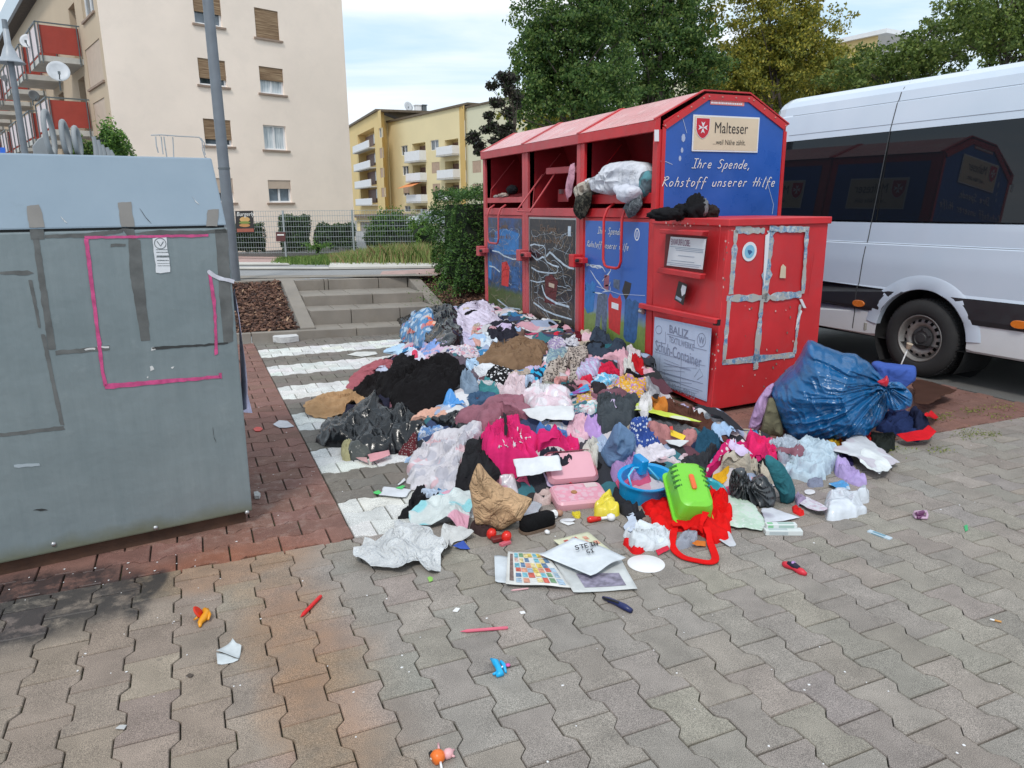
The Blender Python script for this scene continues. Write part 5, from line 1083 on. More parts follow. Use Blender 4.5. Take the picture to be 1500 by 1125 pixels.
tq(FD,nD,[(223,349),(244,348),(249.5,398.5),(229,400)],WHB,o=.003,name='notice')
INK=paint('ink_grey',(.14,.16,.17),.7,bump=0)
c=FD(234.5,356.5,.0048); MB().ribbon([c+u*.024*math.cos(t)+V(0,0,.024*math.sin(t)) for t in np.linspace(0,6.283,22)],nD,.003,.0006).build('notice_emblem',INK,T); MB().ribbon([c+u*-.012+V(0,0,.01),c+u*.0+V(0,0,-.012),c+u*.014+V(0,0,.008)],nD,.004,.0006).build('notice_emblem',INK,T)
mb=MB(); r=np.random.default_rng(3)
for k,(y,hh) in enumerate(((366,.7),(370,.9),(377,2.2),(382,1),(386,.5),(389.5,.6))):
    x=226+(y-349)*.12
    while x<243+(y-349)*.12: w_=r.uniform(.5,2.2); mb.slab([FD(x,y,.0048),FD(x+w_,y,.0048),FD(x+w_,y-hh*1.3,.0048),FD(x,y-hh*1.3,.0048)],nD,.0005); x+=w_+r.uniform(.25,.6)
mb.build('notice_print',INK,T,fixn=False)['kind']='stuff'
# plastic banner scrap taped over the far side edge
SB=paint('banner_scrap',(.45,.46,.62),.45,var=.4,vs=9,bump=.4,bs=20,kind='World')
o=[];k=16
for i in range(k):
    t=i/(k-1); z=1.22-.62*t; 
    for s in range(5): o.append(D(.022+.03*math.sin(3*t+s)*t+.012*s*(1 if t>.1 else .3),.02+.05*s,z-.02*s+.01*math.sin(8*t)))
tag(MB().add(o,[(i*5+s,i*5+s+1,(i+1)*5+s+1,(i+1)*5+s) for i in range(k-1) for s in range(4)]).build('banner_scrap',SB,smooth='all',fixn=False),'strip of blue and white plastic banner hanging on the right side of the grey container','banner')
# ---- things standing on the grey container
RG=paint('rim_grey_plastic',(.25,.265,.275),.6,var=.15,vs=9,bump=.2,kind='World')
for i,(x,yt,yb,rx,ln,lb) in enumerate(((68,163,228,7.5,8,'tallest grey oval hoop standing on the grey container'),(92.5,178,228,6,7,'middle grey oval hoop on the grey container roof'),(110.5,187,228,5.5,5,'shortest grey oval hoop on the container roof nearest the bush'))):
    dpt=.55; c=D(0,dpt,0)
    def Q2(px,py): return PL(px,py,D(0,dpt,0),wv)
    a=Q2(x,yt); b=Q2(x+ln,yb); b[2]=max(b[2],1.835); ctr=(a+b)/2; hz=float(a[2]-b[2])/2; wx=float(np.linalg.norm(Q2(x+rx*.8,200)-Q2(x-rx*.8,200)))/2
    pth=[ctr+u*(wx*math.cos(t)-(math.sin(t))*.018*hz*2)+wv*(.05*math.cos(t))+V(0,0,hz*math.sin(t)) for t in np.linspace(0,6.283,33)[:-1]]
    T2=thing('oval_hoop',lb,'hoop',(b[0],b[1],1.83),'grey oval hoops standing on the metal container'); MB().tube(pth,.012,8,closed=True).build('rim',RG,T2,smooth='all'); MB().obox((b[0],b[1],1.842),u*.05,wv*.07,V(0,0,.010)).build('base',RG,T2)
for i,(x,yt) in enumerate(((137,200),(143,205),(149,212),(156,216),(161,220))):
    def Q2(px,py): return PL(px,py,D(0,.5,0),wv)
    a=Q2(x,yt); b=Q2(x+4,232); b[2]=1.83; tag(MB().tube([b,(a+b)/2+u*.004,a],[.012,.012,.009],8).obox(b+V(0,0,.004),u*.018,wv*.018,V(0,0,.005)).build('slat_stub',RG,smooth=True),f"{['tallest','second tallest','middle','second shortest','shortest'][i]} grey slat standing in the row beside the green bush",'slat','grey slats on the metal container')
a=PL(60,205,D(0,.7,0),wv); T2=thing('folded_sheet','folded grey sheet lying behind the tallest hoop on the container','sheet',(a[0],a[1],1.83)); MB().slab([PL(x,y,D(0,.7,0),wv) for x,y in ((50,232),(47,214),(56,203),(66,198),(70,205),(78,231))],wv,.02).build('sheet',RG,T2,bevel=.004)
MB().slab([PL(x,y,D(0,.6,0),wv) for x,y in ((0,216),(7,216),(8,232),(0,232))],wv,.1).build('blue_box',paint('blue_plastic_box',(.02,.12,.55),.4,bump=0),None)
tag(bpy.data.objects['blue_box'],'small blue box on top of the grey container at the left edge','box')
# wire rack
WM=paint('wire_white',(.42,.43,.44),.35,.5,bump=0); dp=.75
def Wr_(x,y,k=0.0): return PL(x,y,D(0,dp+k,0),wv)
a=Wr_(230,200); T2=thing('wire_rack','bent white wire drying rack standing on the grey container below the gable windows','rack',(Wr_(260,232)[0],Wr_(260,232)[1],1.83))
mb=MB()
for k in (0,.09,.18,.27): mb.tube([Wr_(221,198,k),Wr_(236,197.5,k),Wr_(262,199.5,k),Wr_(292,201,k)],.003,5)
for t in np.linspace(0,1,7): mb.tube([Wr_(222+70*t,198+3*t,0),Wr_(222+70*t,198+3*t,.27)],.003,5)
mb.build('top_grid',WM,T2)
for i,(p) in enumerate(([(228,200),(229,212),(232,224)],[(236,200),(237.5,215),(239,226)],[(240,200),(242,215),(244.5,231)],[(253,201),(254,215),(254.5,232)],[(292,201),(296,207),(297,220),(300,230),(305,233)],[(294,202),(299,209),(299.5,222),(301,227)])): MB().tube([Wr_(x,y,(.27 if i%2 else 0)) for x,y in p],.0032,5).build('leg',WM,T2)
# ================================================================ WHITE VAN
VW=N('van_paint'); co=VW.coord('World'); VW.col(VW.ramp(VW.noise(co,1.5,4),[(.3,(.50,.58,.68)),(.7,(.56,.63,.73))])); VW.rough(.28); VW.p.inputs['Coat Weight'].default_value=.6; VW.p.inputs['Coat Roughness'].default_value=.05; VANW=VW.m
m=N('van_paint_dirty'); co=m.coord('World'); sx=m.nd('ShaderNodeSeparateXYZ'); m.l(co,sx.inputs[0]); c=m.mix(m.ramp(m.math('ADD',sx.outputs[2],m.math('MULTIPLY',m.noise(co,5,6,.7),.25)),[(.38,.38),(.75,0)]),(.66,.69,.73),(.40,.37,.33)); m.col(c); m.rough(.35); m.p.inputs['Coat Weight'].default_value=.4; VAND=m.m
VG_=N('tinted_glass'); VG_.col((.008,.010,.013)); VG_.rough(.025); VG_.p.inputs['IOR'].default_value=1.42; VGL=VG_.m
MLD=paint('black_moulding',(.022,.022,.026),.5,bump=.1,bs=200,bd=.001); SEAL=paint('panel_gap',(.05,.055,.06),.7,bump=0)
P0v=V(6.12627,4.68112,0); Dv=V(-.0556,.99845,0); Nv=V(-.99845,-.0556,0)   # Dv away from the camera, Nv towards it
S0,S1=-2.32,2.9   # s grows towards the camera end
def vp_(s,z,o=0.0): q=P0v-Dv*s+Nv*o; return V(q[0],q[1],z)
PRF=[(.30,-.03),(.33,.0),(.55,.0),(.60,.012),(.77,.012),(.80,.0),(1.05,-.005),(1.10,-.012),(1.195,-.02),(1.215,-.038),(1.40,-.05),(2.24,-.12),(2.30,-.13),(2.50,-.165),(2.515,-.180),(2.60,-.20),(2.66,-.25),(2.71,-.34),(2.735,-.48),(2.75,-.80)]
def off(z): return float(np.interp(z,[a for a,b in PRF],[b for a,b in PRF]))
T=thing('van','white high roof van with dark tinted windows parked behind the red containers','van',vp_(.3,0,-.9))
AC=(-.05,.36); AR=.455
def panel(name,z0,z1,mat,cut=False,o=0.0,s0=S0,s1=S1,nz=None):
    zs=sorted({z0,z1}|{a for a,b in PRF if z0<a<z1}); fine=[]
    for a,b in zip(zs[:-1],zs[1:]):
        k=max(1,int((b-a)/.06)); fine+=[a+(b-a)*i/k for i in range(k)]
    zs=fine+[zs[-1]]
    if not cut:
        ss=np.linspace(s0,s1,40); mb=MB(); endc=lambda s:(-.0-.35*max(0,(S0+.35-s)/.35)**2.2*.5)
        n=len(ss); mb.add([vp_(s,z,off(z)+o+endc(s)) for z in zs for s in ss],[(i*n+j,i*n+j+1,(i+1)*n+j+1,(i+1)*n+j) for i in range(len(zs)-1) for j in range(n-1)])
        return mb.build(name,mat,T,smooth=True,fixn=False,ang=12)
    # with the wheel arch cut out: two-dimensional triangulation
    pts=[];edges=[]
    arc=[(AC[0]+AR*math.cos(t),AC[1]+AR*math.sin(t)) for t in np.linspace(math.pi*1.2,-math.pi*.2,61)]
    arc=[(s,z) for s,z in arc if z>z0+.004 and z<z1-.004]; zz0=[z for z in zs]
    hit=lambda z: math.sqrt(max(AR**2-(z-AC[1])**2,0)) if abs(z-AC[1])<AR else 0
    h0=hit(z0); h1=hit(z1)
    loops=[]
    if h1>0: # cuts through the top too: two pieces
        L=[(s,z) for s,z in arc if s<AC[0]]; Rr=[(s,z) for s,z in arc if s>AC[0]]
        loops=[[(s0,z0),(AC[0]-h0,z0)]+L+[(AC[0]-h1,z1),(s0,z1)],[(AC[0]+h0,z0),(s1,z0),(s1,z1),(AC[0]+h1,z1)]+Rr]
    else: loops=[[(s0,z0)]+([(AC[0]-h0,z0)]+arc+[(AC[0]+h0,z0)])+[(s1,z0),(s1,z1),(s0,z1)]]
    mb=MB()
    for lp in loops:
        lp=[Vector(p) for p in lp]; ext=[]
        inside=lambda s,z: (z0+.01<z<z1-.01) and ((s-AC[0])**2+(z-AC[1])**2>(AR+.02)**2) and min(p.x for p in lp)+.01<s<max(p.x for p in lp)-.01
        for s in np.arange(s0,s1,.09):
            for z in zs[1:-1]:
                if inside(s,z): ext.append(Vector((s,z)))
        n=len(lp); vo,eo,fo,_,_,_=geometry.delaunay_2d_cdt(lp+ext,[(i,(i+1)%n) for i in range(n)],[tuple(range(n))],1,1e-5)
        endc=lambda s:(-.0-.35*max(0,(S0+.35-s)/.35)**2.2*.5)
        mb.add([vp_(p.x,p.y,off(p.y)+o+endc(p.x)) for p in vo],[tuple(f) for f in fo])
    return mb.build(name,mat,T,smooth=True,fixn=False,ang=12)
panel('sill_panel',.31,.555,VAND,True)
panel('side_moulding',.556,.774,MLD,True,.008)
panel('side_panel',.775,1.415,VANW,True)
panel('upper_side',2.242,2.75,VANW)
w1=panel('side_window',1.418,2.24,VGL,False,-.004,S0+.12,-.668); w2=panel('side_window',1.418,2.24,VGL,False,-.004,-.656,.74); panel('side_window',1.418,2.24,VGL,False,-.004,.80,2.2)
panel('window_pillar',1.416,2.243,DRK,False,-.012)
MB().add([vp_(S0+.0,2.749,off(2.75)-.0),vp_(S1,2.749,off(2.75)),vp_(S1,2.749,-1.25),vp_(S0,2.749,-1.25)],[(0,1,2,3)]).build('roof',VANW,T,fixn=False)
# far end, near end and far side: a closed body
def ring(s,dd): return [vp_(s,z,off(z)+dd) for z,_ in PRF]+[vp_(s,z,-2.0-off(z)) for z,_ in PRF[::-1]]
for s,nm,dd in ((S0,'rear_wall',-.17),(S1,'front_wall',0)):
    R0=ring(s,dd); MB().add(R0,[tuple(range(len(R0)))]).build(nm,VANW,T,fixn=False)
k=len(PRF); vs=[vp_(s,z,-2.0-off(z)) for s in (S0,S1) for z,_ in PRF]; MB().add(vs,[(i,i+1,k+i+1,k+i) for i in range(k-1)]).build('far_side',VANW,T,fixn=False)
MB().add([vp_(S0,.30,-.03),vp_(S1,.30,-.03),vp_(S1,.30,-1.97),vp_(S0,.30,-1.97)],[(0,1,2,3)]).build('underbody',DRK,T,fixn=False)
# gutter creases, seams
for z,o1,w_ in ((2.508,.0015,.010),(2.305,.0015,.006),(1.205,.0012,.010)):
    pts=[vp_(s,z,off(z)) for s in np.linspace(S0+.4,S1,30)]; MB().ribbon(pts,Nv,w_,o1+.001,.0).build('panel_crease',paint('crease_shadow',(.30,.34,.40),.5,bump=0),T,fixn=False)
pts=[vp_(-.637-.13*(2.73-z)/2.4,z,off(z)+(.009 if .55<z<.78 else .001)) for z in np.linspace(.32,2.735,50)]; MB().ribbon(pts,Nv,.009,.002,0).build('door_seam',SEAL,T,fixn=False)
# arch flare
ar=[];vs=[];n=44
for i in range(n+1):
    t=math.pi*(1.11-1.22*i/n)
    for rr,oo in ((AR-.002,-.05),(AR-.002,.006),(AR+.015,.011),(AR+.11,.006),(AR+.13,-.002)):
        s,z=AC[0]+rr*math.cos(t),AC[1]+rr*math.sin(t)*(1.0); vs.append(vp_(s,max(z,.30),off(max(z,.3))+oo))
fl=MB().add(vs,[(i*5+j,i*5+j+1,(i+1)*5+j+1,(i+1)*5+j) for i in range(n) for j in range(4) if (.13<i/n<.87)]); fl.build('wheel_arch',VANW,T,smooth=True,fixn=False,ang=40)
# arch liner
vs=[];
for i in range(n+1):
    t=math.pi*(1.2-1.4*i/n)
    for oo in (.0,-.45): vs.append(vp_(AC[0]+(AR-.001)*math.cos(t),max(.05,AC[1]+(AR-.001)*math.sin(t)),oo))
MB().add(vs,[(i*2,i*2+1,i*2+3,i*2+2) for i in range(n)]).build('arch_liner',DRK,T,fixn=False)
MB().slab([vp_(AC[0]+AR*math.cos(t),AC[1]+AR*math.sin(t),-.44) for t in np.linspace(0,6.283,24)[:-1]],Nv,.005).build('arch_back',DRK,T)
ORG=paint('orange_lens',(.60,.16,.02),.25,bump=0,coat=.5)
for s,z in ((-.705,.615),(.83,.613)):
    lp=[vp_(s+.07*math.cos(t)*(abs(math.cos(t))**-.2 if abs(math.cos(t))>.01 else 1),z+.034*math.sin(t),.02) for t in np.linspace(0,6.283,17)[:-1]]
    MB().slab(lp,Nv,.012,-.004).build('marker_light',ORG,T,bevel=.003)
# wheel
WC=vp_(-.05,.36,-.12)
wt=MB().lathe([(.215,-.10),(.235,-.115),(.30,-.12),(.345,-.10),(.358,-.07),(.36,0),(.358,.07),(.345,.10),(.30,.118),(.24,.115),(.218,.10),(.215,.09)],WC,Nv,56).build('wheel',TYRE,T,smooth='all')
mb=MB()
for i in range(60):
    a=2*math.pi*i/60; rd=Dv*math.cos(a)+V(0,0,1)*math.sin(a); tg=-Dv*math.sin(a)+V(0,0,1)*math.cos(a)
    for o in (-.06,0,.06): mb.obox(WC+rd*.360+Nv*o,rd*.004,tg*.012,Nv*.02)
mb.build('tyre_tread',TYRE,wt,fixn=False)
RIM=paint('rim_grey',(.26,.25,.24),.45,.5,var=.15,vs=12,bump=.1,kind='World')
MB().lathe([(.222,.095),(.215,.108),(.205,.10),(.198,.055),(.188,.045)],WC,Nv,48).build('rim',RIM,wt,smooth='all')
# disc with 16 hand holes
mb=MB(); K=16; r0,r1=.110,.188
prof=[(.188,.045),(.176,.060),(.150,.072),(.125,.070),(.110,.052),(.100,.050)]
vs=[];cols=K*6
for i in range(cols):
    a=2*math.pi*i/cols
    for (rr,oo) in prof: vs.append(WC+Nv*oo+(Dv*math.cos(a)+V(0,0,1)*math.sin(a))*rr)
p_=len(prof); fs=[]
for i in range(cols):
    for j in range(p_-1):
        if j in (1,) and (i%6) in (1,2,3): continue
        i2=(i+1)%cols; fs.append((i*p_+j,i2*p_+j,i2*p_+j+1,i*p_+j+1))
mb.add(vs,fs).build('wheel_disc',RIM,wt,smooth='all',fixn=False)
MB().lathe([(.186,.03),(.001,.03)],WC,Nv,32).build('brake_shadow',DRK,wt)
MB().lathe([(.104,.050),(.100,.066),(.07,.074),(.066,.068),(.045,.068),(.040,.076),(.001,.078)],WC,Nv,36).build('hub_cap',paint('hub_dark',(.035,.036,.038),.55,bump=0),wt,smooth=True)
for i in range(5):
    a=2*math.pi*i/5+.3; MB().lathe([(.001,.010),(.008,.010),(.010,0)],WC+Nv*.069+(Dv*math.cos(a)+V(0,0,1)*math.sin(a))*.084,Nv,6).build('wheel_bolt',DRK,wt)
MB().lathe([(.001,-.1),(.2,-.1),(.33,-.1),(.345,.1),(.001,.1)],vp_(-.05,.345,-1.75),Nv,24).build('wheel',TYRE,T,smooth=True)
MB().tube([vp_(-.62,.43,-.02),vp_(-.62,.36,-.02)],.028,8).build('tow_bracket',paint('grey_bracket',(.3,.3,.27),.7,bump=0),T)
# ================================================================ THE HEAP
Zn={'A':(440,430,5.),'B':(440,600,4.687),'C':(680,480,5.),'D':(680,660,5.),'E':(880,540,5.),'F':(880,670,5.),'H':(1080,480,3.879),'P':(0,0,1.)}
GX0,GY0,CELL=-.6,1.0,.02; NX,NY=400,480
gx=GX0+CELL*(np.arange(NX)+.5); gy=GY0+CELL*(np.arange(NY)+.5); XX,YY=np.meshgrid(gx,gy)
def pin(poly,x,y):
    ins=np.zeros(np.shape(x),bool); n=len(poly)
    for i in range(n):
        x1,y1=poly[i]; x2,y2=poly[(i+1)%n]; c=((y1>y)!=(y2>y)); ins^=c&(x<(x2-x1)*(y-y1)/((y2-y1)+1e-12)+x1)
    return ins
def pdist(poly,x,y):
    d=np.full(np.shape(x),1e9); n=len(poly)
    for i in range(n):
        a=np.array(poly[i]); b=np.array(poly[(i+1)%n]); ab=b-a; t=np.clip(((x-a[0])*ab[0]+(y-a[1])*ab[1])/(ab@ab+1e-12),0,1); d=np.minimum(d,np.hypot(x-a[0]-t*ab[0],y-a[1]-t*ab[1]))
    return d
hp=[G(x,y)[:2] for x,y in ((590,492),(565,530),(520,575),(500,610),(490,645),(600,668),(622,730),(690,745),(790,740),(880,738),(950,742),(1040,735),(1120,735),(1160,700),(1190,660),(1120,640),(1050,622),(1000,600))]+[np.array([3.62,5.3]),np.array([3.69,6.4]),np.array([3.69,9.3]),np.array([3.3,9.2])]
ins=pin(hp,XX,YY); dd=pdist(hp[:-4]+[np.array([3.3,9.2])],XX,YY)
front=np.full(XX.shape,1e9)
pl_=hp[:18]
for i in range(len(pl_)-1):
    a,b=pl_[i],pl_[i+1]; ab=b-a; t=np.clip(((XX-a[0])*ab[0]+(YY-a[1])*ab[1])/(ab@ab),0,1); front=np.minimum(front,np.hypot(XX-a[0]-t*ab[0],YY-a[1]-t*ab[1]))
sm=lambda t: t*t*(3-2*t)
HM=np.where(ins,.27*sm(np.clip(front/.75,0,1))+.035*np.clip(front/.3,0,1)*(1+fbm(XX*3,YY*3,3,3)),0.)
HM=np.maximum(HM,0)
def hget(x,y):
    u=np.clip((np.asarray(x)-GX0)/CELL-.5,0,NX-1.001); v=np.clip((np.asarray(y)-GY0)/CELL-.5,0,NY-1.001); i=u.astype(int); j=v.astype(int); a=u-i; b=v-j
    return HM[j,i]*(1-a)*(1-b)+HM[j,i+1]*a*(1-b)+HM[j+1,i]*(1-a)*b+HM[j+1,i+1]*a*b
def blur(k):
    H=HM.copy()
    for ax in (0,1):
        c=np.cumsum(np.insert(np.pad(H,[(k,k) if a==ax else (0,0) for a in (0,1)],mode='edge'),0,0,axis=ax),axis=ax)
        H=(np.take(c,range(2*k+1,c.shape[ax]),axis=ax)-np.take(c,range(0,c.shape[ax]-2*k-1),axis=ax))/(2*k+1)
    return H
def GH(x,y):
    # where a sight line first meets the heap
    r=ray(x,y); t0=(.75-1.6)/r[2]; t1=(0-1.6)/r[2]; ts=np.linspace(t0,t1,160); P=CAM[None]+ts[:,None]*r[None]; h=hget(P[:,0],P[:,1]); m_=P[:,2]<=h+1e-4
    k=int(np.argmax(m_)) if m_.any() else len(ts)-1; return P[k]
rngp=np.random.default_rng(77)
# ---- fabrics
_pm={}
def fab(c,pat=None,c2=None,rough=.9,bump=.24,c3=None,sc=1.0,wr=1.0):
    key=(tuple(c),pat,c2,c3,rough,sc)
    if key in _pm: return _pm[key]
    m=N('fabric' if rough>.5 else 'plastic_film'); co=m.coord('Object'); base=m.ramp(m.noise(co,9,4,.6),[(.3,tuple(x*.84 for x in c)),(.7,tuple(min(1,x*1.12) for x in c))])
    c2=c2 or (.7,.7,.7); c3=c3 or c2
    if pat=='dots': base=m.mix(m.ramp(m.vor(co,26*sc,'F1','Distance',.6),[(.28,1),(.34,0)]),base,c2)
    if pat=='leopard':
        v=m.vor(co,34*sc,'F1','Distance',.9); nz=m.noise(co,60*sc,3,.6); base=m.mix(m.ramp(m.math('ADD',v,m.math('MULTIPLY',nz,.3)),[(.38,0),(.42,1),(.58,1),(.62,0)]),base,c2)
    if pat=='floral':
        base=m.mix(m.ramp(m.noise(co,22*sc,3,.6,1.),[(.52,0),(.57,1)]),base,c2); base=m.mix(m.ramp(m.noise(m.coord('Object',(1,1,1),(1,2,.4)),30*sc,2,.5,1.),[(.58,0),(.62,1)]),base,c3)
    if pat=='patch':
        v=m.nd('ShaderNodeTexVoronoi'); v.inputs['Scale'].default_value=12*sc; m.l(co,v.inputs['Vector']); base=m.mix(m.ramp(v.outputs['Distance'],[(.42,.75),(.5,0)]),base,m.mix(m.ramp(m.noise(co,5*sc,2),[(.45,0),(.55,1)],'CONSTANT'),c2,c3))
    if pat=='stripes':
        sx=m.nd('ShaderNodeSeparateXYZ'); m.l(co,sx.inputs[0]); s_=m.math('FRACT',m.math('MULTIPLY',m.math('ADD',sx.outputs[0],m.math('MULTIPLY',m.noise(co,4,2),.06)),28*sc)); base=m.mix(m.ramp(s_,[(.45,0),(.5,1)]),base,c2)
    if pat=='print':
        base=m.mix(m.ramp(m.noise(m.coord('Object',(1,.25,1)),90*sc,2,.7),[(.52,0),(.56,.75)]),base,c2)
    m.col(base)
    if rough>.5:
        m.rough(rough); m.p.inputs['Specular IOR Level'].default_value=.12
        cr=m.math('ABSOLUTE',m.math('SUBTRACT',m.noise(co,8,3,.55,1.1),.5)); b=m.bump(m.math('MINIMUM',m.math('MULTIPLY',cr,7.),1.),bump*wr*1.6,.010); b=m.bump(m.noise(co,16,4,.6,.6),bump*wr,.010,b); m.bump(m.noise(co,330,2,.6),.25,.0012,b)
    else:
        m.rough(rough); m.p.inputs['Coat Weight'].default_value=.35; m.p.inputs['Coat Roughness'].default_value=.15
        d=m.vor(m.coord('Object'),15,'DISTANCE_TO_EDGE','Distance'); m.p.inputs['Specular IOR Level'].default_value=.4; m.bump(m.noise(co,7,3,.55,1.5),.55,.02)
    _pm[key]=m.m; return m.m
def clear(c=(.75,.8,.85),a=.5):
    key=('clear',c,a)
    if key in _pm: return _pm[key]
    m=N('clear_film'); m.col(c); m.rough(.18); m.p.inputs['Alpha'].default_value=a; co=m.coord('Object'); m.bump(m.noise(co,22,5,.7,1.),.6,.01); _pm[key]=m.m; return m.m
ALLITEMS=[]; KEEP=np.zeros(HM.shape,bool)
BIG={'fur_coat','ski_jacket','pyjamas','puffer_jacket','cardboard_box','coat','game_board','envelope','paper_bag','plastic_sheet','jeans','dress','blanket','carrier_bag','play_mat','leggings','garbage_bag','trousers'}
def drape(name,lab,cat,zone,pts,mat,th=.06,style='cloth',seed=0,lift=.0,grp=None,parent=None,wob=.15,sink=.012,res=1.0,ground=False):
    global HM
    ox,oy,sc=Zn[zone]; px=[(ox+x/sc,oy+y/sc) for x,y in pts]
    W_=np.array([GH(x,y) if not ground else G(x,y) for x,y in px]); P=W_[:,:2]
    # aim a little lower, so that the raised cloth covers what the outline covers
    c0=P.mean(0); vd=unit(c0); P=P-vd*min(th,.12)*.35
    # dense closed outline
    k=len(P); dn=[]
    for i in range(k):
        p0,p1,p2,p3=P[i-1],P[i],P[(i+1)%k],P[(i+2)%k]
        for t in np.linspace(0,1,9)[:-1]:
            cr=.5*((2*p1)+(-p0+p2)*t+(2*p0-5*p1+4*p2-p3)*t*t+(-p0+3*p1-3*p2+p3)*t**3); li=p1*(1-t)+p2*t; dn.append(cr*.55+li*.45 if style not in('flat','card') else li)
    dn=np.array(dn); A=.5*np.sum(dn[:,0]*np.roll(dn[:,1],-1)-np.roll(dn[:,0],-1)*dn[:,1]); 
    if A<0: dn=dn[::-1]
    cx=np.mean(dn[:,0]); cy=np.mean(dn[:,1]); R=np.hypot(dn[:,0]-cx,dn[:,1]-cy); Rm=R.mean(); Rx=R.max()
    s=seed*13+len(ALLITEMS)*3+1; rr=np.random.default_rng(s)
    peri=np.sum(np.hypot(*(np.roll(dn,-1,0)-dn).T)); q=(.026 if style=='paper' else .0105)/res
    nt_=int(np.clip(peri/q,18 if style=='paper' else 36,260)); nr=int(np.clip(Rm/q*1.15,5 if style=='paper' else 8,60))
    d=np.r_[0,np.cumsum(np.hypot(*(np.roll(dn,-1,0)-dn).T))]; t=np.linspace(0,d[-1],nt_,endpoint=False); dc=np.vstack([dn,dn[:1]]); bx_=np.interp(t,d,dc[:,0]); by_=np.interp(t,d,dc[:,1])
    wf=vnoise(bx_*14,by_*14,s)*wob*.5*min(Rm,.25)+vnoise(bx_*40,by_*40,s+1)*wob*.25*min(Rm,.25); dirx=(bx_-cx)/(np.hypot(bx_-cx,by_-cy)+1e-9); diry=(by_-cy)/(np.hypot(bx_-cx,by_-cy)+1e-9); bx_=bx_+dirx*wf; by_=by_+diry*wf
    rad=np.linspace(0,1,nr+1)[1:]**.9; X=cx+np.outer(rad,bx_-cx); Y=cy+np.outer(rad,by_-cy); RR=np.repeat(rad[:,None],nt_,1)
    X=np.vstack([np.full((1,nt_),cx),X]); Y=np.vstack([np.full((1,nt_),cy),Y]); RR=np.vstack([np.zeros((1,nt_)),RR])
    Hs=blur(2); old=HM; HM=Hs; base=hget(X,Y); HM=old; hb=np.maximum(base,hget(X,Y)-.01)
    ph=rr.uniform(0,math.pi); cs,sn=math.cos(ph),math.sin(ph); U=(X*cs+Y*sn); Vv=(-X*sn+Y*cs)
    amp=min(1.,Rm/.13)
    if style in('cloth','puff','fur'):
        f1=1/.085/max(.7,amp*1.0); wx=fbm(U*4,Vv*4,s+3,2)*.06; wy=fbm(U*4,Vv*4,s+5,2)*.06
        r1=1-np.abs(vnoise((U+wx)*f1,(Vv+wy)*f1*.33,s))*2.4; r2=1-np.abs(vnoise((U+wy)*f1*2.1+9,(Vv+wx)*f1*1.1,s+2))*2.6; r3=vnoise(U*f1*5,Vv*f1*4,s+8); lo=vnoise(U*3.4,Vv*3.4,s+4)
        v1=np.minimum(np.abs(vnoise((U+wy)*8+3,(Vv+wx)*12,s+31))*4.2,1); v2=np.minimum(np.abs(vnoise((U+wx)*21,(Vv+wy)*15+7,s+33))*3.4,1); F=.42+.20*np.clip(r1,-1,1)+.10*np.clip(r2,-1,1)+.16*v1+.05*v2+.03*r3+.26*lo
        for q_ in range(3):
            t_=rr.uniform(0,6.28); kx=cx+math.cos(t_)*Rm*rr.uniform(.2,.95); ky=cy+math.sin(t_)*Rm*rr.uniform(.2,.95); an=np.arctan2(Y-ky,X-kx); ds=np.hypot(X-kx,Y-ky)+1e-6; ca,sa=np.cos(an),np.sin(an)
            rd=1-np.abs(vnoise(ca*2.6+wx*6,sa*2.6+wy*6,s+40+q_,ds*2.5))*2.6; F=F+.34*np.clip(rd,-1,1)*np.exp(-(ds/(.75*Rm+.03))**2)*np.clip(ds/.03,0,1)
        if style=='puff': F=.6+.16*np.sqrt(np.abs(np.sin(Vv*44+lo)))+.13*lo+.09*r2
        if style=='fur': F=F*.8+.12+.10*vnoise(U*70,Vv*70,s+11)
    elif style=='bag':
        d1,d2,_=worley(U/.075+fbm(U*6,Vv*6,s,2)*.5,Vv/.13+fbm(U*6,Vv*6,s+1,2)*.5,s); d3,d4,_=worley(U/.032,Vv/.05,s+2); lo=vnoise(U*4,Vv*4,s+4); F=.50+.26*lo+.55*(.45-np.minimum(d2-d1,.7))+.22*(1-np.abs(vnoise(U*9,Vv*4,s+9))*2.4)
    elif style=='paper':
        d1,d2,i1=worley(U/.11,Vv/.16,s); d3,d4,_=worley(U/.045,Vv/.06,s+4); F=.30+.50*(.55-np.minimum(d1,.8))+.25*(.4-d3)+.35*(1-np.abs(vnoise(U*8+Vv*3,Vv*3-U*2,s+6))*3)+.2*vnoise(U*5,Vv*5,s)
    elif style=='flat': F=.8+.12*vnoise(U*5,Vv*5,s)+.03*vnoise(U*20,Vv*20,s)
    else: F=np.ones_like(X)
    th=th*(.72 if style in('cloth','fur','puff') else 1); kf=min(1.,.10/th); F=.62+(F-.62)*kf if style!='flat' else F
    if style in('flat','paper'):
        M_=np.c_[X.ravel()-cx,Y.ravel()-cy,np.ones(X.size)]; co_,*_q=np.linalg.lstsq(M_,hb.ravel(),rcond=None); pf=(M_@co_).reshape(X.shape); res=float(np.percentile(hb-pf,85)); k2=1. if style=='flat' else .75; hb=hb*(1-k2)+(pf+max(0,res)*.8)*k2
    edge={'cloth':8.,'puff':3.,'fur':5.,'bag':5.,'paper':9.,'flat':26.}.get(style,8.)
    env=(1-np.clip(RR,0,1)**edge)**(.55)
    if style in('paper','flat'): env=.25+.75*env
    Z=hb+lift+th*np.clip(F,.05,1.9)*env
    # gather: sideways push of folds
    if style in('cloth','bag','fur','puff'):
        g=.012*amp*min(1,th/.06); X=X+g*vnoise(U*19,Vv*12,s+21)*(RR<1.01); Y=Y+g*vnoise(U*13+5,Vv*19,s+22)
    Z[-1]=hget(X[-1],Y[-1])-sink
    if style in('paper','flat'): Z[-1]=Z[-2]-.001
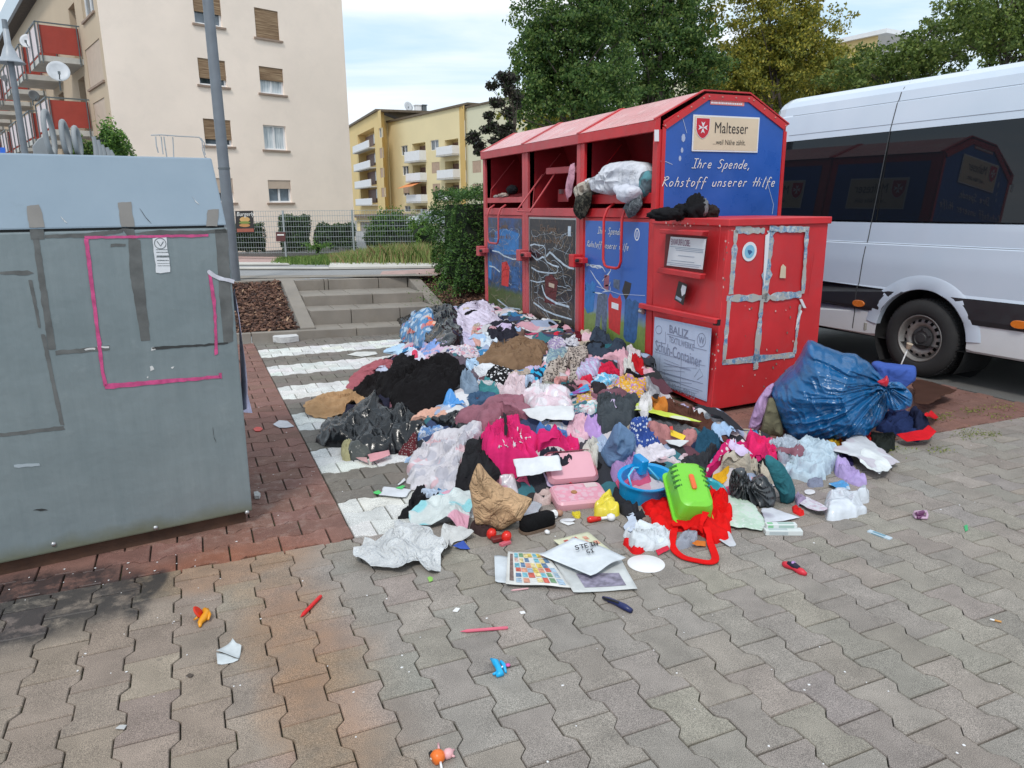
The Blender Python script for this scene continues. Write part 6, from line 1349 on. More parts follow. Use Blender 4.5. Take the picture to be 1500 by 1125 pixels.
    n0=(nr+1)*nt_; vs=np.stack([X,Y,Z],2).reshape(-1,3); idx=np.arange(n0).reshape(nr+1,nt_); i1=np.roll(idx,-1,1)
    fs=np.stack([idx[1:],i1[1:],i1[:-1],idx[:-1]],2)[1:].reshape(-1,4); tri=np.stack([idx[1],i1[1],np.full(nt_,0)],1)
    vs[0,2]=Z[0].mean(); 
    keep=np.r_[[0],np.arange(nt_,n0)]; remap=np.full(n0,-1); remap[keep]=np.arange(len(keep)); vs=vs[keep]; fl=[tuple(f) for f in remap[fs]]+[tuple(f) for f in remap[tri]]
    ctr=np.array([cx,cy,float(base.mean())])
    me=bpy.data.meshes.new(name); me.from_pydata((vs-ctr).tolist(),[],fl); me.materials.append(mat); me.polygons.foreach_set('use_smooth',[style!='paper']*len(fl)); me.update()
    o=bpy.data.objects.new(name,me); COL.objects.link(o); o.location=ctr
    if parent is not None: attach(o,parent)
    else: tag(o,lab,cat,grp)
    if style in('paper','flat') or mat.name.startswith('clear'):
        md=o.modifiers.new('thickness','SOLIDIFY'); md.thickness=.0012; md.offset=-1
    # raise the heap
    ii=((vs[:,0]-GX0)/CELL).astype(int); jj=((vs[:,1]-GY0)/CELL).astype(int); ok=(ii>0)&(ii<NX-1)&(jj>0)&(jj<NY-1); N_=HM.copy(); np.maximum.at(N_,(jj[ok],ii[ok]),vs[ok,2]*.98); HM=N_
    if name in BIG or parent is not None: KEEP[jj[ok],ii[ok]]=True
    ALLITEMS.append(o); return o

def inflate(name,lab,cat,zone,pts,mat,front=.2,back=.15,seed=1,base=None,knot=None,amp=.03,off=0.,parent=None,nr=34,p=2.6,lean=0.,fold='cloth',plane=None):
    # a stuffed, upright body: its outline stands over the spot it rests on and swells towards and away from the viewer
    global HM
    ox,oy,sc=Zn[zone]; px=[(ox+x/sc,oy+y/sc) for x,y in pts]
    lo=max(px,key=lambda q:q[1]); g0=G(*lo) if base is None else GH(*base); n=unit(V(g0[0],g0[1],0)-V(0,0,0)); n=unit(n+V(0,0,lean)); P0_=g0+n*(front*.55+off)
    if plane is not None: P0_,n=plane
    rt=unit(np.cross(n,V(0,0,1))); up=np.cross(rt,n)
    Q=[PL(x,y,P0_,n) for x,y in px]; UV=np.array([[(q-P0_)@rt,(q-P0_)@up] for q in Q]); k=len(UV); dn=[]
    for i in range(k):
        p0,p1,p2,p3=UV[i-1],UV[i],UV[(i+1)%k],UV[(i+2)%k]
        for t in np.linspace(0,1,11)[:-1]: dn.append((.5*((2*p1)+(-p0+p2)*t+(2*p0-5*p1+4*p2-p3)*t*t+(-p0+3*p1-3*p2+p3)*t**3))*.6+(p1*(1-t)+p2*t)*.4)
    dn=np.array(dn); c=dn.mean(0); per=np.hypot(*(np.roll(dn,-1,0)-dn).T).sum(); m_=int(np.clip(per/(.030 if fold=='paper' else .011),24,240)); d=np.r_[0,np.cumsum(np.hypot(*(np.roll(dn,-1,0)-dn).T))]; t=np.linspace(0,d[-1],m_,endpoint=False); dc=np.vstack([dn,dn[:1]]); bu=np.interp(t,d,dc[:,0]); bv=np.interp(t,d,dc[:,1])
    w_=1+.02*vnoise(bu*25,bv*25,seed); bu=c[0]+(bu-c[0])*w_; bv=c[1]+(bv-c[1])*w_
    allv=[];fs=[];rad=np.linspace(0,1,nr+1)
    for side,T_ in ((1,front),(-1,back)):
        U=c[0]+np.outer(rad,bu-c[0]); Vv=c[1]+np.outer(rad,bv-c[1]); Rr=np.repeat(rad[:,None],m_,1); env=np.sqrt(np.clip(1-Rr**p,0,1))
        if knot is not None:
            kq=PL(ox+knot[0]/sc,oy+knot[1]/sc,P0_,n); ku,kv=(kq-P0_)@rt,(kq-P0_)@up; an=np.arctan2(Vv-kv,U-ku); ds=np.hypot(U-ku,Vv-kv); f=(1-np.abs(vnoise(an*9+.25*vnoise(U*8,Vv*8,seed+1),ds*2.2,seed))*2.4)*np.clip(1.25-ds*1.1,.12,1)+.5*(1-np.abs(vnoise(an*22,ds*6,seed+3))*2.4)*np.clip(1-ds*1.5,.05,1)
            d1,d2,_=worley(U/.10+fbm(U*5,Vv*5,seed,2)*.6,Vv/.10,seed+7); f=.9*f+.75*(.45-np.minimum(d2-d1,.6))+.25*(1-np.abs(vnoise(U*26+Vv*9,Vv*20,seed+9))*2.4); pinch=np.clip(ds/.28,.25,1)
        else:
            wx=fbm(U*5,Vv*5,seed+3,2)*.06; f=.8*(1-np.abs(vnoise((U+wx)*11,(Vv+wx)*4.5,seed))*2.4)+.5*(1-np.abs(vnoise((U+wx)*24,(Vv)*13,seed+2))*2.4); pinch=1
            if fold=='paper': d1,d2,_=worley(U/.09,Vv/.12,seed); f=1.3*(.5-d1)+.6*(1-np.abs(vnoise(U*9+Vv*6,Vv*4-U*3,seed))*3)
        D_=(T_*env*pinch+amp*f*np.clip(env*1.6,0,1)+.05*T_*vnoise(U*4,Vv*4,seed+5)*env)*side
        low=np.clip((Vv-Vv.min())/(.12),0,1); 
        Pq=P0_[None,None]+U[:,:,None]*rt+Vv[:,:,None]*up-n[None,None]*D_[:,:,None]; Pq[:,:,2]=np.maximum(Pq[:,:,2],.004)
        b=sum(len(a) for a in allv); allv.append(Pq.reshape(-1,3))
        for i in range(nr): 
            for j in range(m_): q=(b+i*m_+j,b+i*m_+(j+1)%m_,b+(i+1)*m_+(j+1)%m_,b+(i+1)*m_+j); fs.append(q if side>0 else q[::-1])
    vs=np.concatenate(allv); ctr=V(P0_[0],P0_[1],0)
    me=bpy.data.meshes.new(name); me.from_pydata((vs-ctr).tolist(),[],fs); me.materials.append(mat); bm=bmesh.new(); bm.from_mesh(me); bmesh.ops.remove_doubles(bm,verts=bm.verts,dist=.0004); bmesh.ops.recalc_face_normals(bm,faces=bm.faces); bm.to_mesh(me); bm.free(); me.polygons.foreach_set('use_smooth',[fold!='paper']*len(me.polygons)); me.update()
    o=bpy.data.objects.new(name,me); COL.objects.link(o); o.location=ctr
    if parent is not None: attach(o,parent)
    else: tag(o,lab,cat)
    ii=((vs[:,0]-GX0)/CELL).astype(int); jj=((vs[:,1]-GY0)/CELL).astype(int); ok=(ii>0)&(ii<NX-1)&(jj>0)&(jj<NY-1); KEEP[jj[ok],ii[ok]]=True
    ALLITEMS.append(o); return o
J=inflate
# ---- the mass underneath
m=N('heap_fabric'); co=m.coord('World'); v=m.nd('ShaderNodeTexVoronoi'); v.inputs['Scale'].default_value=5.5; mpw=m.nd('ShaderNodeVectorMath'); mpw.operation='ADD'; m.l(co,mpw.inputs[0]); nz=m.nd('ShaderNodeTexNoise'); nz.inputs['Scale'].default_value=5; m.l(co,nz.inputs['Vector']); sc_=m.nd('ShaderNodeVectorMath'); sc_.operation='SCALE'; sc_.inputs['Scale'].default_value=.22; m.l(nz.outputs['Color'],sc_.inputs[0]); m.l(sc_.outputs[0],mpw.inputs[1]); m.l(mpw.outputs[0],v.inputs['Vector']); sx=m.nd('ShaderNodeSeparateColor'); m.l(v.outputs['Color'],sx.inputs[0])
m.col(m.ramp(sx.outputs[0],[(0,(.02,.022,.03)),(.18,(.50,.46,.48)),(.30,(.03,.05,.12)),(.42,(.55,.30,.36)),(.52,(.02,.02,.022)),(.64,(.30,.36,.50)),(.74,(.10,.035,.05)),(.84,(.60,.60,.62)),(.94,(.03,.13,.16))],'CONSTANT')); m.rough(.9); m.bump(m.noise(co,14,5,.65,.6),.6,.02)
sub=HM.copy(); sx0=np.where((front<1e8))
fx=1-np.abs(vnoise(XX*9,YY*5,5))*2; hz_=HM+np.where(ins,.03*fx*np.clip(front/.2,0,1),0); rows=[]
st=2; ys_=np.arange(0,NY,st); xs_=np.arange(0,NX,st); idm=-np.ones((len(ys_),len(xs_)),int); vs=[];
for a,j in enumerate(ys_):
    for b,i in enumerate(xs_):
        if ins[j,i]: idm[a,b]=len(vs); vs.append((gx[i],gy[j],max(.004,float(hz_[j,i]))))
fs=[(idm[a,b],idm[a,b+1],idm[a+1,b+1],idm[a+1,b]) for a in range(len(ys_)-1) for b in range(len(xs_)-1) if min(idm[a,b],idm[a,b+1],idm[a+1,b+1],idm[a+1,b])>=0]
me=bpy.data.meshes.new('clothes_heap'); me.from_pydata(vs,[],fs); me.materials.append(m.m); me.polygons.foreach_set('use_smooth',[True]*len(fs)); o=bpy.data.objects.new('clothes_heap',me); COL.objects.link(o); tag(o,'underlying mass of mixed discarded clothes heaped against the containers','clothes heap',None,'stuff')
# ---- small stuff between the named garments
def clutter(n=330,seed=5,top=False):
    global HM
    r=np.random.default_rng(seed); pal=[(.6,.6,.63),(.6,.6,.63),(.50,.42,.60),(.62,.36,.42),(.34,.48,.68),(.012,.012,.014),(.012,.012,.014),(.016,.026,.06),(.045,.05,.06),(.22,.10,.13),(.55,.03,.06),(.05,.20,.40),(.42,.36,.28),(.03,.14,.17),(.10,.06,.04),(.60,.10,.20),(.05,.05,.06)]
    VS=[];FS=[];CC=[];b=0; k=0
    while k<n:
        i,j=r.integers(10,NX-10),r.integers(10,NY-10)
        if not ins[j,i] or front[j,i]<.02 or (top and KEEP[max(0,j-3):j+4,max(0,i-3):i+4].any()): continue
        x0,y0=gx[i],gy[j]; L=r.uniform(.03,.11); W_=L*r.uniform(.22,.8); an=r.uniform(0,6.28); ca,sa=math.cos(an),math.sin(an); nu,nv=16,9; u=np.linspace(-1,1,nu); v=np.linspace(-1,1,nv); U,Vv=np.meshgrid(u,v); cv=r.normal(0,.35)
        wd=W_*(1+.45*vnoise(U*1.7,np.zeros_like(U)+k*3.1,seed)); A_2=U*L; B_2=Vv*wd+cv*L*U*U; X=x0+A_2*ca-B_2*sa; Y=y0+A_2*sa+B_2*ca; th=r.uniform(.010,.032)
        F=.6+.5*(1-np.abs(vnoise(U*1.2+k,Vv*3.2,seed+2))*2.4)+.3*vnoise(U*5+k,Vv*6,seed+3); e=(1-np.abs(U)**6)**.5*(1-np.abs(Vv)**5)**.5
        Z=hget(X,Y)*.55+hget(np.full_like(X,x0),np.full_like(Y,y0))*.45+th*np.clip(F,.1,1.6)*e-.006*(1-e)
        VS.append(np.stack([X,Y,Z],2).reshape(-1,3)); FS+=[(b+p*nu+q,b+p*nu+q+1,b+(p+1)*nu+q+1,b+(p+1)*nu+q) for p in range(nv-1) for q in range(nu-1)]; b+=nu*nv; ii=((X-GX0)/CELL).astype(int).ravel(); jj=((Y-GY0)/CELL).astype(int).ravel(); np.maximum.at(HM,(jj,ii),Z.ravel()); c=np.clip(np.array(pal[r.integers(0,len(pal))])*r.uniform(.75,1.15),0,1); CC.append(np.repeat([[*c,1.]],nu*nv,0)); k+=1
    me=bpy.data.meshes.new('small_clothing'); me.from_pydata(np.concatenate(VS).tolist(),[],FS); m=N('mixed_fabric'); m.col(m.nd('ShaderNodeVertexColor',layer_name='tone').outputs[0]); m.rough(.9); m.p.inputs['Specular IOR Level'].default_value=.12; co=m.coord('World'); m.bump(m.noise(co,20,5,.65,.6),.3,.01); me.materials.append(m.m); me.polygons.foreach_set('use_smooth',[True]*len(FS))
    ca=me.color_attributes.new('tone','FLOAT_COLOR','POINT'); ca.data.foreach_set('color',np.concatenate(CC).astype(np.float32).ravel()); o=bpy.data.objects.new('small_clothing',me); COL.objects.link(o); tag(o,'small scraps of cloth wedged between the larger garments' if top else 'deeper layer of small mixed clothing under the larger garments','clothes scraps',None,'stuff')
clutter(330,5)
WHT_=(.62,.62,.65); LIL=(.50,.42,.60); PNK=(.62,.36,.42); LBL=(.34,.48,.68); BLKC=(.012,.012,.014); NVY=(.016,.026,.06); CHR=(.045,.05,.058); MAU=(.22,.10,.13); KRF=(.40,.245,.13)
I=drape
I('plastic_tub','blue plastic tub lid behind the heap against the far container','tub','A',[(1150,20),(1180,0),(1350,-5),(1362,40),(1290,60),(1200,60)],paint('blue_tub',(.03,.17,.55),.35,bump=0),.10,'flat',lift=.22)
I('garbage_bag','black garbage bag at the far left end of the heap','bag','A',[(680,205),(790,150),(920,160),(1150,150),(1200,280),(1200,385),(1020,405),(900,410),(850,370),(720,270)],fab((.006,.007,.009),rough=.20),.24,'bag')
I('plastic_bag','clear blue shopping bag with orange packets lying on the black bag','bag','A',[(730,285),(790,195),(860,115),(960,130),(985,210),(930,300),(870,390),(775,355)],fab((.05,.20,.42),'patch',(.45,.55,.65),rough=.22,c3=(.55,.12,.10),sc=.8),.10,'bag')
I('snack_packet','orange packet poking out of the clear blue bag','packet','A',[(915,185),(945,180),(1000,220),(930,245)],fab((.60,.10,.03),'patch',(.6,.5,.4),rough=.3),.03,'paper')
I('snack_packet','red and white packet low inside the clear blue bag','packet','A',[(780,290),(815,275),(840,305),(790,325)],fab((.55,.08,.07),'patch',(.6,.6,.6),rough=.3),.03,'paper')
I('jacket','lilac white padded jacket thrown on the far end of the heap','jacket','A',[(1140,200),(1165,115),(1280,60),(1380,85),(1470,205),(1420,240),(1350,290),(1290,270),(1255,320),(1190,280)],fab((.60,.55,.68)),.14,'puff')
I('cloth','pale lilac cloth hanging below the padded white jacket','cloth','A',[(1190,280),(1270,300),(1290,385),(1230,400),(1190,350)],fab((.52,.48,.64)),.05)
I('cloth','skin pink cloth beside the lilac jacket','cloth','A',[(1250,260),(1330,270),(1350,350),(1300,400),(1265,340)],fab((.56,.32,.28)),.05)
I('plastic_bag','thin white blue plastic bag right of the skin pink cloth','bag','A',[(1340,290),(1420,260),(1450,340),(1400,395),(1320,390)],fab((.55,.62,.70),rough=.3),.07,'bag')
I('cloth','brown cloth lying against the foot of the far container door','cloth','P',[(722,478),(740,470),(768,492),(772,504),(745,502)],fab((.16,.10,.08)),.06)
I('jacket','dark navy cloth behind the white plastic bag near the far door','cloth','P',[(712,478),(738,472),(760,495),(735,500),(718,492)],fab((.02,.02,.03)),.07)
I('cloth','light blue cloth flat on the paving at the left of the black bag','cloth','A',[(605,430),(640,400),(740,370),(820,395),(835,440),(700,445)],fab((.42,.58,.75)),.04)
I('paper_sheet','flat white sheet lying on the zebra stripe left of the heap','paper','A',[(340,452),(410,430),(550,430),(562,447),(450,468)],fab((.60,.60,.58),bump=.1),.012,'flat')
I('shirt','blue and pink shirt behind the black fur coat','shirt','A',[(860,460),(895,395),(960,360),(1110,360),(1100,390),(1000,450),(900,485)],fab((.20,.32,.62),'patch',(.62,.40,.46),sc=.6),.07)
I('cloth','white pink flowered cloth above the mauve coat','cloth','A',[(1060,430),(1180,385),(1290,405),(1305,465),(1200,475)],fab((.62,.58,.62),'floral',(.55,.30,.36),c3=(.2,.25,.4)),.05)
I('cloth','white and lilac cloth with a red patch left of the blue shirt','cloth','A',[(750,475),(790,420),(870,430),(930,495),(860,550),(800,515)],fab((.58,.58,.70)),.06)
I('sock','red sock on the white and lilac cloth','sock','A',[(815,430),(850,415),(860,470),(825,475)],fab((.60,.06,.12)),.03)
I('puffer_jacket','dusty red puffer jacket at the left edge of the heap','jacket','A',[(325,730),(360,640),(470,535),(600,488),(690,500),(650,560),(560,590),(480,680),(400,745)],fab((.34,.10,.12)),.13,'puff')
I('lining','white blue lining cloth between the two black coats','cloth','A',[(550,560),(640,540),(700,650),(640,720),(575,770),(600,690)],fab((.48,.52,.66)),.07)
I('fur_coat','small black fleece left of the large black fur coat','coat','A',[(370,725),(450,670),(500,590),(580,580),(625,680),(560,780),(450,750)],fab((.012,.010,.011)),.14,'fur')
I('coat','mauve grey coat under the black fur coat','coat','A',[(930,505),(1060,440),(1190,490),(1310,610),(1280,650),(1150,620),(1000,560)],fab((.12,.095,.12)),.10)
I('fur_coat','large black fur coat sprawled on the left of the heap','coat','A',[(560,640),(650,600),(690,490),(745,490),(830,560),(1000,480),(1090,470),(1200,560),(1225,605),(1130,670),(1075,760),(980,840),(880,880),(760,905),(690,870),(650,790)],fab((.009,.008,.009)),.19,'fur')
I('cloth','small pale blue cloth right of the mauve coat','cloth','A',[(1200,490),(1290,485),(1310,560),(1245,570)],fab((.40,.56,.74)),.04)
I('cloth','white blue crumple behind the spotted cloth','cloth','A',[(1270,540),(1330,520),(1440,530),(1450,570),(1330,620),(1290,590)],fab((.62,.64,.68)),.04)
I('paper_bag','flattened brown paper bag at the left of the heap on the zebra stripe','paper bag','A',[(38,810),(180,750),(370,740),(510,760),(490,800),(380,815),(310,890),(200,918),(55,890)],fab(KRF,bump=.15),.10,'paper')
I('cloth','navy cloth between the paper bag and the black plastic','cloth','A',[(310,890),(350,830),(480,805),(600,770),(650,820),(560,870),(400,890)],fab((.018,.018,.035)),.08)
I('plastic_sheet','crumpled black plastic sheet along the front left of the heap','bag','B',[(132,180),(160,90),(400,40),(620,10),(830,50),(870,110),(790,200),(660,290),(480,320),(360,330),(330,260),(140,235)],fab((.006,.007,.009),rough=.25),.17,'bag')
I('plastic_sheet','smaller black plastic piece right of the peach strip','bag','B',[(905,65),(1020,35),(1110,55),(1178,100),(1130,140),(1000,130)],fab((.006,.007,.009),rough=.2),.09,'bag')
I('cloth','peach pink strip of cloth on the black plastic','cloth','B',[(755,60),(840,10),(960,-8),(1025,18),(990,45),(880,62)],fab((.62,.36,.28)),.04)
I('cloth','blue patterned cloth beside the white printed pyjamas','cloth','B',[(800,190),(820,110),(960,95),(995,140),(850,180)],fab((.12,.24,.48),'floral',(.45,.5,.6)),.05)
I('cloth','dark red beaded cloth under the black plastic sheet','cloth','B',[(660,300),(740,200),(800,160),(805,290),(740,310)],fab((.10,.02,.025),'dots',(.3,.25,.25),sc=3),.05)
I('pyjamas','white baby pyjamas with grey and pink print at the left front','clothing','B',[(750,400),(800,290),(930,190),(1150,120),(1250,112),(1240,180),(1120,330),(1080,520),(960,515),(830,530),(752,512)],fab((.58,.56,.60),'patch',(.40,.40,.46),c3=(.60,.36,.40),sc=.9),.13)
I('dried_flowers','pale yellow dried flower heads in front of the black plastic','flowers','B',[(280,250),(320,205),(355,240),(350,345),(290,340)],fab((.42,.39,.22)),.05)
I('plastic_strands','torn dark film trailing to the dried flowers','bag','B',[(330,290),(345,230),(410,215),(500,290),(410,335)],fab((.05,.055,.05),rough=.3),.05,'bag')
I('cardboard_box','flat pink box on the paving before the black plastic','box','B',[(462,345),(608,308),(614,345),(482,388)],fab((.62,.30,.33),bump=.05),.05,'flat')
I('cloth','dusty pink film left of the flat pink box','cloth','B',[(380,335),(460,328),(465,370),(400,360)],fab((.50,.30,.30)),.015,'flat')
I('tablet_board','white rectangular board lying left of the newspaper','board','B',[(538,600),(580,545),(765,563),(725,615)],fab((.60,.62,.66),bump=.02),.02,'flat')
I('plastic_piece','bright green plastic sticks under the white board','plastic piece','B',[(498,575),(540,566),(560,575),(530,592),(505,588)],paint('green_plastic',(.05,.55,.12),.4,bump=0),.012,'flat')
I('plastic_piece','second bright green plastic piece above the white board','plastic piece','B',[(655,543),(700,528),(722,535),(700,550)],paint('green_plastic',(.05,.55,.12),.4,bump=0),.012,'flat')
I('stick','thin white stick lying above the green plastic','stick','B',[(665,520),(715,487),(725,490),(676,524)],fab(WHT_),.01,'flat')
I('coat','black coat with hood between pyjamas and kraft bag','coat','B',[(1065,490),(1130,320),(1150,205),(1260,250),(1310,330),(1400,350),(1415,430),(1250,440),(1180,550),(1090,542)],fab((.018,.017,.020)),.12)
I('boot','black soft boot beside the coloured magazine page','boot','B',[(745,650),(790,545),(850,532),(900,590),(990,605),(860,690),(752,722)],fab((.014,.014,.016)),.13)
I('cloth','black wedge of cloth left of the boot','cloth','B',[(665,742),(745,655),(760,735)],fab((.015,.015,.017)),.05)
I('cloth','pale blue cloth edge under the pyjamas','cloth','B',[(820,530),(1000,555),(1010,600),(930,592)],fab((.42,.50,.62)),.04)
I('magazine_page','magazine page with turquoise and pink print leaning at the left front','magazine','B',[(745,805),(755,720),(880,655),(1050,598),(1225,630),(1170,740),(1130,832),(1000,790),(880,800)],fab((.55,.60,.60),'patch',(.16,.50,.56),c3=(.60,.22,.34),bump=.1,sc=.55),.12,'paper',lift=.02)
I('newspaper','large crumpled newspaper sheet at the lower left of the heap','newspaper','B',[(352,1008),(480,900),(640,850),(655,790),(880,795),(985,960),(960,1080),(880,1115),(850,1050),(760,1070),(685,1122),(430,1068)],fab((.56,.575,.58),'print',(.40,.42,.46),bump=.5,sc=3.2),.11,'paper')
I('newspaper','white crumpled paper between newspaper and magazine page','paper','B',[(985,790),(1100,800),(1185,885),(1060,905),(1000,965),(960,900)],fab((.55,.56,.56),bump=.15),.07,'paper')
I('plastic_piece','blue and pink card scrap right of the large newspaper','card','B',[(1045,940),(1120,915),(1165,960),(1100,968)],fab((.05,.10,.40),'patch',(.55,.12,.25)),.01,'flat')
# middle of the heap
I('coat','brown bomber jacket near the middle container door','jacket','C',[(88,240),(190,175),(360,80),(420,75),(560,108),(612,160),(560,280),(440,275),(330,290),(200,262)],fab((.20,.125,.075)),.14)
I('cloth','purple grey patterned cloth right of the brown jacket','cloth','C',[(620,140),(650,80),(700,75),(765,110),(720,165),(640,175)],fab((.32,.26,.42),'floral',(.6,.58,.62)),.06)
I('cloth','grey blue cloth between brown jacket and leopard trousers','cloth','C',[(595,265),(620,195),(690,155),(750,170),(740,235),(660,285)],fab((.16,.24,.32),'floral',(.3,.4,.4)),.07)
I('cloth','white cloth with small grey dots above the leopard trousers','cloth','C',[(745,95),(790,65),(850,90),(835,135),(760,145)],fab((.55,.55,.60),'dots',(.15,.15,.2)),.06)
I('cloth','dark red velvet scrap against the container post','cloth','C',[(798,45),(850,25),(885,60),(830,92)],fab((.10,.008,.015)),.06)
I('cloth','pale pink cloth peeking out beside the dark red scrap','cloth','C',[(860,95),(890,48),(950,45),(985,75),(900,100)],fab((.66,.44,.50)),.06)
I('jacket','charcoal blue bundle of clothing at the top of the heap','jacket','C',[(895,160),(930,78),(1020,65),(1130,105),(1180,175),(1050,200),(940,215)],fab((.035,.05,.075)),.12)
I('cloth','white and pink crumpled cloth beside the shoe container','cloth','C',[(1195,160),(1230,108),(1285,180),(1300,225),(1220,205)],fab((.58,.52,.54)),.09)
I('cloth','black and white spotted cloth left of the middle of the heap','cloth','C',[(150,375),(200,305),(300,305),(380,355),(335,400),(265,432),(190,412)],fab((.012,.012,.013),'dots',(.66,.66,.68),sc=1.1),.08)
I('shirt','beige camisole with lace right of the spotted cloth','shirt','C',[(340,340),(465,290),(520,290),(475,360),(400,372)],fab((.44,.36,.30)),.05)
I('cloth','navy cloth with a bright blue stripe in the middle','cloth','C',[(475,350),(520,310),(605,290),(590,345),(530,385)],fab((.02,.035,.08),'stripes',(.03,.35,.6),sc=.4),.06)
I('trousers','leopard print trousers leg running up to the blue door','trousers','C',[(560,400),(620,310),(740,240),(790,230),(800,280),(690,380),(610,430)],fab((.42,.36,.32),'leopard',(.03,.025,.025)),.09)
I('trousers','second leopard print garment below the white dotted cloth','trousers','C',[(735,240),(765,145),(900,135),(905,235),(850,320),(825,405),(770,392),(785,300)],fab((.42,.36,.32),'leopard',(.03,.025,.025)),.10)
I('cloth','red cloth under the pink straps near the shoe container','cloth','C',[(940,330),(990,270),(1045,228),(1155,335),(1100,352),(980,362)],fab((.56,.02,.06)),.08)
I('cloth','lilac blue striped cloth left of the red cloth','cloth','C',[(820,335),(850,290),(930,238),(985,250),(980,320),(900,362),(840,362)],fab((.45,.32,.50),'stripes',(.42,.46,.60)),.08)
I('shirt','pink top with straps behind the white sweater','shirt','C',[(1005,230),(1150,178),(1205,200),(1175,340),(1140,345),(1120,245),(1060,235)],fab((.62,.36,.42)),.08)
I('sweater','white knitted sweater beside the shoe container corner','sweater','C',[(1165,250),(1220,228),(1262,300),(1235,352),(1180,352)],fab((.60,.60,.58)),.10)
I('cloth','bright red cloth pressed against the shoe container corner','cloth','C',[(1228,232),(1298,222),(1315,350),(1260,310)],fab((.46,.015,.02)),.10)
I('shirt','red t shirt right of the leopard garment','shirt','C',[(825,405),(860,368),(935,365),(935,430),(860,435)],fab((.58,.025,.06)),.06)
I('cloth','light blue cloth with white print below the red cloth','cloth','C',[(925,405),(970,358),(1140,348),(1155,400),(1040,432),(960,432)],fab((.12,.40,.62),'floral',(.5,.62,.7)),.06)
I('glove','black glove lying on the light blue cloth','glove','C',[(1148,392),(1170,358),(1240,328),(1312,332),(1270,392),(1200,402)],fab((.014,.013,.014)),.07)
I('cloth','orange flowered cloth left of the rolled orange blanket','cloth','C',[(815,545),(860,495),(1000,468),(1050,440),(1160,420),(1060,492),(960,560),(860,558)],fab((.50,.30,.06),'floral',(.42,.20,.42),c3=(.6,.55,.5),sc=1.3),.06)
I('blanket','rolled orange and purple flowered blanket before the shoe container','blanket','C',[(1090,435),(1200,405),(1290,368),(1352,398),(1362,480),(1310,515),(1200,495),(1120,495)],fab((.62,.34,.04),'floral',(.40,.20,.45),c3=(.6,.5,.4),sc=1.2),.11)
I('cloth','grey knitted cloth between rolled blanket and shoe container','cloth','C',[(1330,365),(1400,398),(1445,480),(1405,525),(1350,505)],fab((.32,.32,.34)),.08)
I('toy','small black plush thing right of the light blue cloth','toy','C',[(930,425),(990,415),(1040,450),(1010,480),(950,470)],fab((.03,.025,.03)),.06)
I('cloth','mixed dark belts and bags in the centre of the heap','bag','C',[(690,445),(730,410),(800,385),(835,440),(770,475),(700,478)],fab((.03,.028,.03)),.07)
I('cloth','beige and green cloth scrap left of the dark belts','cloth','C',[(575,420),(640,400),(700,450),(690,480),(600,480)],fab((.24,.24,.20)),.05)
I('cloth','salmon and cream cloth under the leopard trousers','cloth','C',[(660,400),(700,358),(760,365),(745,400),(680,425)],fab((.52,.25,.24)),.05)
I('bundle','white and pale pink bundle of baby clothes','clothing','C',[(200,455),(325,430),(330,355),(380,342),(442,400),(455,500),(380,525),(260,505)],fab((.62,.50,.54)),.12)
I('shirt','white shirt folded beside the pale pink bundle','shirt','C',[(455,520),(490,430),(540,395),(565,500),(510,525)],fab((.62,.62,.66)),.07)
I('cap','light denim blue cap between the pink bundle and beige scraps','cap','C',[(440,385),(465,362),(515,365),(512,400),(465,405)],fab((.38,.48,.62)),.05)
I('sweater','teal cloth right of the denim bundle','sweater','C',[(98,445),(150,375),(195,430),(262,505),(180,505),(120,485)],fab((.05,.20,.22)),.08)
I('bundle','grey blue bundle with dark rim under the fur coat edge','clothing','C',[(-30,400),(0,365),(50,350),(105,420),(70,492),(0,490)],fab((.20,.27,.36)),.12)
I('jeans','folded dark blue jeans under the teal cloth','jeans','C',[(0,515),(100,488),(235,508),(200,545),(60,572),(20,550)],fab((.05,.10,.18)),.06)
I('plastic_bag','blue and white plastic bag below the black fur coat','bag','A',[(1010,850),(1060,740),(1110,710),(1230,810),(1150,830),(1060,850)],fab((.06,.26,.62),'patch',(.6,.62,.68),rough=.3,sc=.7),.06,'bag')
I('plastic_bag','white and pink plastic bags in the centre of the heap','bag','C',[(400,540),(600,480),(760,475),(802,560),(780,622),(640,622),(520,622),(440,580)],fab((.66,.52,.58),'patch',(.64,.64,.68),rough=.3),.11,'bag')
I('plastic_bag','white carrier bag with coloured print right of the white box','bag','C',[(795,605),(900,548),(960,558),(1005,620),(935,655),(850,635)],fab((.62,.64,.66),'floral',(.2,.5,.55),c3=(.6,.35,.4),rough=.35),.09,'bag')
I('picture_frame','blue rimmed picture frame with a purple picture','frame','C',[(770,475),(905,428),(915,478),(780,525)],paint('frame_blue',(.05,.34,.62),.4,bump=0),.03,'flat')
I('picture','','','C',[(790,480),(893,444),(898,472),(796,508)],paint('picture_purple',(.28,.08,.36),.4,bump=0),.012,'flat',parent=ALLITEMS[-1])
I('puffer_jacket','mauve padded jacket across the left middle of the heap','jacket','C',[(-60,640),(0,595),(100,560),(250,520),(380,530),(472,600),(440,645),(300,642),(140,722),(30,692)],fab((.27,.115,.15)),.15,'puff')
I('pyjamas','pale pink pyjamas right of the white cardboard box','clothing','C',[(735,745),(790,690),(800,632),(880,648),(925,770),(900,803),(820,795)],fab((.66,.42,.50)),.10)
I('cardboard_box','long white cardboard box lid in the centre of the heap','box','C',[(428,632),(570,618),(802,624),(792,700),(600,712),(560,732),(480,712)],fab((.60,.61,.63),bump=.03),.08,'flat')
I('cloth','medium blue cloth under the long white box','cloth','C',[(520,725),(640,712),(760,725),(750,782),(640,780),(560,762)],fab((.07,.17,.42)),.06)
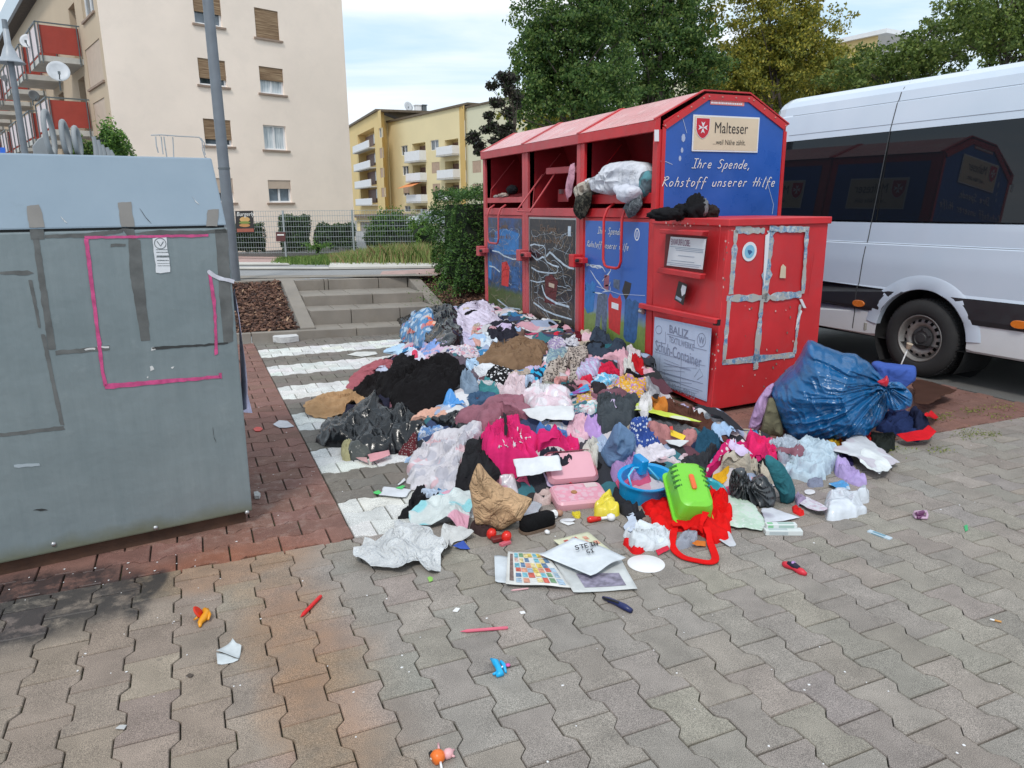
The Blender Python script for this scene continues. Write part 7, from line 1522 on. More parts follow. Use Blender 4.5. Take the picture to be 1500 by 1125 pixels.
I('cloth','light purple smooth cloth left of the charcoal jacket','cloth','C',[(878,655),(1000,658),(1022,750),(1012,802),(960,802),(900,722)],fab((.44,.28,.58),wr=.3),.08)
I('jacket','dark grey rain jacket right of the light purple cloth','jacket','C',[(975,565),(1020,480),(1090,435),(1135,510),(1285,530),(1255,600),(1225,700),(1130,705),(1050,792),(1000,705)],fab((.05,.06,.07),rough=.6),.15)
I('dress','blue dress with white star print','dress','C',[(1218,655),(1300,655),(1400,745),(1455,882),(1300,885),(1245,800)],fab((.035,.075,.28),'dots',(.55,.6,.7),sc=1.5),.10)
I('coat','black coat spread below the magenta ski jacket','coat','C',[(-20,1040),(0,850),(80,815),(160,870),(260,960),(400,985),(490,1020),(380,1055),(60,1055)],fab((.02,.02,.023)),.10)
I('ski_jacket','magenta ski jacket with white flowers in the middle front','jacket','C',[(118,760),(180,690),(260,648),(380,668),(470,710),(560,780),(520,890),(585,1012),(500,1018),(350,972),(200,942),(140,872)],fab((.60,.022,.14),wr=.5),.15)
I('ski_jacket_sleeve','','','C',[(540,770),(700,775),(820,825),(875,880),(820,912),(720,870),(600,850),(540,880)],fab((.60,.022,.14),wr=.5),.10,parent=ALLITEMS[-1])
sj=ALLITEMS[-2]
I('pocket_flap','','','C',[(284,672),(311,674),(322,800),(299,808)],fab((.02,.018,.022)),.02,'flat',parent=sj,lift=.004)
for k_,(x,y,r_) in enumerate(((300,850,22),(262,878,18),(312,880,16),(365,868,20),(418,850,18),(415,815,14),(350,805,9),(455,820,14),(390,757,10),(412,785,9),(480,815,12))):
    I('flower_print','','','C',[(x+r_*(1 if i%2 else .45)*math.cos(i*math.pi/5),y+r_*.8*(1 if i%2 else .45)*math.sin(i*math.pi/5)) for i in range(10)],fab((.66,.60,.64),bump=0),.002,'flat',parent=sj,lift=.003)
I('bag','black open bag in front of the magenta sleeve','bag','C',[(540,885),(600,850),(720,868),(785,925),(700,995),(600,995)],fab((.02,.022,.035)),.10)
I('cloth','dark cloth under the black open bag','cloth','C',[(700,960),(790,905),(850,920),(870,1000),(780,1030),(720,1010)],fab((.025,.025,.035)),.06)
I('cloth','pale knitted cloth left of the jeans','sweater','C',[(848,930),(895,830),(960,828),(1000,900),(965,1000),(905,995)],fab((.52,.50,.46)),.10)
I('cloth','light blue cloth behind the jeans leg','cloth','C',[(960,822),(1030,798),(1060,860),(1000,900)],fab((.40,.50,.66)),.06)
J('jeans','light blue jeans standing up in the middle right of the heap','jeans','C',[(980,960),(1050,830),(1140,698),(1250,798),(1255,885),(1190,990),(1050,1002)],fab((.12,.20,.34)),.08,.06,11,base=(890,674),amp=.026,lean=.5,nr=26)
I('cloth','lilac ribbed cloth below the jeans','cloth','E',[(70,722),(150,680),(270,648),(345,742),(290,782),(180,785),(90,772)],fab((.38,.24,.48)),.09)
I('scarf','long brown leather like scarf running towards the shoe container','scarf','E',[(350,245),(450,265),(560,298),(720,368),(860,448),(985,572),(900,562),(790,480),(600,425),(420,335)],fab((.085,.035,.025)),.09)
I('cloth','grey fleece strip under the yellow green board','cloth','E',[(365,392),(480,388),(700,448),(645,495),(500,445)],fab((.10,.10,.11)),.05)
I('panel','black and white panel leaning before the foot of the shoe container','panel','E',[(690,342),(790,333),(900,388),(1045,520),(960,532),(900,432),(800,380)],fab((.03,.03,.035),'patch',(.66,.66,.66),bump=.05,sc=.35),.04,'flat',lift=.03)
I('game_board','long board with yellow green and white edge on the brown scarf','board','E',[(232,322),(300,300),(435,358),(745,440),(722,462),(500,400),(262,342)],fab((.50,.60,.08),'patch',(.62,.62,.60),bump=.03,sc=.6),.03,'flat',lift=.02)
I('toy_animal','orange plush toy animal with a black ball nose','toy','E',[(338,255),(380,218),(430,238),(492,292),(400,302)],fab((.50,.17,.03)),.09)
I('ball','small black ball on the orange plush toy','ball','E',[(372,240),(395,222),(425,240),(415,262),(385,262)],fab((.02,.018,.02)),.07,'flat')
I('plush','white plush toy left of the orange toy','toy','E',[(278,275),(330,228),(362,290),(340,322),(290,302)],fab((.62,.60,.60)),.08)
I('belt','dusty pink belt curled round the yellow bottle','belt','E',[(340,382),(420,418),(500,468),(620,528),(700,458),(710,500),(600,572),(500,542),(400,482)],fab((.40,.18,.18)),.06)
I('bottle','small yellow bottle with a red cap','bottle','E',[(508,472),(622,510),(600,542),(512,522)],paint('yellow_plastic',(.72,.50,.02),.35,bump=0),.05,'flat')
I('cap','','','E',[(500,462),(525,458),(530,480),(506,480)],paint('red_plastic',(.55,.04,.03),.35,bump=0),.055,'flat',parent=ALLITEMS[-1])
I('sweater','dark petrol blue sweater under the end of the scarf','sweater','E',[(688,545),(760,458),(850,518),(885,572),(760,605)],fab((.02,.07,.12)),.08)
I('cardboard_box','white box with a blue corner below the star dress','box','E',[(468,572),(560,558),(645,580),(582,622),(500,602)],fab((.58,.60,.62),'patch',(.06,.28,.5),bump=.03,sc=.4),.05,'flat')
I('cloth','long white pink flat cloth below the star dress','cloth','E',[(238,602),(300,584),(512,600),(562,620),(480,662),(250,666)],fab((.64,.60,.66)),.05)
I('bundle','black tray with white and pink scraps in it','tray','E',[(338,672),(400,648),(640,738),(622,762),(450,732)],fab((.02,.02,.022)),.05)
I('cloth','white and pink scraps lying in the black tray','cloth','E',[(395,655),(460,640),(560,690),(650,640),(665,720),(600,730),(470,690)],fab((.62,.54,.58),'patch',(.55,.35,.40)),.04)
I('cloth','black sleeve left of the magenta dotted shirt','cloth','E',[(625,645),(760,590),(865,578),(800,645),(762,792),(660,765)],fab((.035,.038,.045)),.10)
I('toy','turquoise plastic ring toy under the yellow cloth','toy','E',[(758,800),(785,758),(860,820),(945,880),(900,895),(800,842)],paint('turquoise_plastic',(.03,.36,.44),.35,bump=0),.10,'puff')
I('shirt','magenta shirt with white dots curving round the grey bag','shirt','E',[(768,750),(800,660),(880,590),(980,568),(1200,638),(1235,690),(1200,712),(1060,652),(880,682),(830,742)],fab((.52,.018,.13),'dots',(.64,.58,.6),sc=.9),.12)
I('toy','yellow orange toy house beside the grey garbage bag','toy','E',[(818,765),(840,708),(942,718),(932,802),(880,832)],fab((.68,.36,.02)),.10,'paper')
I('plush','cream plush animal lying on the grey garbage bag','toy','E',[(858,690),(1000,648),(1100,650),(1205,742),(1275,822),(1240,862),(1120,772),(1060,782),(960,702)],fab((.46,.41,.34)),.13)
J('leggings','teal leggings leg arching down to the paving','trousers','E',[(1205,650),(1300,678),(1372,780),(1425,900),(1402,992),(1330,982),(1305,880),(1262,800)],fab((.03,.14,.17)),.06,.05,13,base=(1155,735),amp=.014,lean=.6,nr=26)
J('garbage_bag','small dark grey garbage bag at the right front of the heap','bag','E',[(938,875),(965,740),(1050,735),(1080,840),(1185,790),(1275,900),(1272,985),(1150,1032),(1050,1002)],fab((.055,.062,.070),rough=.34),.12,.10,12,base=(1108,742),knot=(1060,800),amp=.028,lean=.4,nr=34)
I('glove','hot pink fleece glove above the magenta shirt','glove','H',[(52,622),(80,600),(140,618),(232,710),(222,742),(150,692),(62,692)],fab((.66,.02,.12)),.12)
# front row
I('cloth','dark cloth behind the blue tub and yellow bag','cloth','F',[(75,310),(110,215),(190,330),(335,440),(290,462),(190,432)],fab((.025,.025,.03)),.06)
I('cloth','yellow plastic bag behind the pink box','bag','D',[(945,462),(1000,350),(1062,333),(1132,430),(1042,477)],fab((.66,.54,.03),rough=.4),.09,'bag')
I('cloth','yellow scrap under the front of the pink box','cloth','D',[(785,458),(855,452),(845,492),(815,488)],fab((.62,.50,.04)),.03)
I('cloth','soft pale pink cloth between kraft bag and pink box','cloth','D',[(498,355),(570,288),(672,300),(632,382),(540,388)],fab((.52,.40,.38)),.07)
I('plastic_bag','clear wrapping left of the white envelope','bag','D',[(245,212),(370,148),(400,300),(310,275)],fab((.50,.46,.50),'patch',(.5,.2,.25),c3=(.45,.42,.15),rough=.3),.06,'bag')
I('cloth','dark items under the foot of the kraft bag','cloth','D',[(38,525),(160,505),(250,545),(230,600),(120,622)],fab((.05,.03,.03)),.05)
I('plastic_piece','dark green plastic wedge right of the kraft bag','plastic piece','D',[(275,568),(350,500),(385,522),(325,572)],paint('dark_green_plastic',(.01,.14,.07),.4,bump=0),.02,'flat')
I('plastic_piece','frosted plastic sheet right of the kraft bag','plastic sheet','D',[(395,462),(510,388),(575,420),(540,492),(440,512)],fab((.36,.40,.44),rough=.35),.03,'flat')
J('paper_bag','upright torn kraft paper bag at the front of the heap','paper bag','D',[(98,92),(150,150),(230,228),(300,285),(400,318),(492,350),(490,392),(430,430),(382,480),(310,530),(240,548),(150,530),(75,490),(60,420),(50,340),(38,250),(65,165)],fab((.52,.34,.20),bump=.7),.10,.05,6,base=(727,767),amp=.026,p=4.,lean=.35,fold='paper',nr=8)
I('envelope','large white envelope leaning behind the pink box','envelope','D',[(368,152),(690,98),(717,250),(390,306)],fab((.64,.66,.70),bump=.03),.05,'flat',lift=.07)
I('tissue','small white tissue on the paving before the pink box','paper','D',[(700,520),(725,498),(818,512),(790,532)],fab(WHT_),.02,'paper')
# right part beyond the heap
J('cushion','khaki cushion standing behind the big blue bag','cushion','H',[(135,585),(180,400),(230,430),(262,612),(180,627)],fab((.15,.14,.09)),.07,.07,3,off=.05,nr=20,amp=.016)
J('shirt','lilac shirt sleeve draped left of the big blue bag','shirt','H',[(62,572),(105,430),(165,340),(208,316),(192,390),(155,520),(112,592)],fab((.42,.28,.48)),.05,.04,4,off=.0,nr=22,amp=.022)
I('suitcase_flap','dark brown flap sticking out behind the big blue bag','bag','H',[(985,350),(1060,360),(1242,415),(1150,462),(1072,508),(1000,492)],fab((.06,.028,.02),bump=.05),.03,'flat',lift=.08)
J('storage_box','blue cloth box behind the knot of the big blue bag','box','H',[(765,206),(860,207),(945,215),(1012,222),(1015,290),(965,330),(880,460),(770,430)],fab((.05,.10,.36),bump=.2),.08,.12,5,base=(1080+420/3.879,480+640/3.879),off=.42,nr=28,amp=.018,p=7)
I('jacket','navy jacket under the knot of the big blue bag','jacket','H',[(795,570),(850,490),(990,505),(1055,590),(1022,638),(900,605)],fab((.02,.035,.11)),.16)
I('cloth','dark navy cloth between the red slipper and jacket','cloth','H',[(988,502),(1062,508),(1085,590),(1040,605)],fab((.015,.02,.05)),.10)
I('slipper','red slipper heel farthest right beside the navy jacket','slipper','H',[(1058,528),(1098,498),(1142,520),(1122,555),(1070,556)],fab((.60,.012,.02)),.07,'flat',wob=.0)
I('slipper','red slipper lying sole down under the navy jacket','slipper','H',[(898,652),(1050,628),(1082,602),(1125,640),(1085,672),(960,678)],fab((.60,.012,.02)),.07,'flat',wob=.0)
I('cloth','black crumpled cloth under the big blue bag on the right','cloth','H',[(745,605),(890,578),(895,662),(852,725),(780,682)],fab((.018,.022,.020)),.09)
I('cloth','red and yellow cloth squeezed under the big blue bag','cloth','H',[(485,645),(600,618),(625,640),(530,685)],fab((.55,.08,.02),'patch',(.6,.45,.03)),.05)
I('cloth','red scrap under the right side of the big blue bag','cloth','H',[(695,622),(742,598),(760,660)],fab((.55,.02,.02)),.05)
I('cloth','pale grey blue cloth left of the light blue towel','cloth','H',[(188,642),(270,612),(372,670),(332,752),(258,692)],fab((.40,.46,.54)),.08)
I('cloth','grey cloth scraps behind the teal leggings','cloth','H',[(225,700),(300,712),(310,775),(250,770)],fab((.30,.33,.40)),.06)
bigbag=J('garbage_bag','very large bright blue garbage bag right of the shoe container','bag','H',[(182,360),(235,285),(320,205),(360,140),(400,72),(470,98),(600,148),(650,145),(750,198),(830,290),(872,340),(860,450),(800,545),(690,622),(520,640),(400,645),(290,620),(230,500)],fab((.007,.098,.26),rough=.28),.36,.26,7,base=(1080+420/3.879,480+640/3.879),knot=(855,330),amp=.030,nr=72,p=2.2)
J('bag_neck','','','H',[(835,315),(920,308),(992,375),(985,445),(900,472),(845,440),(850,360)],fab((.007,.108,.29),rough=.28),.14,.10,8,base=(1080+420/3.879,480+640/3.879),knot=(840,330),amp=.022,parent=bigbag,off=-.05)
J('bag_tie','','','H',[(795,305),(830,290),(850,270),(862,300),(850,335),(815,325)],fab((.5,.01,.03),rough=.4),.05,.03,9,base=(1080+420/3.879,480+640/3.879),amp=.006,parent=bigbag,off=-.22,nr=10)
I('cloth','light blue towel crumpled below the big blue bag','towel','H',[(275,795),(375,655),(450,662),(592,720),(542,802),(450,872),(330,852)],fab((.42,.52,.60)),.14)
I('cloth','navy scrap between towel and white tray','cloth','H',[(555,742),(622,728),(672,782),(600,775)],fab((.025,.02,.08)),.05)
I('blouse','lilac ruffled blouse on the paving right of the towel','shirt','H',[(548,775),(620,748),(742,870),(692,898),(600,855)],fab((.38,.30,.55)),.08)
I('cardboard_tray','open white cardboard tray with papers at the right','box','H',[(548,682),(680,618),(922,790),(800,868),(668,780)],fab((.56,.58,.62),'patch',(.48,.44,.50),bump=.04,sc=.5),.07,'flat')
I('paper_sheet','','','H',[(690,770),(720,690),(850,760),(870,830),(800,865)],fab((.64,.67,.68),bump=.1),.02,'paper',parent=ALLITEMS[-1])
I('packaging','blue and white packaging above the clear plastic bag','packet','H',[(515,892),(600,868),(642,940),(560,922)],fab((.06,.30,.60),'patch',(.55,.62,.68),rough=.35),.06,'paper')
I('plastic_bag','thin white plastic bag on the paving at the right front','bag','H',[(500,960),(560,910),(640,918),(752,950),(700,1010),(722,1040),(640,1072),(500,1082)],fab((.60,.64,.70),rough=.25),.09,'bag')
I('paper_sheet','folded white sheet left of the thin white plastic bag','paper','H',[(338,1000),(400,970),(512,1020),(452,1072)],fab((.60,.60,.66),'print',(.5,.35,.45),bump=.1),.03,'paper')
I('disc','small white oval disc right of the teal leggings','disc','H',[(410+32*math.cos(t),937+16*math.sin(t)) for t in np.linspace(0,6.28,13)[:-1]],fab(WHT_,bump=.02),.008,'flat')
I('cloth','grey flat scrap below the light blue towel','cloth','H',[(395,880),(480,872),(490,900),(410,905)],fab((.20,.22,.30)),.03)
I('cloth','purple grey scrap between teal leggings and white sheet','cloth','H',[(318,965),(350,938),(392,972),(340,1008)],fab((.30,.24,.36)),.04)
I('socks','small red sock pair near the teal leggings','sock','H',[(308,1020),(330,1015),(382,1060),(362,1072),(320,1050)],fab((.58,.02,.02)),.03)
I('play_mat','pale green play mat under the grey garbage bag','mat','F',[(720,152),(900,230),(1050,340),(1130,380),(1222,500),(1190,546),(1050,532),(940,515),(900,400),(780,300)],fab((.46,.60,.50),'floral',(.55,.62,.58),bump=.05),.03,'flat')
I('magazine_page','magazine page with a dark picture right of the play mat','magazine','F',[(1170,392),(1250,378),(1462,450),(1330,482),(1200,492)],fab((.58,.60,.66),'patch',(.10,.06,.14),c3=(.55,.35,.4),bump=.08,sc=.35),.02,'flat')
I('cloth','black mesh cap under the red carrier bag','cloth','F',[(255,520),(290,455),(370,450),(380,500),(300,545)],fab((.22,.16,.14),'dots',(.05,.04,.04),sc=3),.04)
I('cap','small red baseball cap under the white cloth','cap','F',[(162,625),(198,598),(335,648),(300,690),(240,692)],fab((.60,.012,.015)),.06)
I('cloth','white cloth left of the red carrier bag','cloth','F',[(168,545),(360,478),(430,488),(522,560),(500,652),(380,662),(250,642)],fab((.60,.64,.68)),.08)
I('ribbon_paper','folded pale blue paper strip left of the white cloth','paper','F',[(188,402),(237,390),(272,470),(212,542),(168,520),(205,470)],fab((.52,.58,.70),bump=.05),.03,'paper')
I('slipper','grey slipper seen through the strap of the red bag','slipper','F',[(548,645),(578,592),(650,553),(708,580),(690,622),(600,657)],fab((.30,.32,.38)),.07)
I('orange_card','orange card scrap under the red bag strap','card','F',[(660,650),(700,620),(770,632),(770,660),(700,670)],fab((.55,.16,.03)),.01,'flat')
I('folded_card','folded grey white card right of the red bag','card','F',[(862,605),(935,540),(992,632),(940,645)],fab((.50,.52,.56),bump=.04),.04,'paper')
I('card','red card scrap beside the red bag strap','card','F',[(400,700),(490,652),(505,690),(418,725)],fab((.55,.03,.06)),.01,'flat')
redbag=I('carrier_bag','bright red cloth carrier bag at the front of the heap','bag','F',[(302,335),(380,285),(500,278),(640,260),(750,238),(872,228),(940,300),(948,530),(850,602),(740,560),(600,520),(480,510),(380,462)],fab((.64,.008,.008),wr=.6),.11)
def strap(name,zone,pts,wd,mat,par,lift=.012):
    ox,oy,sc=Zn[zone]; P=[GH(ox+x/sc,oy+y/sc) for x,y in pts]; q=[]
    for i in range(len(P)-1):
        p0,p1,p2,p3=P[max(i-1,0)],P[i],P[i+1],P[min(i+2,len(P)-1)]
        for t in np.linspace(0,1,7)[:-1]: q.append(.5*((2*p1)+(-p0+p2)*t+(2*p0-5*p1+4*p2-p3)*t*t+(-p0+3*p1-3*p2+p3)*t**3))
    q.append(P[-1]); q=[V(p[0],p[1],float(hget(p[0],p[1]))+lift) for p in q]
    return MB().ribbon(q,V(0,0,1),wd,.002,-.003).build(name,mat,par,fixn=False,smooth=True)
strap('strap','F',[(545,500),(528,600),(535,690),(600,745),(700,772),(800,785),(838,760),(820,690),(790,600),(770,540)],.035,fab((.64,.008,.008),wr=.6),redbag)
strap('strap','F',[(520,530),(600,535),(700,540),(745,500),(770,430)],.035,fab((.64,.008,.008),wr=.6),redbag,.02)
clutter(85,9,True)
# ---- rigid things in and before the heap
def gp(zone,x,y): ox,oy,sc=Zn[zone]; return GH(ox+x/sc,oy+y/sc)
def frame_at(p,yaw,tiltx=0,tilty=0):
    return Matrix.Translation(Vector(p))@Matrix.Rotation(yaw,4,'Z')@Matrix.Rotation(tiltx,4,'X')@Matrix.Rotation(tilty,4,'Y')
def xf(mb,M_): mb.v=[tuple(M_@Vector(p)) for p in mb.v]; return mb
def rring(w_,d,h,r,n=5):   # rounded rectangle outline
    o=[]
    for cx_,cy_,a0 in ((w_/2-r,d/2-r,0),(-w_/2+r,d/2-r,90),(-w_/2+r,-d/2+r,180),(w_/2-r,-d/2+r,270)):
        for k in range(n): a=R_(a0+90*k/(n-1)); o.append((cx_+r*math.cos(a),cy_+r*math.sin(a),h))
    return o
def loft(rings,capb=True,capt=True):
    mb=MB(); n=len(rings[0]); vs=[p for r in rings for p in r]; fs=[(i*n+j,i*n+(j+1)%n,(i+1)*n+(j+1)%n,(i+1)*n+j) for i in range(len(rings)-1) for j in range(n)]
    if capb: fs.append(tuple(range(n-1,-1,-1)))
    if capt: fs.append(tuple((len(rings)-1)*n+j for j in range(n)))
    return mb.add(vs,fs)
# green toy case, lid up
p=gp('F',640,330); T=thing('toy_case','bright green plastic pet carrier shell with an orange handle lying on the red carrier bag','toy',p)
GP=paint('lime_plastic',(.17,.55,.035),.32,bump=.03,bs=40,var=.05); OR=paint('orange_plastic',(.70,.13,.03),.35,bump=0)
Mx=frame_at(V(p[0],p[1],p[2]+.045),R_(-22),R_(26),R_(4))
shell=loft([rring(.19,.33,-.05,.03),rring(.205,.345,-.045,.032),rring(.205,.345,-.03,.032),rring(.185,.325,-.028,.035),rring(.178,.315,.05,.04),rring(.165,.30,.078,.045),rring(.13,.262,.092,.05)])
xf(shell,Mx).build('shell',GP,T,smooth=True,ang=30)
for s in (-1,1):
    for i in range(5):
        y=-.02+i*.034; mb=loft([[(s*.060,y-.008,.0905),(s*.060,y+.008,.0905),(s*.094,y+.008,.070),(s*.094,y-.008,.070)],[(s*.060,y-.006,.0945),(s*.060,y+.006,.0945),(s*.097,y+.006,.073),(s*.097,y-.006,.073)]]); xf(mb,Mx).build('vent_slot',paint('dark_green_slot',(.02,.12,.01),.6,bump=0),T)
xf(loft([rring(.026,.10,.090,.011),rring(.026,.10,.102,.011),rring(.018,.09,.106,.008)]),Mx).build('handle',OR,T,smooth=True)
xf(loft([rring(.212,.352,-.036,.034),rring(.212,.352,-.024,.034)]),Mx).build('rim',GP,T)
# blue translucent tub
p=gp('F',320,270); T=thing('plastic_tub','bright blue toy bath tub left of the green pet carrier','tub',p)
BP=paint('aqua_plastic',(.01,.27,.60),.18,bump=0,var=.1); Mx=frame_at(V(p[0],p[1],p[2]+.05),R_(8),R_(14))
def oval(a,b,h,n=28): return [(a*math.cos(t),b*math.sin(t),h) for t in np.linspace(0,2*math.pi,n,endpoint=False)]
tb=loft([oval(.13,.10,-.06),oval(.148,.112,-.055),oval(.165,.128,.05),oval(.178,.14,.055),oval(.178,.14,.062),oval(.155,.118,.058),oval(.135,.10,-.03),oval(.06,.05,-.04)],True,True); xf(tb,Mx).build('basin',BP,T,smooth=True,ang=50)
xf(loft([rring(.05,.09,.03,.012),rring(.05,.09,.12,.012)]),Mx@Matrix.Translation((.03,.10,.0))).build('shower_head',BP,T,bevel=.004)
xf(MB().tube([(-.09+.0,.0,.0),(-.09,.05,.055),(-.02,.09,.07),(.07,.07,.06),(.10,.0,.02)],.006,6),Mx).build('inner_rib',paint('aqua_light',(.10,.50,.75),.2,bump=0),T,smooth='all')
xf(MB().add([( .14*math.cos(t)*1.03,.108*math.sin(t)*1.03,h) for h in (-.045,.0) for t in np.linspace(3.5,5.6,10)],[(i,i+1,11+i,10+i) for i in range(9)]),Mx).build('label_band',fab((.05,.10,.35),'patch',(.10,.4,.55),rough=.4,c3=(.4,.5,.05),sc=3),T,smooth='all',fixn=False)
# pink box: lid and base
PKB=fab((.66,.30,.38),'patch',(.62,.42,.48),bump=.02,sc=2.2,rough=.55)
p=gp('D',840,370); T=thing('case','open pink plastic jewellery case with lid folded back','case',p); PKP=paint('pink_plastic',(.66,.34,.40),.35,bump=.02,var=.06)
Mx=frame_at(V(p[0],p[1],p[2]+.025),R_(-11),R_(8))
xf(loft([rring(.29,.20,-.03,.03),rring(.30,.21,-.02,.035),rring(.30,.21,.018,.035),rring(.28,.19,.030,.03)]),Mx).build('base',PKP,T,smooth=True)
xf(loft([rring(.265,.165,.0302,.02),rring(.265,.165,.0315,.02)]),Mx).build('printed_top',PKB,T)
xf(MB().box((.05,.04,.032),(.12,.085,.0335)),Mx).build('label',paint('label_pale',(.62,.50,.50),.6,bump=0),T)
Ml=Mx@Matrix.Translation((.01,.13,.03))@Matrix.Rotation(R_(30),4,'X')@Matrix.Translation((0,.09,0))
xf(loft([rring(.28,.19,.03,.03),rring(.30,.21,.0,.035),rring(.285,.195,.002,.03),rring(.26,.17,.022,.025)],False,False),Ml).add([tuple(Ml@Vector(q)) for q in rring(.262,.172,.022,.025)],[tuple(range(20))]).build('lid',PKP,T,smooth=True,fixn=False)
xf(MB().lathe([(.001,.004),(.016,.004),(.018,0)],(-.03,.0,.033),(0,0,1),12),Mx).build('clasp',paint('brass_clasp',(.35,.16,.05),.4,bump=0),T)
# black case (fabric glasses case)
p=G(680+535/5,660+575/5,.0); T=thing('glasses_case','black soft glasses case with wooden edge on the paving','case',p)
d=unit(gp('D',660,520)-gp('D',410,590)); yaw=math.atan2(d[1],d[0]); Mx=frame_at(V(p[0],p[1],.035),yaw)
xf(loft([rring(.19,.07,-.025,.03),rring(.20,.08,-.01,.035),rring(.20,.08,.02,.035),rring(.19,.07,.038,.033),rring(.16,.045,.046,.02)]),Mx).build('cover',fab((.008,.008,.009)),T,smooth='all')
xf(loft([rring(.204,.084,-.034,.036),rring(.206,.086,-.020,.036)]),Mx).build('edge',paint('wood_edge',(.16,.11,.08),.5,bump=0),T)
# red goggles
p=gp('D',255,640); T=thing('toy_goggles','red and black toy goggles on the paving below the kraft bag','toy',p); RP=paint('red_gloss',(.66,.02,.012),.2,bump=0)
for x,y,r_ in ((200,608,.024),(310,628,.024)): q=G(680+x/5,660+y/5,.03); MB().lathe([(.001,.026),(r_*.7,.022),(r_,.008),(r_,-.012),(r_*.7,-.024),(.001,-.026)],q,(.1,-.3,1),18).build('lens',RP,T,smooth='all')
q=G(680+250/5,660+665/5,.0); MB().obox(q+V(0,0,.015),V(.035,.0,0),V(0,.02,0),V(0,0,.012)).build('nose_piece',paint('dark_red',(.15,.02,.02),.4,bump=0),T,bevel=.005); q=G(680+300/5,660+690/5,.0); MB().obox(q+V(0,0,.008),V(.028,.008,0),V(-.004,.012,0),V(0,0,.008)).build('tag',paint('pink_tag',(.55,.12,.16),.4,bump=0),T,bevel=.002)
# spoon
a=G(680+902/5,660+508/5,.016); b=G(680+998/5,660+498/5,.016); c=G(680+1075/5,660+488/5,.02); T=thing('rattle','red handled rattle with a white end on the paving','toy',b); MB().tube([a,a*.8+b*.2,b],[.012,.018,.012],10).build('handle',RP,T,smooth='all'); MB().tube([b,b*.6+c*.4,c-(c-b)*.12],[.008,.008,.009],8).lathe([(.001,.022),(.02,.012),(.024,0),(.02,-.012),(.001,-.022)],c,(0,0,1),14).build('white_end',WHITEP,T,smooth='all')
q=G(680+655/5,660+465/5,.03); tag(MB().lathe([(.001,-.02),(.021,-.018),(.022,.01),(.016,.012),(.012,.022),(.001,.022)],q,unit(V(.2,-.8,.4)),18).build('screw_top',WHITEP,smooth=True),'small white bottle cap behind the black glasses case','bottle cap')
q=G(680+697/5,660+457/5,.02); tag(MB().lathe([(.001,-.018),(.016,-.012),(.02,0),(.016,.012),(.001,.018)],q,(0,0,1),14).build('ball',paint('brown_ball',(.35,.18,.12),.5,bump=0),smooth='all'),'small light brown ball beside the white bottle cap','ball')
q=G(680+608/5,660+596/5,.012); tag(MB().lathe([(.001,-.01),(.012,-.006),(.015,0),(.010,.008),(.001,.01)],q,unit(V(.3,-.3,1)),12).build('bead',WHITEP,smooth='all'),'tiny white bead in front of the black glasses case','bead')
# flat print matter
def sheet(name,lab,cat,zone,pts,mat,z,wave=.004,par=None,n=14):
    ox,oy,sc=Zn[zone]; P=[G(ox+x/sc,oy+y/sc,z) for x,y in pts]
    # bilinear patch of four corners with soft waves and thickness
    a,b,c,d=P; vs=[];r=np.random.default_rng(int(abs(pts[0][0])*7+abs(pts[1][1])))
    s0=r.uniform(0,9)
    for i in range(n):
        for j in range(n):
            u,v=i/(n-1),j/(n-1); q=(a*(1-u)+b*u)*(1-v)+(d*(1-u)+c*u)*v; q=q+V(0,0,wave*(1+math.sin(s0+5*u+3*v))*(.5+.5*math.sin(2+4*v*u+s0))+ (wave*1.6*max(0,abs(u-.5)*2-.7) )); vs.append(q)
    fs=[(i*n+j,i*n+j+1,(i+1)*n+j+1,(i+1)*n+j) for i in range(n-1) for j in range(n-1)]
    o=MB().add(vs,fs).build(name,mat,par,smooth='all',fixn=False); md=o.modifiers.new('t','SOLIDIFY'); md.thickness=.0008
    if par is None: tag(o,lab,cat)
    return o,lambda u,v,dz=.0012: V(*((a*(1-u)+b*u)*(1-v)+(d*(1-u)+c*u)*v)) + V(0,0,dz+wave*(1+math.sin(s0+5*u+3*v))*(.5+.5*math.sin(2+4*v*u+s0))+(wave*1.6*max(0,abs(u-.5)*2-.7)))
NP=fab((.56,.58,.58),bump=.08)
sheet('newspaper','small newspaper back page sticking out at the left of the flyer','newspaper','D',[(220,778),(330,775),(330,972),(228,962)],fab((.56,.60,.64),bump=.05),.006)
T,f=sheet('newspaper','newspaper spread beneath the flyer with a violet photograph at lower right','newspaper','D',[(640,800),(1150,800),(1268,1020),(800,1040)],NP,.010)
GR=paint('print_violet_grey',(.22,.20,.27),.7,var=.5,vs=30,bump=0,kind='World'); 
def patch(T,f,u0,u1,v0,v1,mat,name='printed_picture',n=6,dz=.0016):
    vs=[f(u0+(u1-u0)*i/(n-1),v0+(v1-v0)*j/(n-1),dz) for i in range(n) for j in range(n)]; o=MB().add(vs,[(i*n+j,i*n+j+1,(i+1)*n+j+1,(i+1)*n+j) for i in range(n-1) for j in range(n-1)]).build(name,mat,None,fixn=False); o.parent=T; o.location=-Vector(T.location); return o
patch(T,f,.22,.86,.46,.88,GR); patch(T,f,.2,.45,.12,.34,paint('print_blue_grey',(.25,.30,.38),.7,var=.4,vs=40,bump=0,kind='World'))
T,f=sheet('flyer','supermarket flyer with rows of small coloured product pictures on the paving','flyer','D',[(320,740),(590,748),(782,1008),(303,978)],fab((.62,.62,.60),bump=.05),.018,.005)
pal=[(.50,.10,.07),(.16,.40,.48),(.58,.44,.10),(.55,.26,.18),(.10,.18,.30),(.50,.34,.30),(.14,.26,.14),(.30,.40,.50),(.6,.5,.25)]
r=np.random.default_rng(6); ms=[paint('print_%d'%i,c,.7,var=.5,vs=60,bump=0,kind='World') for i,c in enumerate(pal)]
for m_ in ms: m_.name='flyer_print'
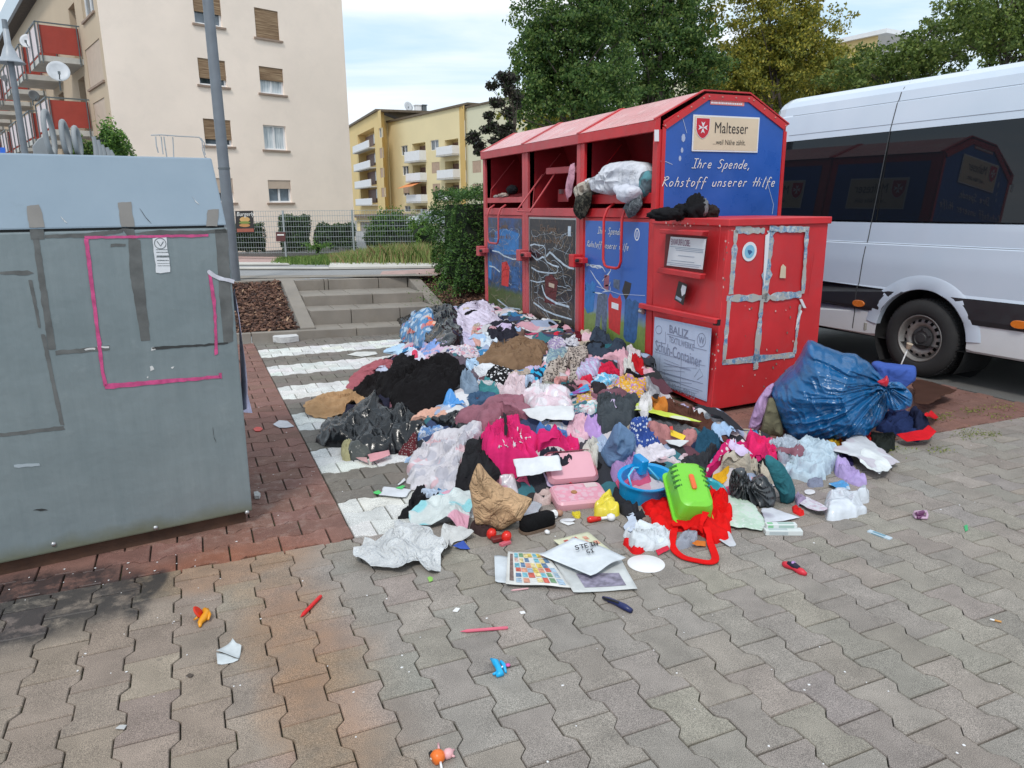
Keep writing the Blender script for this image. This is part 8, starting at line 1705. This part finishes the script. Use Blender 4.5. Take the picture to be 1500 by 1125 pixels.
for i in range(7):
    for j in range(6):
        if r.random()<.9: u=.17+i*.112+r.uniform(-.01,.01); v=.05+j*.152+r.uniform(-.01,.01); patch(T,f,u,u+.108*r.uniform(.75,1),v,v+.146*r.uniform(.75,1),ms[r.integers(0,9)],'product_picture',3)
patch(T,f,.06,.13,.08,.9,paint('print_brown',(.16,.11,.10),.7,var=.5,vs=60,bump=0,kind='World'),'printed_column')
T,f=sheet('flyer','yellowish page with tomato pictures under the white carrier bag','flyer','D',[(650,655),(905,598),(1082,740),(800,780)],fab((.60,.60,.44),bump=.05),.022,.004)
for u,v in ((.2,.15),(.45,.12),(.7,.2),(.35,.35),(.85,.45),(.6,.4)): patch(T,f,u,u+.12,v,v+.15,ms[0] if u<.5 else ms[3],'product_picture',3)
T,f=sheet('carrier_bag','flat white carrier bag with black scribbled letters on the newspaper','bag','D',[(545,765),(800,640),(1185,790),(925,922)],fab((.62,.66,.70),bump=.08,wr=.4),.034,.010)
a=gp('D',752,778); a[2]=.052; b=gp('D',940,735); rt=unit((b-a)*V(1,1,0)); up_=unit(np.cross(V(0,0,1),rt))
script('hand_lettering','STEIN',BLK,V(a[0],a[1],.052)-up_*.05+rt*.02,rt,up_,.034,None,wd=.15,sx=1.15); o=bpy.data.objects['hand_lettering'] if False else [x for x in bpy.data.objects if x.name.startswith('hand_lettering') and x.parent is None][-1]; o.parent=T
a=gp('D',868,802); script('hand_lettering','GI',BLK,V(a[0],a[1],.052)-up_*.045,rt,up_,.030,None,wd=.15); o=[x for x in bpy.data.objects if x.name.startswith('hand_lettering') and x.parent is None][-1]; o.parent=T
# toothpaste boxes
def lbox(name,lab,cat,zone,a,b,wd,h,mat,marks=None,z=0):
    ox,oy,sc=Zn[zone]; A=G(ox+a[0]/sc,oy+a[1]/sc,z); B_=G(ox+b[0]/sc,oy+b[1]/sc,z); u_=unit((B_-A)*V(1,1,0)); v_=V(-u_[1],u_[0],0); L=np.linalg.norm((B_-A)[:2]); c=(A+B_)/2+V(0,0,h/2); T=thing(name,lab,cat,c-V(0,0,h/2)); MB().obox(c,u_*L/2,v_*wd/2,V(0,0,h/2)).build('carton',mat,T,bevel=.002)
    for (s0,s1,mt) in marks or []:
        q=c+u_*(s0+s1)/2*L/2+V(0,0,h/2); MB().obox(q,u_*(s1-s0)/2*L/2,v_*wd*.3,V(0,0,.0008)).build('printed_stripe',mt,T); q2=c+u_*(s0+s1)/2*L/2-v_*wd/2; MB().obox(q2,u_*(s1-s0)/2*L/2,v_*.0008,V(0,0,h*.3)).build('printed_stripe',mt,T)
    return T
CW=paint('carton_white',(.60,.64,.64),.5,bump=0,var=.04); GL_=paint('green_print',(.20,.45,.25),.5,bump=0)
lbox('carton','slim white carton with green print on top of another carton','box','F',(1205,512),(1430,512),.035,.022,CW,[(-.9,-.55,GL_),(-.2,.8,paint('grey_green_print',(.32,.44,.40),.6,bump=0))],.025)
lbox('carton','longer white carton on the paving right of the play mat','box','F',(1198,560),(1470,562),.042,.026,CW,[(-.8,.2,paint('grey_print2',(.40,.46,.48),.6,bump=0))])
p=G(880+332/5,670+780/5); tag(MB().lathe([(.001,.004),(.082,.004),(.085,.002),(.085,.0),(.001,0)],p,(0,0,1),40).build('paper_plate',WHITEP,None,smooth=True),'round white disc on the paving between newspaper and red strap','disc')
# ================================================================ loose litter in the foreground
def P_(x,y,z=0): return G(x,y,z)
OT=paint('toy_orange',(.78,.32,.01),.35,bump=0); RT=paint('toy_red',(.70,.03,.005),.35,bump=0)
p=P_(293,903); T=thing('toy_figure','red and yellow plastic toy lying on the stained pavers','toy',p)
MB().lathe([(.001,.004),(.026,.004),(.030,.0),(.026,-.004),(.001,-.004)],P_(291,897,.030),unit(V(.75,-.1,.55)),24).build('red_disc',RT,T,smooth=True)
MB().tube([P_(299,892,.03),P_(303,898,.02),P_(298,906,.014),P_(293,912,.010),P_(293,918,.006)],[.009,.014,.015,.010,.005],10).build('yellow_body',OT,T,smooth='all')
MB().tube([P_(304,892,.022),P_(307,900,.02),P_(305,908,.012)],[.005,.007,.004],8).tube([P_(290,904,.02),P_(284,908,.01)],[.006,.003],8).build('limbs',OT,T,smooth='all')
def pen(name,lab,a,b,rad,mat,tip=None,z=.008,cat='pen'):
    A=P_(*a,z); B_=P_(*b,z); T=thing(name,lab,cat,(A+B_)/2); d=B_-A; MB().tube([A,A+d*.06,A+d*.86,A+d*.9],[rad*.8,rad,rad,rad*.7],8).build('barrel',mat,T,smooth=True); MB().tube([A+d*.9,B_],[rad*.7,rad*.1],8).build('tip',tip or mat,T,smooth=True); return T
pen('pen','red pen lying on the stained pavers near the white paper',(470,873),(440,904),.008,paint('pen_red',(.62,.01,.012),.3,bump=0))
pen('pencil','pink pencil lying across a paver joint in the foreground',(744,919.5),(674,925),.0065,paint('pencil_pink',(.60,.12,.18),.4,bump=0),z=.007)
pen('stick','thin pink stick peeking out under the flyer',(774,862),(748,865),.004,paint('pencil_pale',(.62,.36,.38),.4,bump=0),z=.004,cat='stick')
sheet('paper_scrap','folded white paper scrap on the stained pavers','paper','P',[(317,957),(341,938),(354,951),(350,966)],fab((.56,.60,.62),bump=.05),.004,.010,n=8); o=sheet('paper_scrap_b','','','P',[(317,957),(350,966),(347,969),(319,975)],fab((.56,.60,.62),bump=.05),.003,.004,n=6)[0]; q=[x for x in bpy.data.objects if x.name=='paper_scrap'][0]; o.parent=q; o.name='folded_corner'; 
for k_ in ('label','category'):
    if k_ in o: del o[k_]
BT_=paint('toy_blue',(.01,.36,.68),.3,bump=0); p=P_(730,977); T=thing('toy_bird','light blue plastic toy with a pink tip in the foreground','toy',p)
MB().tube([P_(719,965,.016),P_(726,970,.018),P_(730,978,.014),P_(733,987,.010),P_(727,990,.008)],[.004,.013,.011,.014,.006],10).build('body',BT_,T,smooth='all'); MB().tube([P_(733,968,.02),P_(738,974,.012),P_(741,985,.006)],[.005,.008,.004],8).tube([P_(722,988,.01),P_(730,984,.012)],[.004,.006],8).build('wing',BT_,T,smooth='all'); MB().tube([P_(734,978,.012),P_(741,974,.012)],.0035,6).build('stem',WHITEP,T,smooth='all'); MB().lathe([(.001,.008),(.008,.004),(.009,0),(.001,-.006)],P_(744,974.5,.012),(0,0,1),10).build('pink_tip',paint('toy_pink',(.6,.08,.3),.4,bump=0),T,smooth='all')
p=P_(646,1106); T=thing('toy_figure','small orange and pink toy figure at the bottom of the picture','toy',p)
MB().lathe([(.001,-.02),(.017,-.018),(.022,-.004),(.019,.010),(.010,.018),(.001,.02)],P_(642,1108,.018),unit(V(1,.3,.1)),18).build('orange_body',paint('toy_orange_red',(.75,.16,.02),.3,bump=0),T,smooth='all')
PKH=paint('toy_pink_head',(.70,.38,.40),.35,bump=0); MB().lathe([(.001,-.015),(.012,-.012),(.016,0),(.012,.012),(.001,.02)],P_(656,1104,.016),unit(V(1,.3,.1)),16).build('head',PKH,T,smooth='all')
for a,b in (((643,1100),(642,1089)),((645,1115),(647,1126)),((661,1101),(665,1098)),((662,1107),(666,1108)),((634,1103),(631,1102)),((634,1110),(631,1112))): MB().tube([P_(*a,.015),P_(*b,.012)],[.004,.0035],7).build('limb',PKH if a[0]>640 and a[1]!=1115 else WHITEP,T,smooth='all')
MB().lathe([(.001,-.006),(.014,-.004),(.015,.004),(.001,.006)],P_(633,1107,.014),unit(V(1,.3,.1)),14).build('black_base',DRK,T,smooth='all')
p=P_(905,886); T=thing('box_cutter','dark blue box cutter knife on the pavers below the newspaper','knife',p); NB=paint('navy_plastic',(.012,.02,.10),.3,bump=0)
MB().tube([P_(883,875,.010),P_(892,878.5,.012),P_(903,883,.013),P_(915,889,.013),P_(925,895,.011)],[.006,.011,.011,.014,.010],8).build('handle',NB,T,smooth='all'); MB().tube([P_(884,876,.018),P_(900,880.5,.024),P_(906,883,.024)],.004,6).build('slider',DRK,T,smooth='all')
p=P_(1164,833); T=thing('doll_shoe','tiny red and black doll slipper with a purple emblem','toy',p); 
sh=[(.0,.0),(.0,0)]
A=P_(1147,825,.012); B_=P_(1181,841,.010); d=B_-A; q=unit(np.cross(V(0,0,1),d))
MB().tube([A,A+d*.15,A+d*.45,A+d*.8,B_],[.010,.017,.010,.017,.008],10).build('sole',paint('doll_red',(.55,.02,.04),.4,bump=0),T,smooth='all'); MB().tube([A+d*.22+V(0,0,.012),A+d*.45+V(0,0,.016),A+d*.68+V(0,0,.012)],[.010,.014,.010],8).build('upper',fab((.03,.03,.05)),T,smooth='all'); MB().lathe([(.001,.006),(.010,.003),(.011,0)],A+d*.45+V(0,0,.024),unit(V(0,-.5,1)),10).build('emblem',paint('emblem_lilac',(.42,.24,.52),.4,bump=0),T,smooth='all')
lbox('sachet','small pale blue sachet on the pavers right of the red slipper','sachet','P',(1272,779),(1305,791),.030,.010,paint('sachet_blue',(.48,.58,.66),.4,bump=0),[(-.6,.5,paint('sachet_print',(.16,.30,.38),.5,bump=0))])
p=P_(1348,756); T=thing('hair_clip','purple and white plastic hair clip on the far pavers','hair clip',p); PUR2=paint('clip_purple',(.14,.04,.12),.35,bump=0)
MB().tube([P_(1340,750,.03),P_(1357,749,.03),P_(1358,754,.015),P_(1357,759,.008),P_(1341,758,.008),P_(1339,753,.015)],.008,8,closed=True).build('frame',paint('clip_white',(.5,.34,.46),.35,bump=0),T,smooth='all'); MB().obox((P_(1348,751.5,.03)),V(.028,0,0),V(0,.008,0),V(0,0,.010)).build('upper_jaw',PUR2,T,bevel=.004); MB().obox((P_(1349,757,.012)),V(.026,0,0),V(0,.008,0),V(0,0,.008)).build('lower_jaw',PUR2,T,bevel=.004)
pen('cigarette_end','cigarette end with orange filter lying in a joint at the right','cigarette',(1450,906.5) if False else (1467,911),.004) if False else None
A=P_(1450,907,.005); B_=P_(1467,911,.005); T=thing('cigarette_end','cigarette end lying on the pavers at the right','cigarette',A); MB().tube([A,A*.6+B_*.4],.0038,8).build('paper',WHITEP,T,smooth='all'); MB().tube([A*.6+B_*.4,B_],.004,8).build('filter',paint('filter_orange',(.60,.30,.08),.6,bump=0),T,smooth='all')
def bit(lab,x,y,pts,mat,cat='litter',name='litter_scrap',z=.004):
    P=[P_(x+a,y+b,.003) for a,b in pts]; T=MB().slab(P,(0,0,1),z).build(name,mat,bevel=.0008); tag(T,lab,cat)
bit('small bright green leaf like scrap on the pavers below the newspaper',630,849,[(-4,-2),(0,-4),(4,-2),(4,2),(-1,4)],paint('green_bit',(.25,.50,.10),.6,bump=0))
bit('tiny green plastic piece on the pavers at the far right',1415,774,[(-3,-3),(2,-5),(3,3),(-1,5)],paint('green_bit2',(.05,.40,.15),.4,bump=0))
bit('small red ring of plastic on the red pavers beside the grey container',378,629,[(-7,0),(-3,-3),(4,-3),(7,0),(3,3),(-4,3)],paint('red_bit',(.55,.05,.04),.5,bump=0))
bit('crumpled white plastic film on the red pavers',415,622,[(-15,0),(-6,-6),(6,-5),(16,3),(4,5),(-6,5)],fab((.50,.53,.60),rough=.3),'plastic film')
bit('small white and black cap on the paving beside the grey container corner',377,727,[(-5,-2),(1,-3),(5,0),(3,4),(-4,4)],fab((.5,.5,.5)),z=.02)
bit('white chewed paper scrap on the lower pavers',765,0+898-0,[(-4,-1),(3,-2),(5,1),(-2,2)],WHITEP)
bit('silver foil scrap in a paver joint at the lower left',178,1066,[(-9,2),(-2,-3),(8,-3),(4,3)],fab((.5,.5,.5),rough=.3))
bit('dark dried leaf lying on the stained pavers',278,990,[(-6,1),(0,-3),(6,-1),(2,3)],BARK)
bit('white sock like bag end lying at the foot of the kerb',420,497,[(-20,4),(-10,-3),(0,-6),(12,-2),(18,3),(5,5),(-8,6)],fab((.55,.55,.55)),'plastic bag','plastic_bag',z=.07)
bit('small white paper on the grey pavers beneath the pink pencil',668,894,[(-5,2),(0,-3),(6,-2),(2,3)],WHITEP)
bit('white bottle top scrap near the pink jewellery case',830,766,[(-10,-1),(6,-3),(12,1),(2,4)],WHITEP)
r=np.random.default_rng(18); mb=MB()
for i in range(150):
    x,y=(r.uniform(0,1500),r.uniform(640,1120)) if i<60 else (r.uniform(370,520),r.uniform(560,720)) if i<100 else (r.normal(160,120),r.normal(870,50)); q=P_(x,y,.001); k_=r.uniform(.002,.006); a=r.uniform(0,6.28); mb.slab([q+V(k_*math.cos(a+t)*r.uniform(.5,1.2),k_*math.sin(a+t)*r.uniform(.5,1.2),0) for t in (0,1.2,2.5,3.9,5.1)],(0,0,1),.0012)
tag(mb.build('crumbs',WHITEP,fixn=False),'tiny pale crumbs of rubbish scattered over the pavers','crumbs',None,'stuff')
# ---- cloth in the chutes and shoes on the red box
def lump(name,lab,cat,c,rad,mat,seed,par=None,fold=.28,hang=None,n=(40,26),tuck=None):
    u=np.linspace(0,2*math.pi,n[0],endpoint=False); v=np.linspace(.02,math.pi-.02,n[1]); U,Vv=np.meshgrid(u,v); X=np.cos(U)*np.sin(Vv); Y=np.sin(U)*np.sin(Vv); Z=np.cos(Vv)
    r1=1-np.abs(vnoise(X*2.6+seed,Y*2.6,seed,Z*2.6))*2.2; r2=1-np.abs(vnoise(X*6+seed,Y*6,seed+1,Z*6))*2.2; R=1+fold*(r1*.7+r2*.35)+.1*vnoise(X*14,Y*14,seed+2,Z*14)
    c=np.asarray(c,float); P=np.stack([X*R*rad[0],Y*R*rad[1],Z*R*rad[2]],2)
    if hang is not None: P[:,:,2]-=hang*np.clip(-P[:,:,0]/rad[0],0,1)**2*rad[2]
    P=P.reshape(-1,3); k=n[0]; fs=[(i*k+j,i*k+(j+1)%k,(i+1)*k+(j+1)%k,(i+1)*k+j) for i in range(n[1]-1) for j in range(k)]+[tuple(range(k-1,-1,-1)),tuple((n[1]-1)*k+j for j in range(k))]
    me=bpy.data.meshes.new(name); me.from_pydata(P.tolist(),[],fs); me.materials.append(mat); me.polygons.foreach_set('use_smooth',[True]*len(fs)); o=bpy.data.objects.new(name,me); COL.objects.link(o); o.location=c
    if par: attach(o,par)
    else: tag(o,lab,cat)
    return o
def cx(x,y,dx=.0): return AX(x,y,X0+dx)
cp=(V(X0+.02,0,0),V(1,0,0))
J('laundry','white crumpled laundry bulging out of the near container chute','clothing','P',[(862,264),(876,258),(886,250),(896,240),(915,236),(938,237),(948,248),(950,266),(944,280),(930,288),(915,282),(895,286),(872,280)],fab((.60,.62,.68)),.11,.22,61,amp=.028,p=3,plane=cp,nr=30)
J('laundry','white shirt tip hanging below the laundry in the near chute','shirt','P',[(905,272),(922,268),(940,276),(936,290),(926,299),(916,294)],fab((.60,.62,.70)),.12,.08,62,amp=.018,p=3,plane=(V(X0-.04,0,0),V(1,0,0)),nr=16)
J('laundry','cream and brown patterned cloth at the left of the open near chute','cloth','P',[(846,282),(852,270),(868,262),(882,262),(874,276),(864,288),(852,294)],fab((.46,.42,.36),'patch',(.14,.10,.08)),.09,.12,63,amp=.015,p=3,plane=cp,nr=16)
J('laundry','teal and dark cloth at the right end of the near chute','cloth','P',[(944,252),(952,250),(955,262),(950,284),(938,292),(936,282),(944,270)],fab((.10,.26,.30),'patch',(.10,.10,.12),sc=.5),.08,.12,64,amp=.015,p=3,plane=cp,nr=16)
def hang(name,lab,cat,pts,mat,seed,dx=-.045,th=.03):
    P=[AX(x,y,X0+dx) for x,y in pts]; k=len(P); c=sum(P)/k; rr=np.random.default_rng(seed); nr=7; dn=[]
    for i in range(k):
        for t in np.linspace(0,1,7)[:-1]: dn.append(P[i]*(1-t)+P[(i+1)%k]*t)
    dn=np.array(dn); vs=[]; m_=len(dn)
    for side in (1,-1):
        for i in range(nr+1):
            r_=i/nr
            for q in dn: p=c+(q-c)*r_; f=vnoise(np.array([p[1]*22]),np.array([p[2]*7]),seed)[0]+.5*vnoise(np.array([p[1]*50]),np.array([p[2]*20]),seed+1)[0]; vs.append(p+V(-side*th*(1-r_**3)-.018*f*(1 if r_<1 else .6),0,0))
    fs=[]
    for s in range(2):
        b=s*(nr+1)*m_
        for i in range(nr):
            for j in range(m_): fs.append((b+i*m_+j,b+i*m_+(j+1)%m_,b+(i+1)*m_+(j+1)%m_,b+(i+1)*m_+j))
    tag(MB().add(vs,fs).build(name,mat,None,smooth='all',fixn=False),lab,cat)
hang('hanging_cloth','black cloth hanging from the left of the near container chute','cloth',[(846,285),(868,280),(864,300),(858,318),(850,322),(841,312)],fab((.02,.02,.018),'floral',(.08,.075,.06)),31,th=.05)
hang('hanging_cloth','dark grey lace cloth hanging below the white laundry','cloth',[(916,295),(938,284),(940,300),(931,315),(922,320),(912,306)],fab((.07,.08,.09),'floral',(.16,.18,.2),sc=2),32,th=.05)
hang('hanging_cloth','pink cloth hanging at the right of the middle container chute','cloth',[(836,241),(841,238),(841,262),(836,285),(831,293),(830,280),(833,258)],fab((.56,.30,.38)),33,dx=.02)
lump('shoe','black shoe lying in the far container chute','shoe',cx(750,278,.10),(.06,.11,.055),fab((.012,.012,.015)),8,fold=.12)
lump('laundry','beige cloth scrap on the tray of the far container','cloth',cx(738,286,.05),(.05,.10,.025),fab((.42,.34,.30)),9); lump('laundry','tiny grey cloth scrap at the left of the far container tray','cloth',cx(727,288,.05),(.03,.05,.02),fab((.3,.28,.27)),10)
def bp(x,y,k=.25): 
    Pn=Nt*(1-k)+Lt*k; q=AY(x,y,Pn[1]+.2); return V(q[0],q[1],zt)
for i,(x,w_,h_,lab) in enumerate(((975,.13,.045,'leftmost black strap lying on the shoe container'),(1000,.075,.06,'black shoe at the left of the pile on the shoe container'),(1020,.085,.10,'tallest black shoe in the middle on the shoe container'),(1040,.06,.055,'rightmost black sandal on the shoe container'))):
    q=bp(x,312,.3+.1*(i%2)); lump('shoe',lab,'shoe',q+V(0,0,h_*.7),(w_,.07,h_),fab((.012,.012,.014) if i!=3 else (.03,.022,.02)),40+i,fold=.30,n=(30,18))
q=bp(1032,300); lump('sandal','grey strap shoe standing between the black shoes on the shoe container','shoe',q+V(0,0,.08),(.03,.03,.06),fab((.16,.17,.18)),51,n=(24,14))
# foam stick on the blue cloth box
a=PL(1320,534,P0v+Nv*.35,Nv); b=PL(1331,508,P0v+Nv*.35,Nv); T=thing('brush','wooden dish brush standing up before the van wheel','brush',a); MB().tube([a-V(0,0,.15),a,b],.006,7).build('handle',WHITEP,T,smooth='all'); MB().lathe([(.001,-.02),(.018,-.018),(.026,.022),(.028,.03),(.001,.03)],b,unit(b-a),12).build('head',paint('brush_wood',(.42,.34,.26),.7,bump=0),T,smooth=True)
# moss and weeds in the joints at the edge of the red band
r=np.random.default_rng(44); n=1400; pts=[]
for (x,y,sx_,sy_,k_) in ((1375,612,12,3,160),(1425,603,10,3,120),(1465,597,14,3,120),(1420,637,14,4,160),(1455,638,8,3,90),(1462,612,10,3,70),(1340,632,10,3,80),(1310,660,12,4,80),(1375,660,10,3,70),(1150,580,10,4,90)):
    for _ in range(k_): pts.append(P_(r.normal(x,sx_),r.normal(y,sy_)))
pts=np.array(pts); n=len(pts); vs,fs=leaves(pts+np.c_[np.zeros((n,2)),r.uniform(.002,.018,n)],r.uniform(.004,.011,n),r,.4,V(0,0,1)*np.ones((n,1))); o=mesh_np('joint_weeds',vs,fs,leaf_mat('weed_leaf',[(0,(.08,.12,.015)),(.6,(.20,.26,.03)),(1,(.34,.34,.08))])); tag(o,'yellow green weeds growing in the joints of the red paving','weeds',None,'stuff')
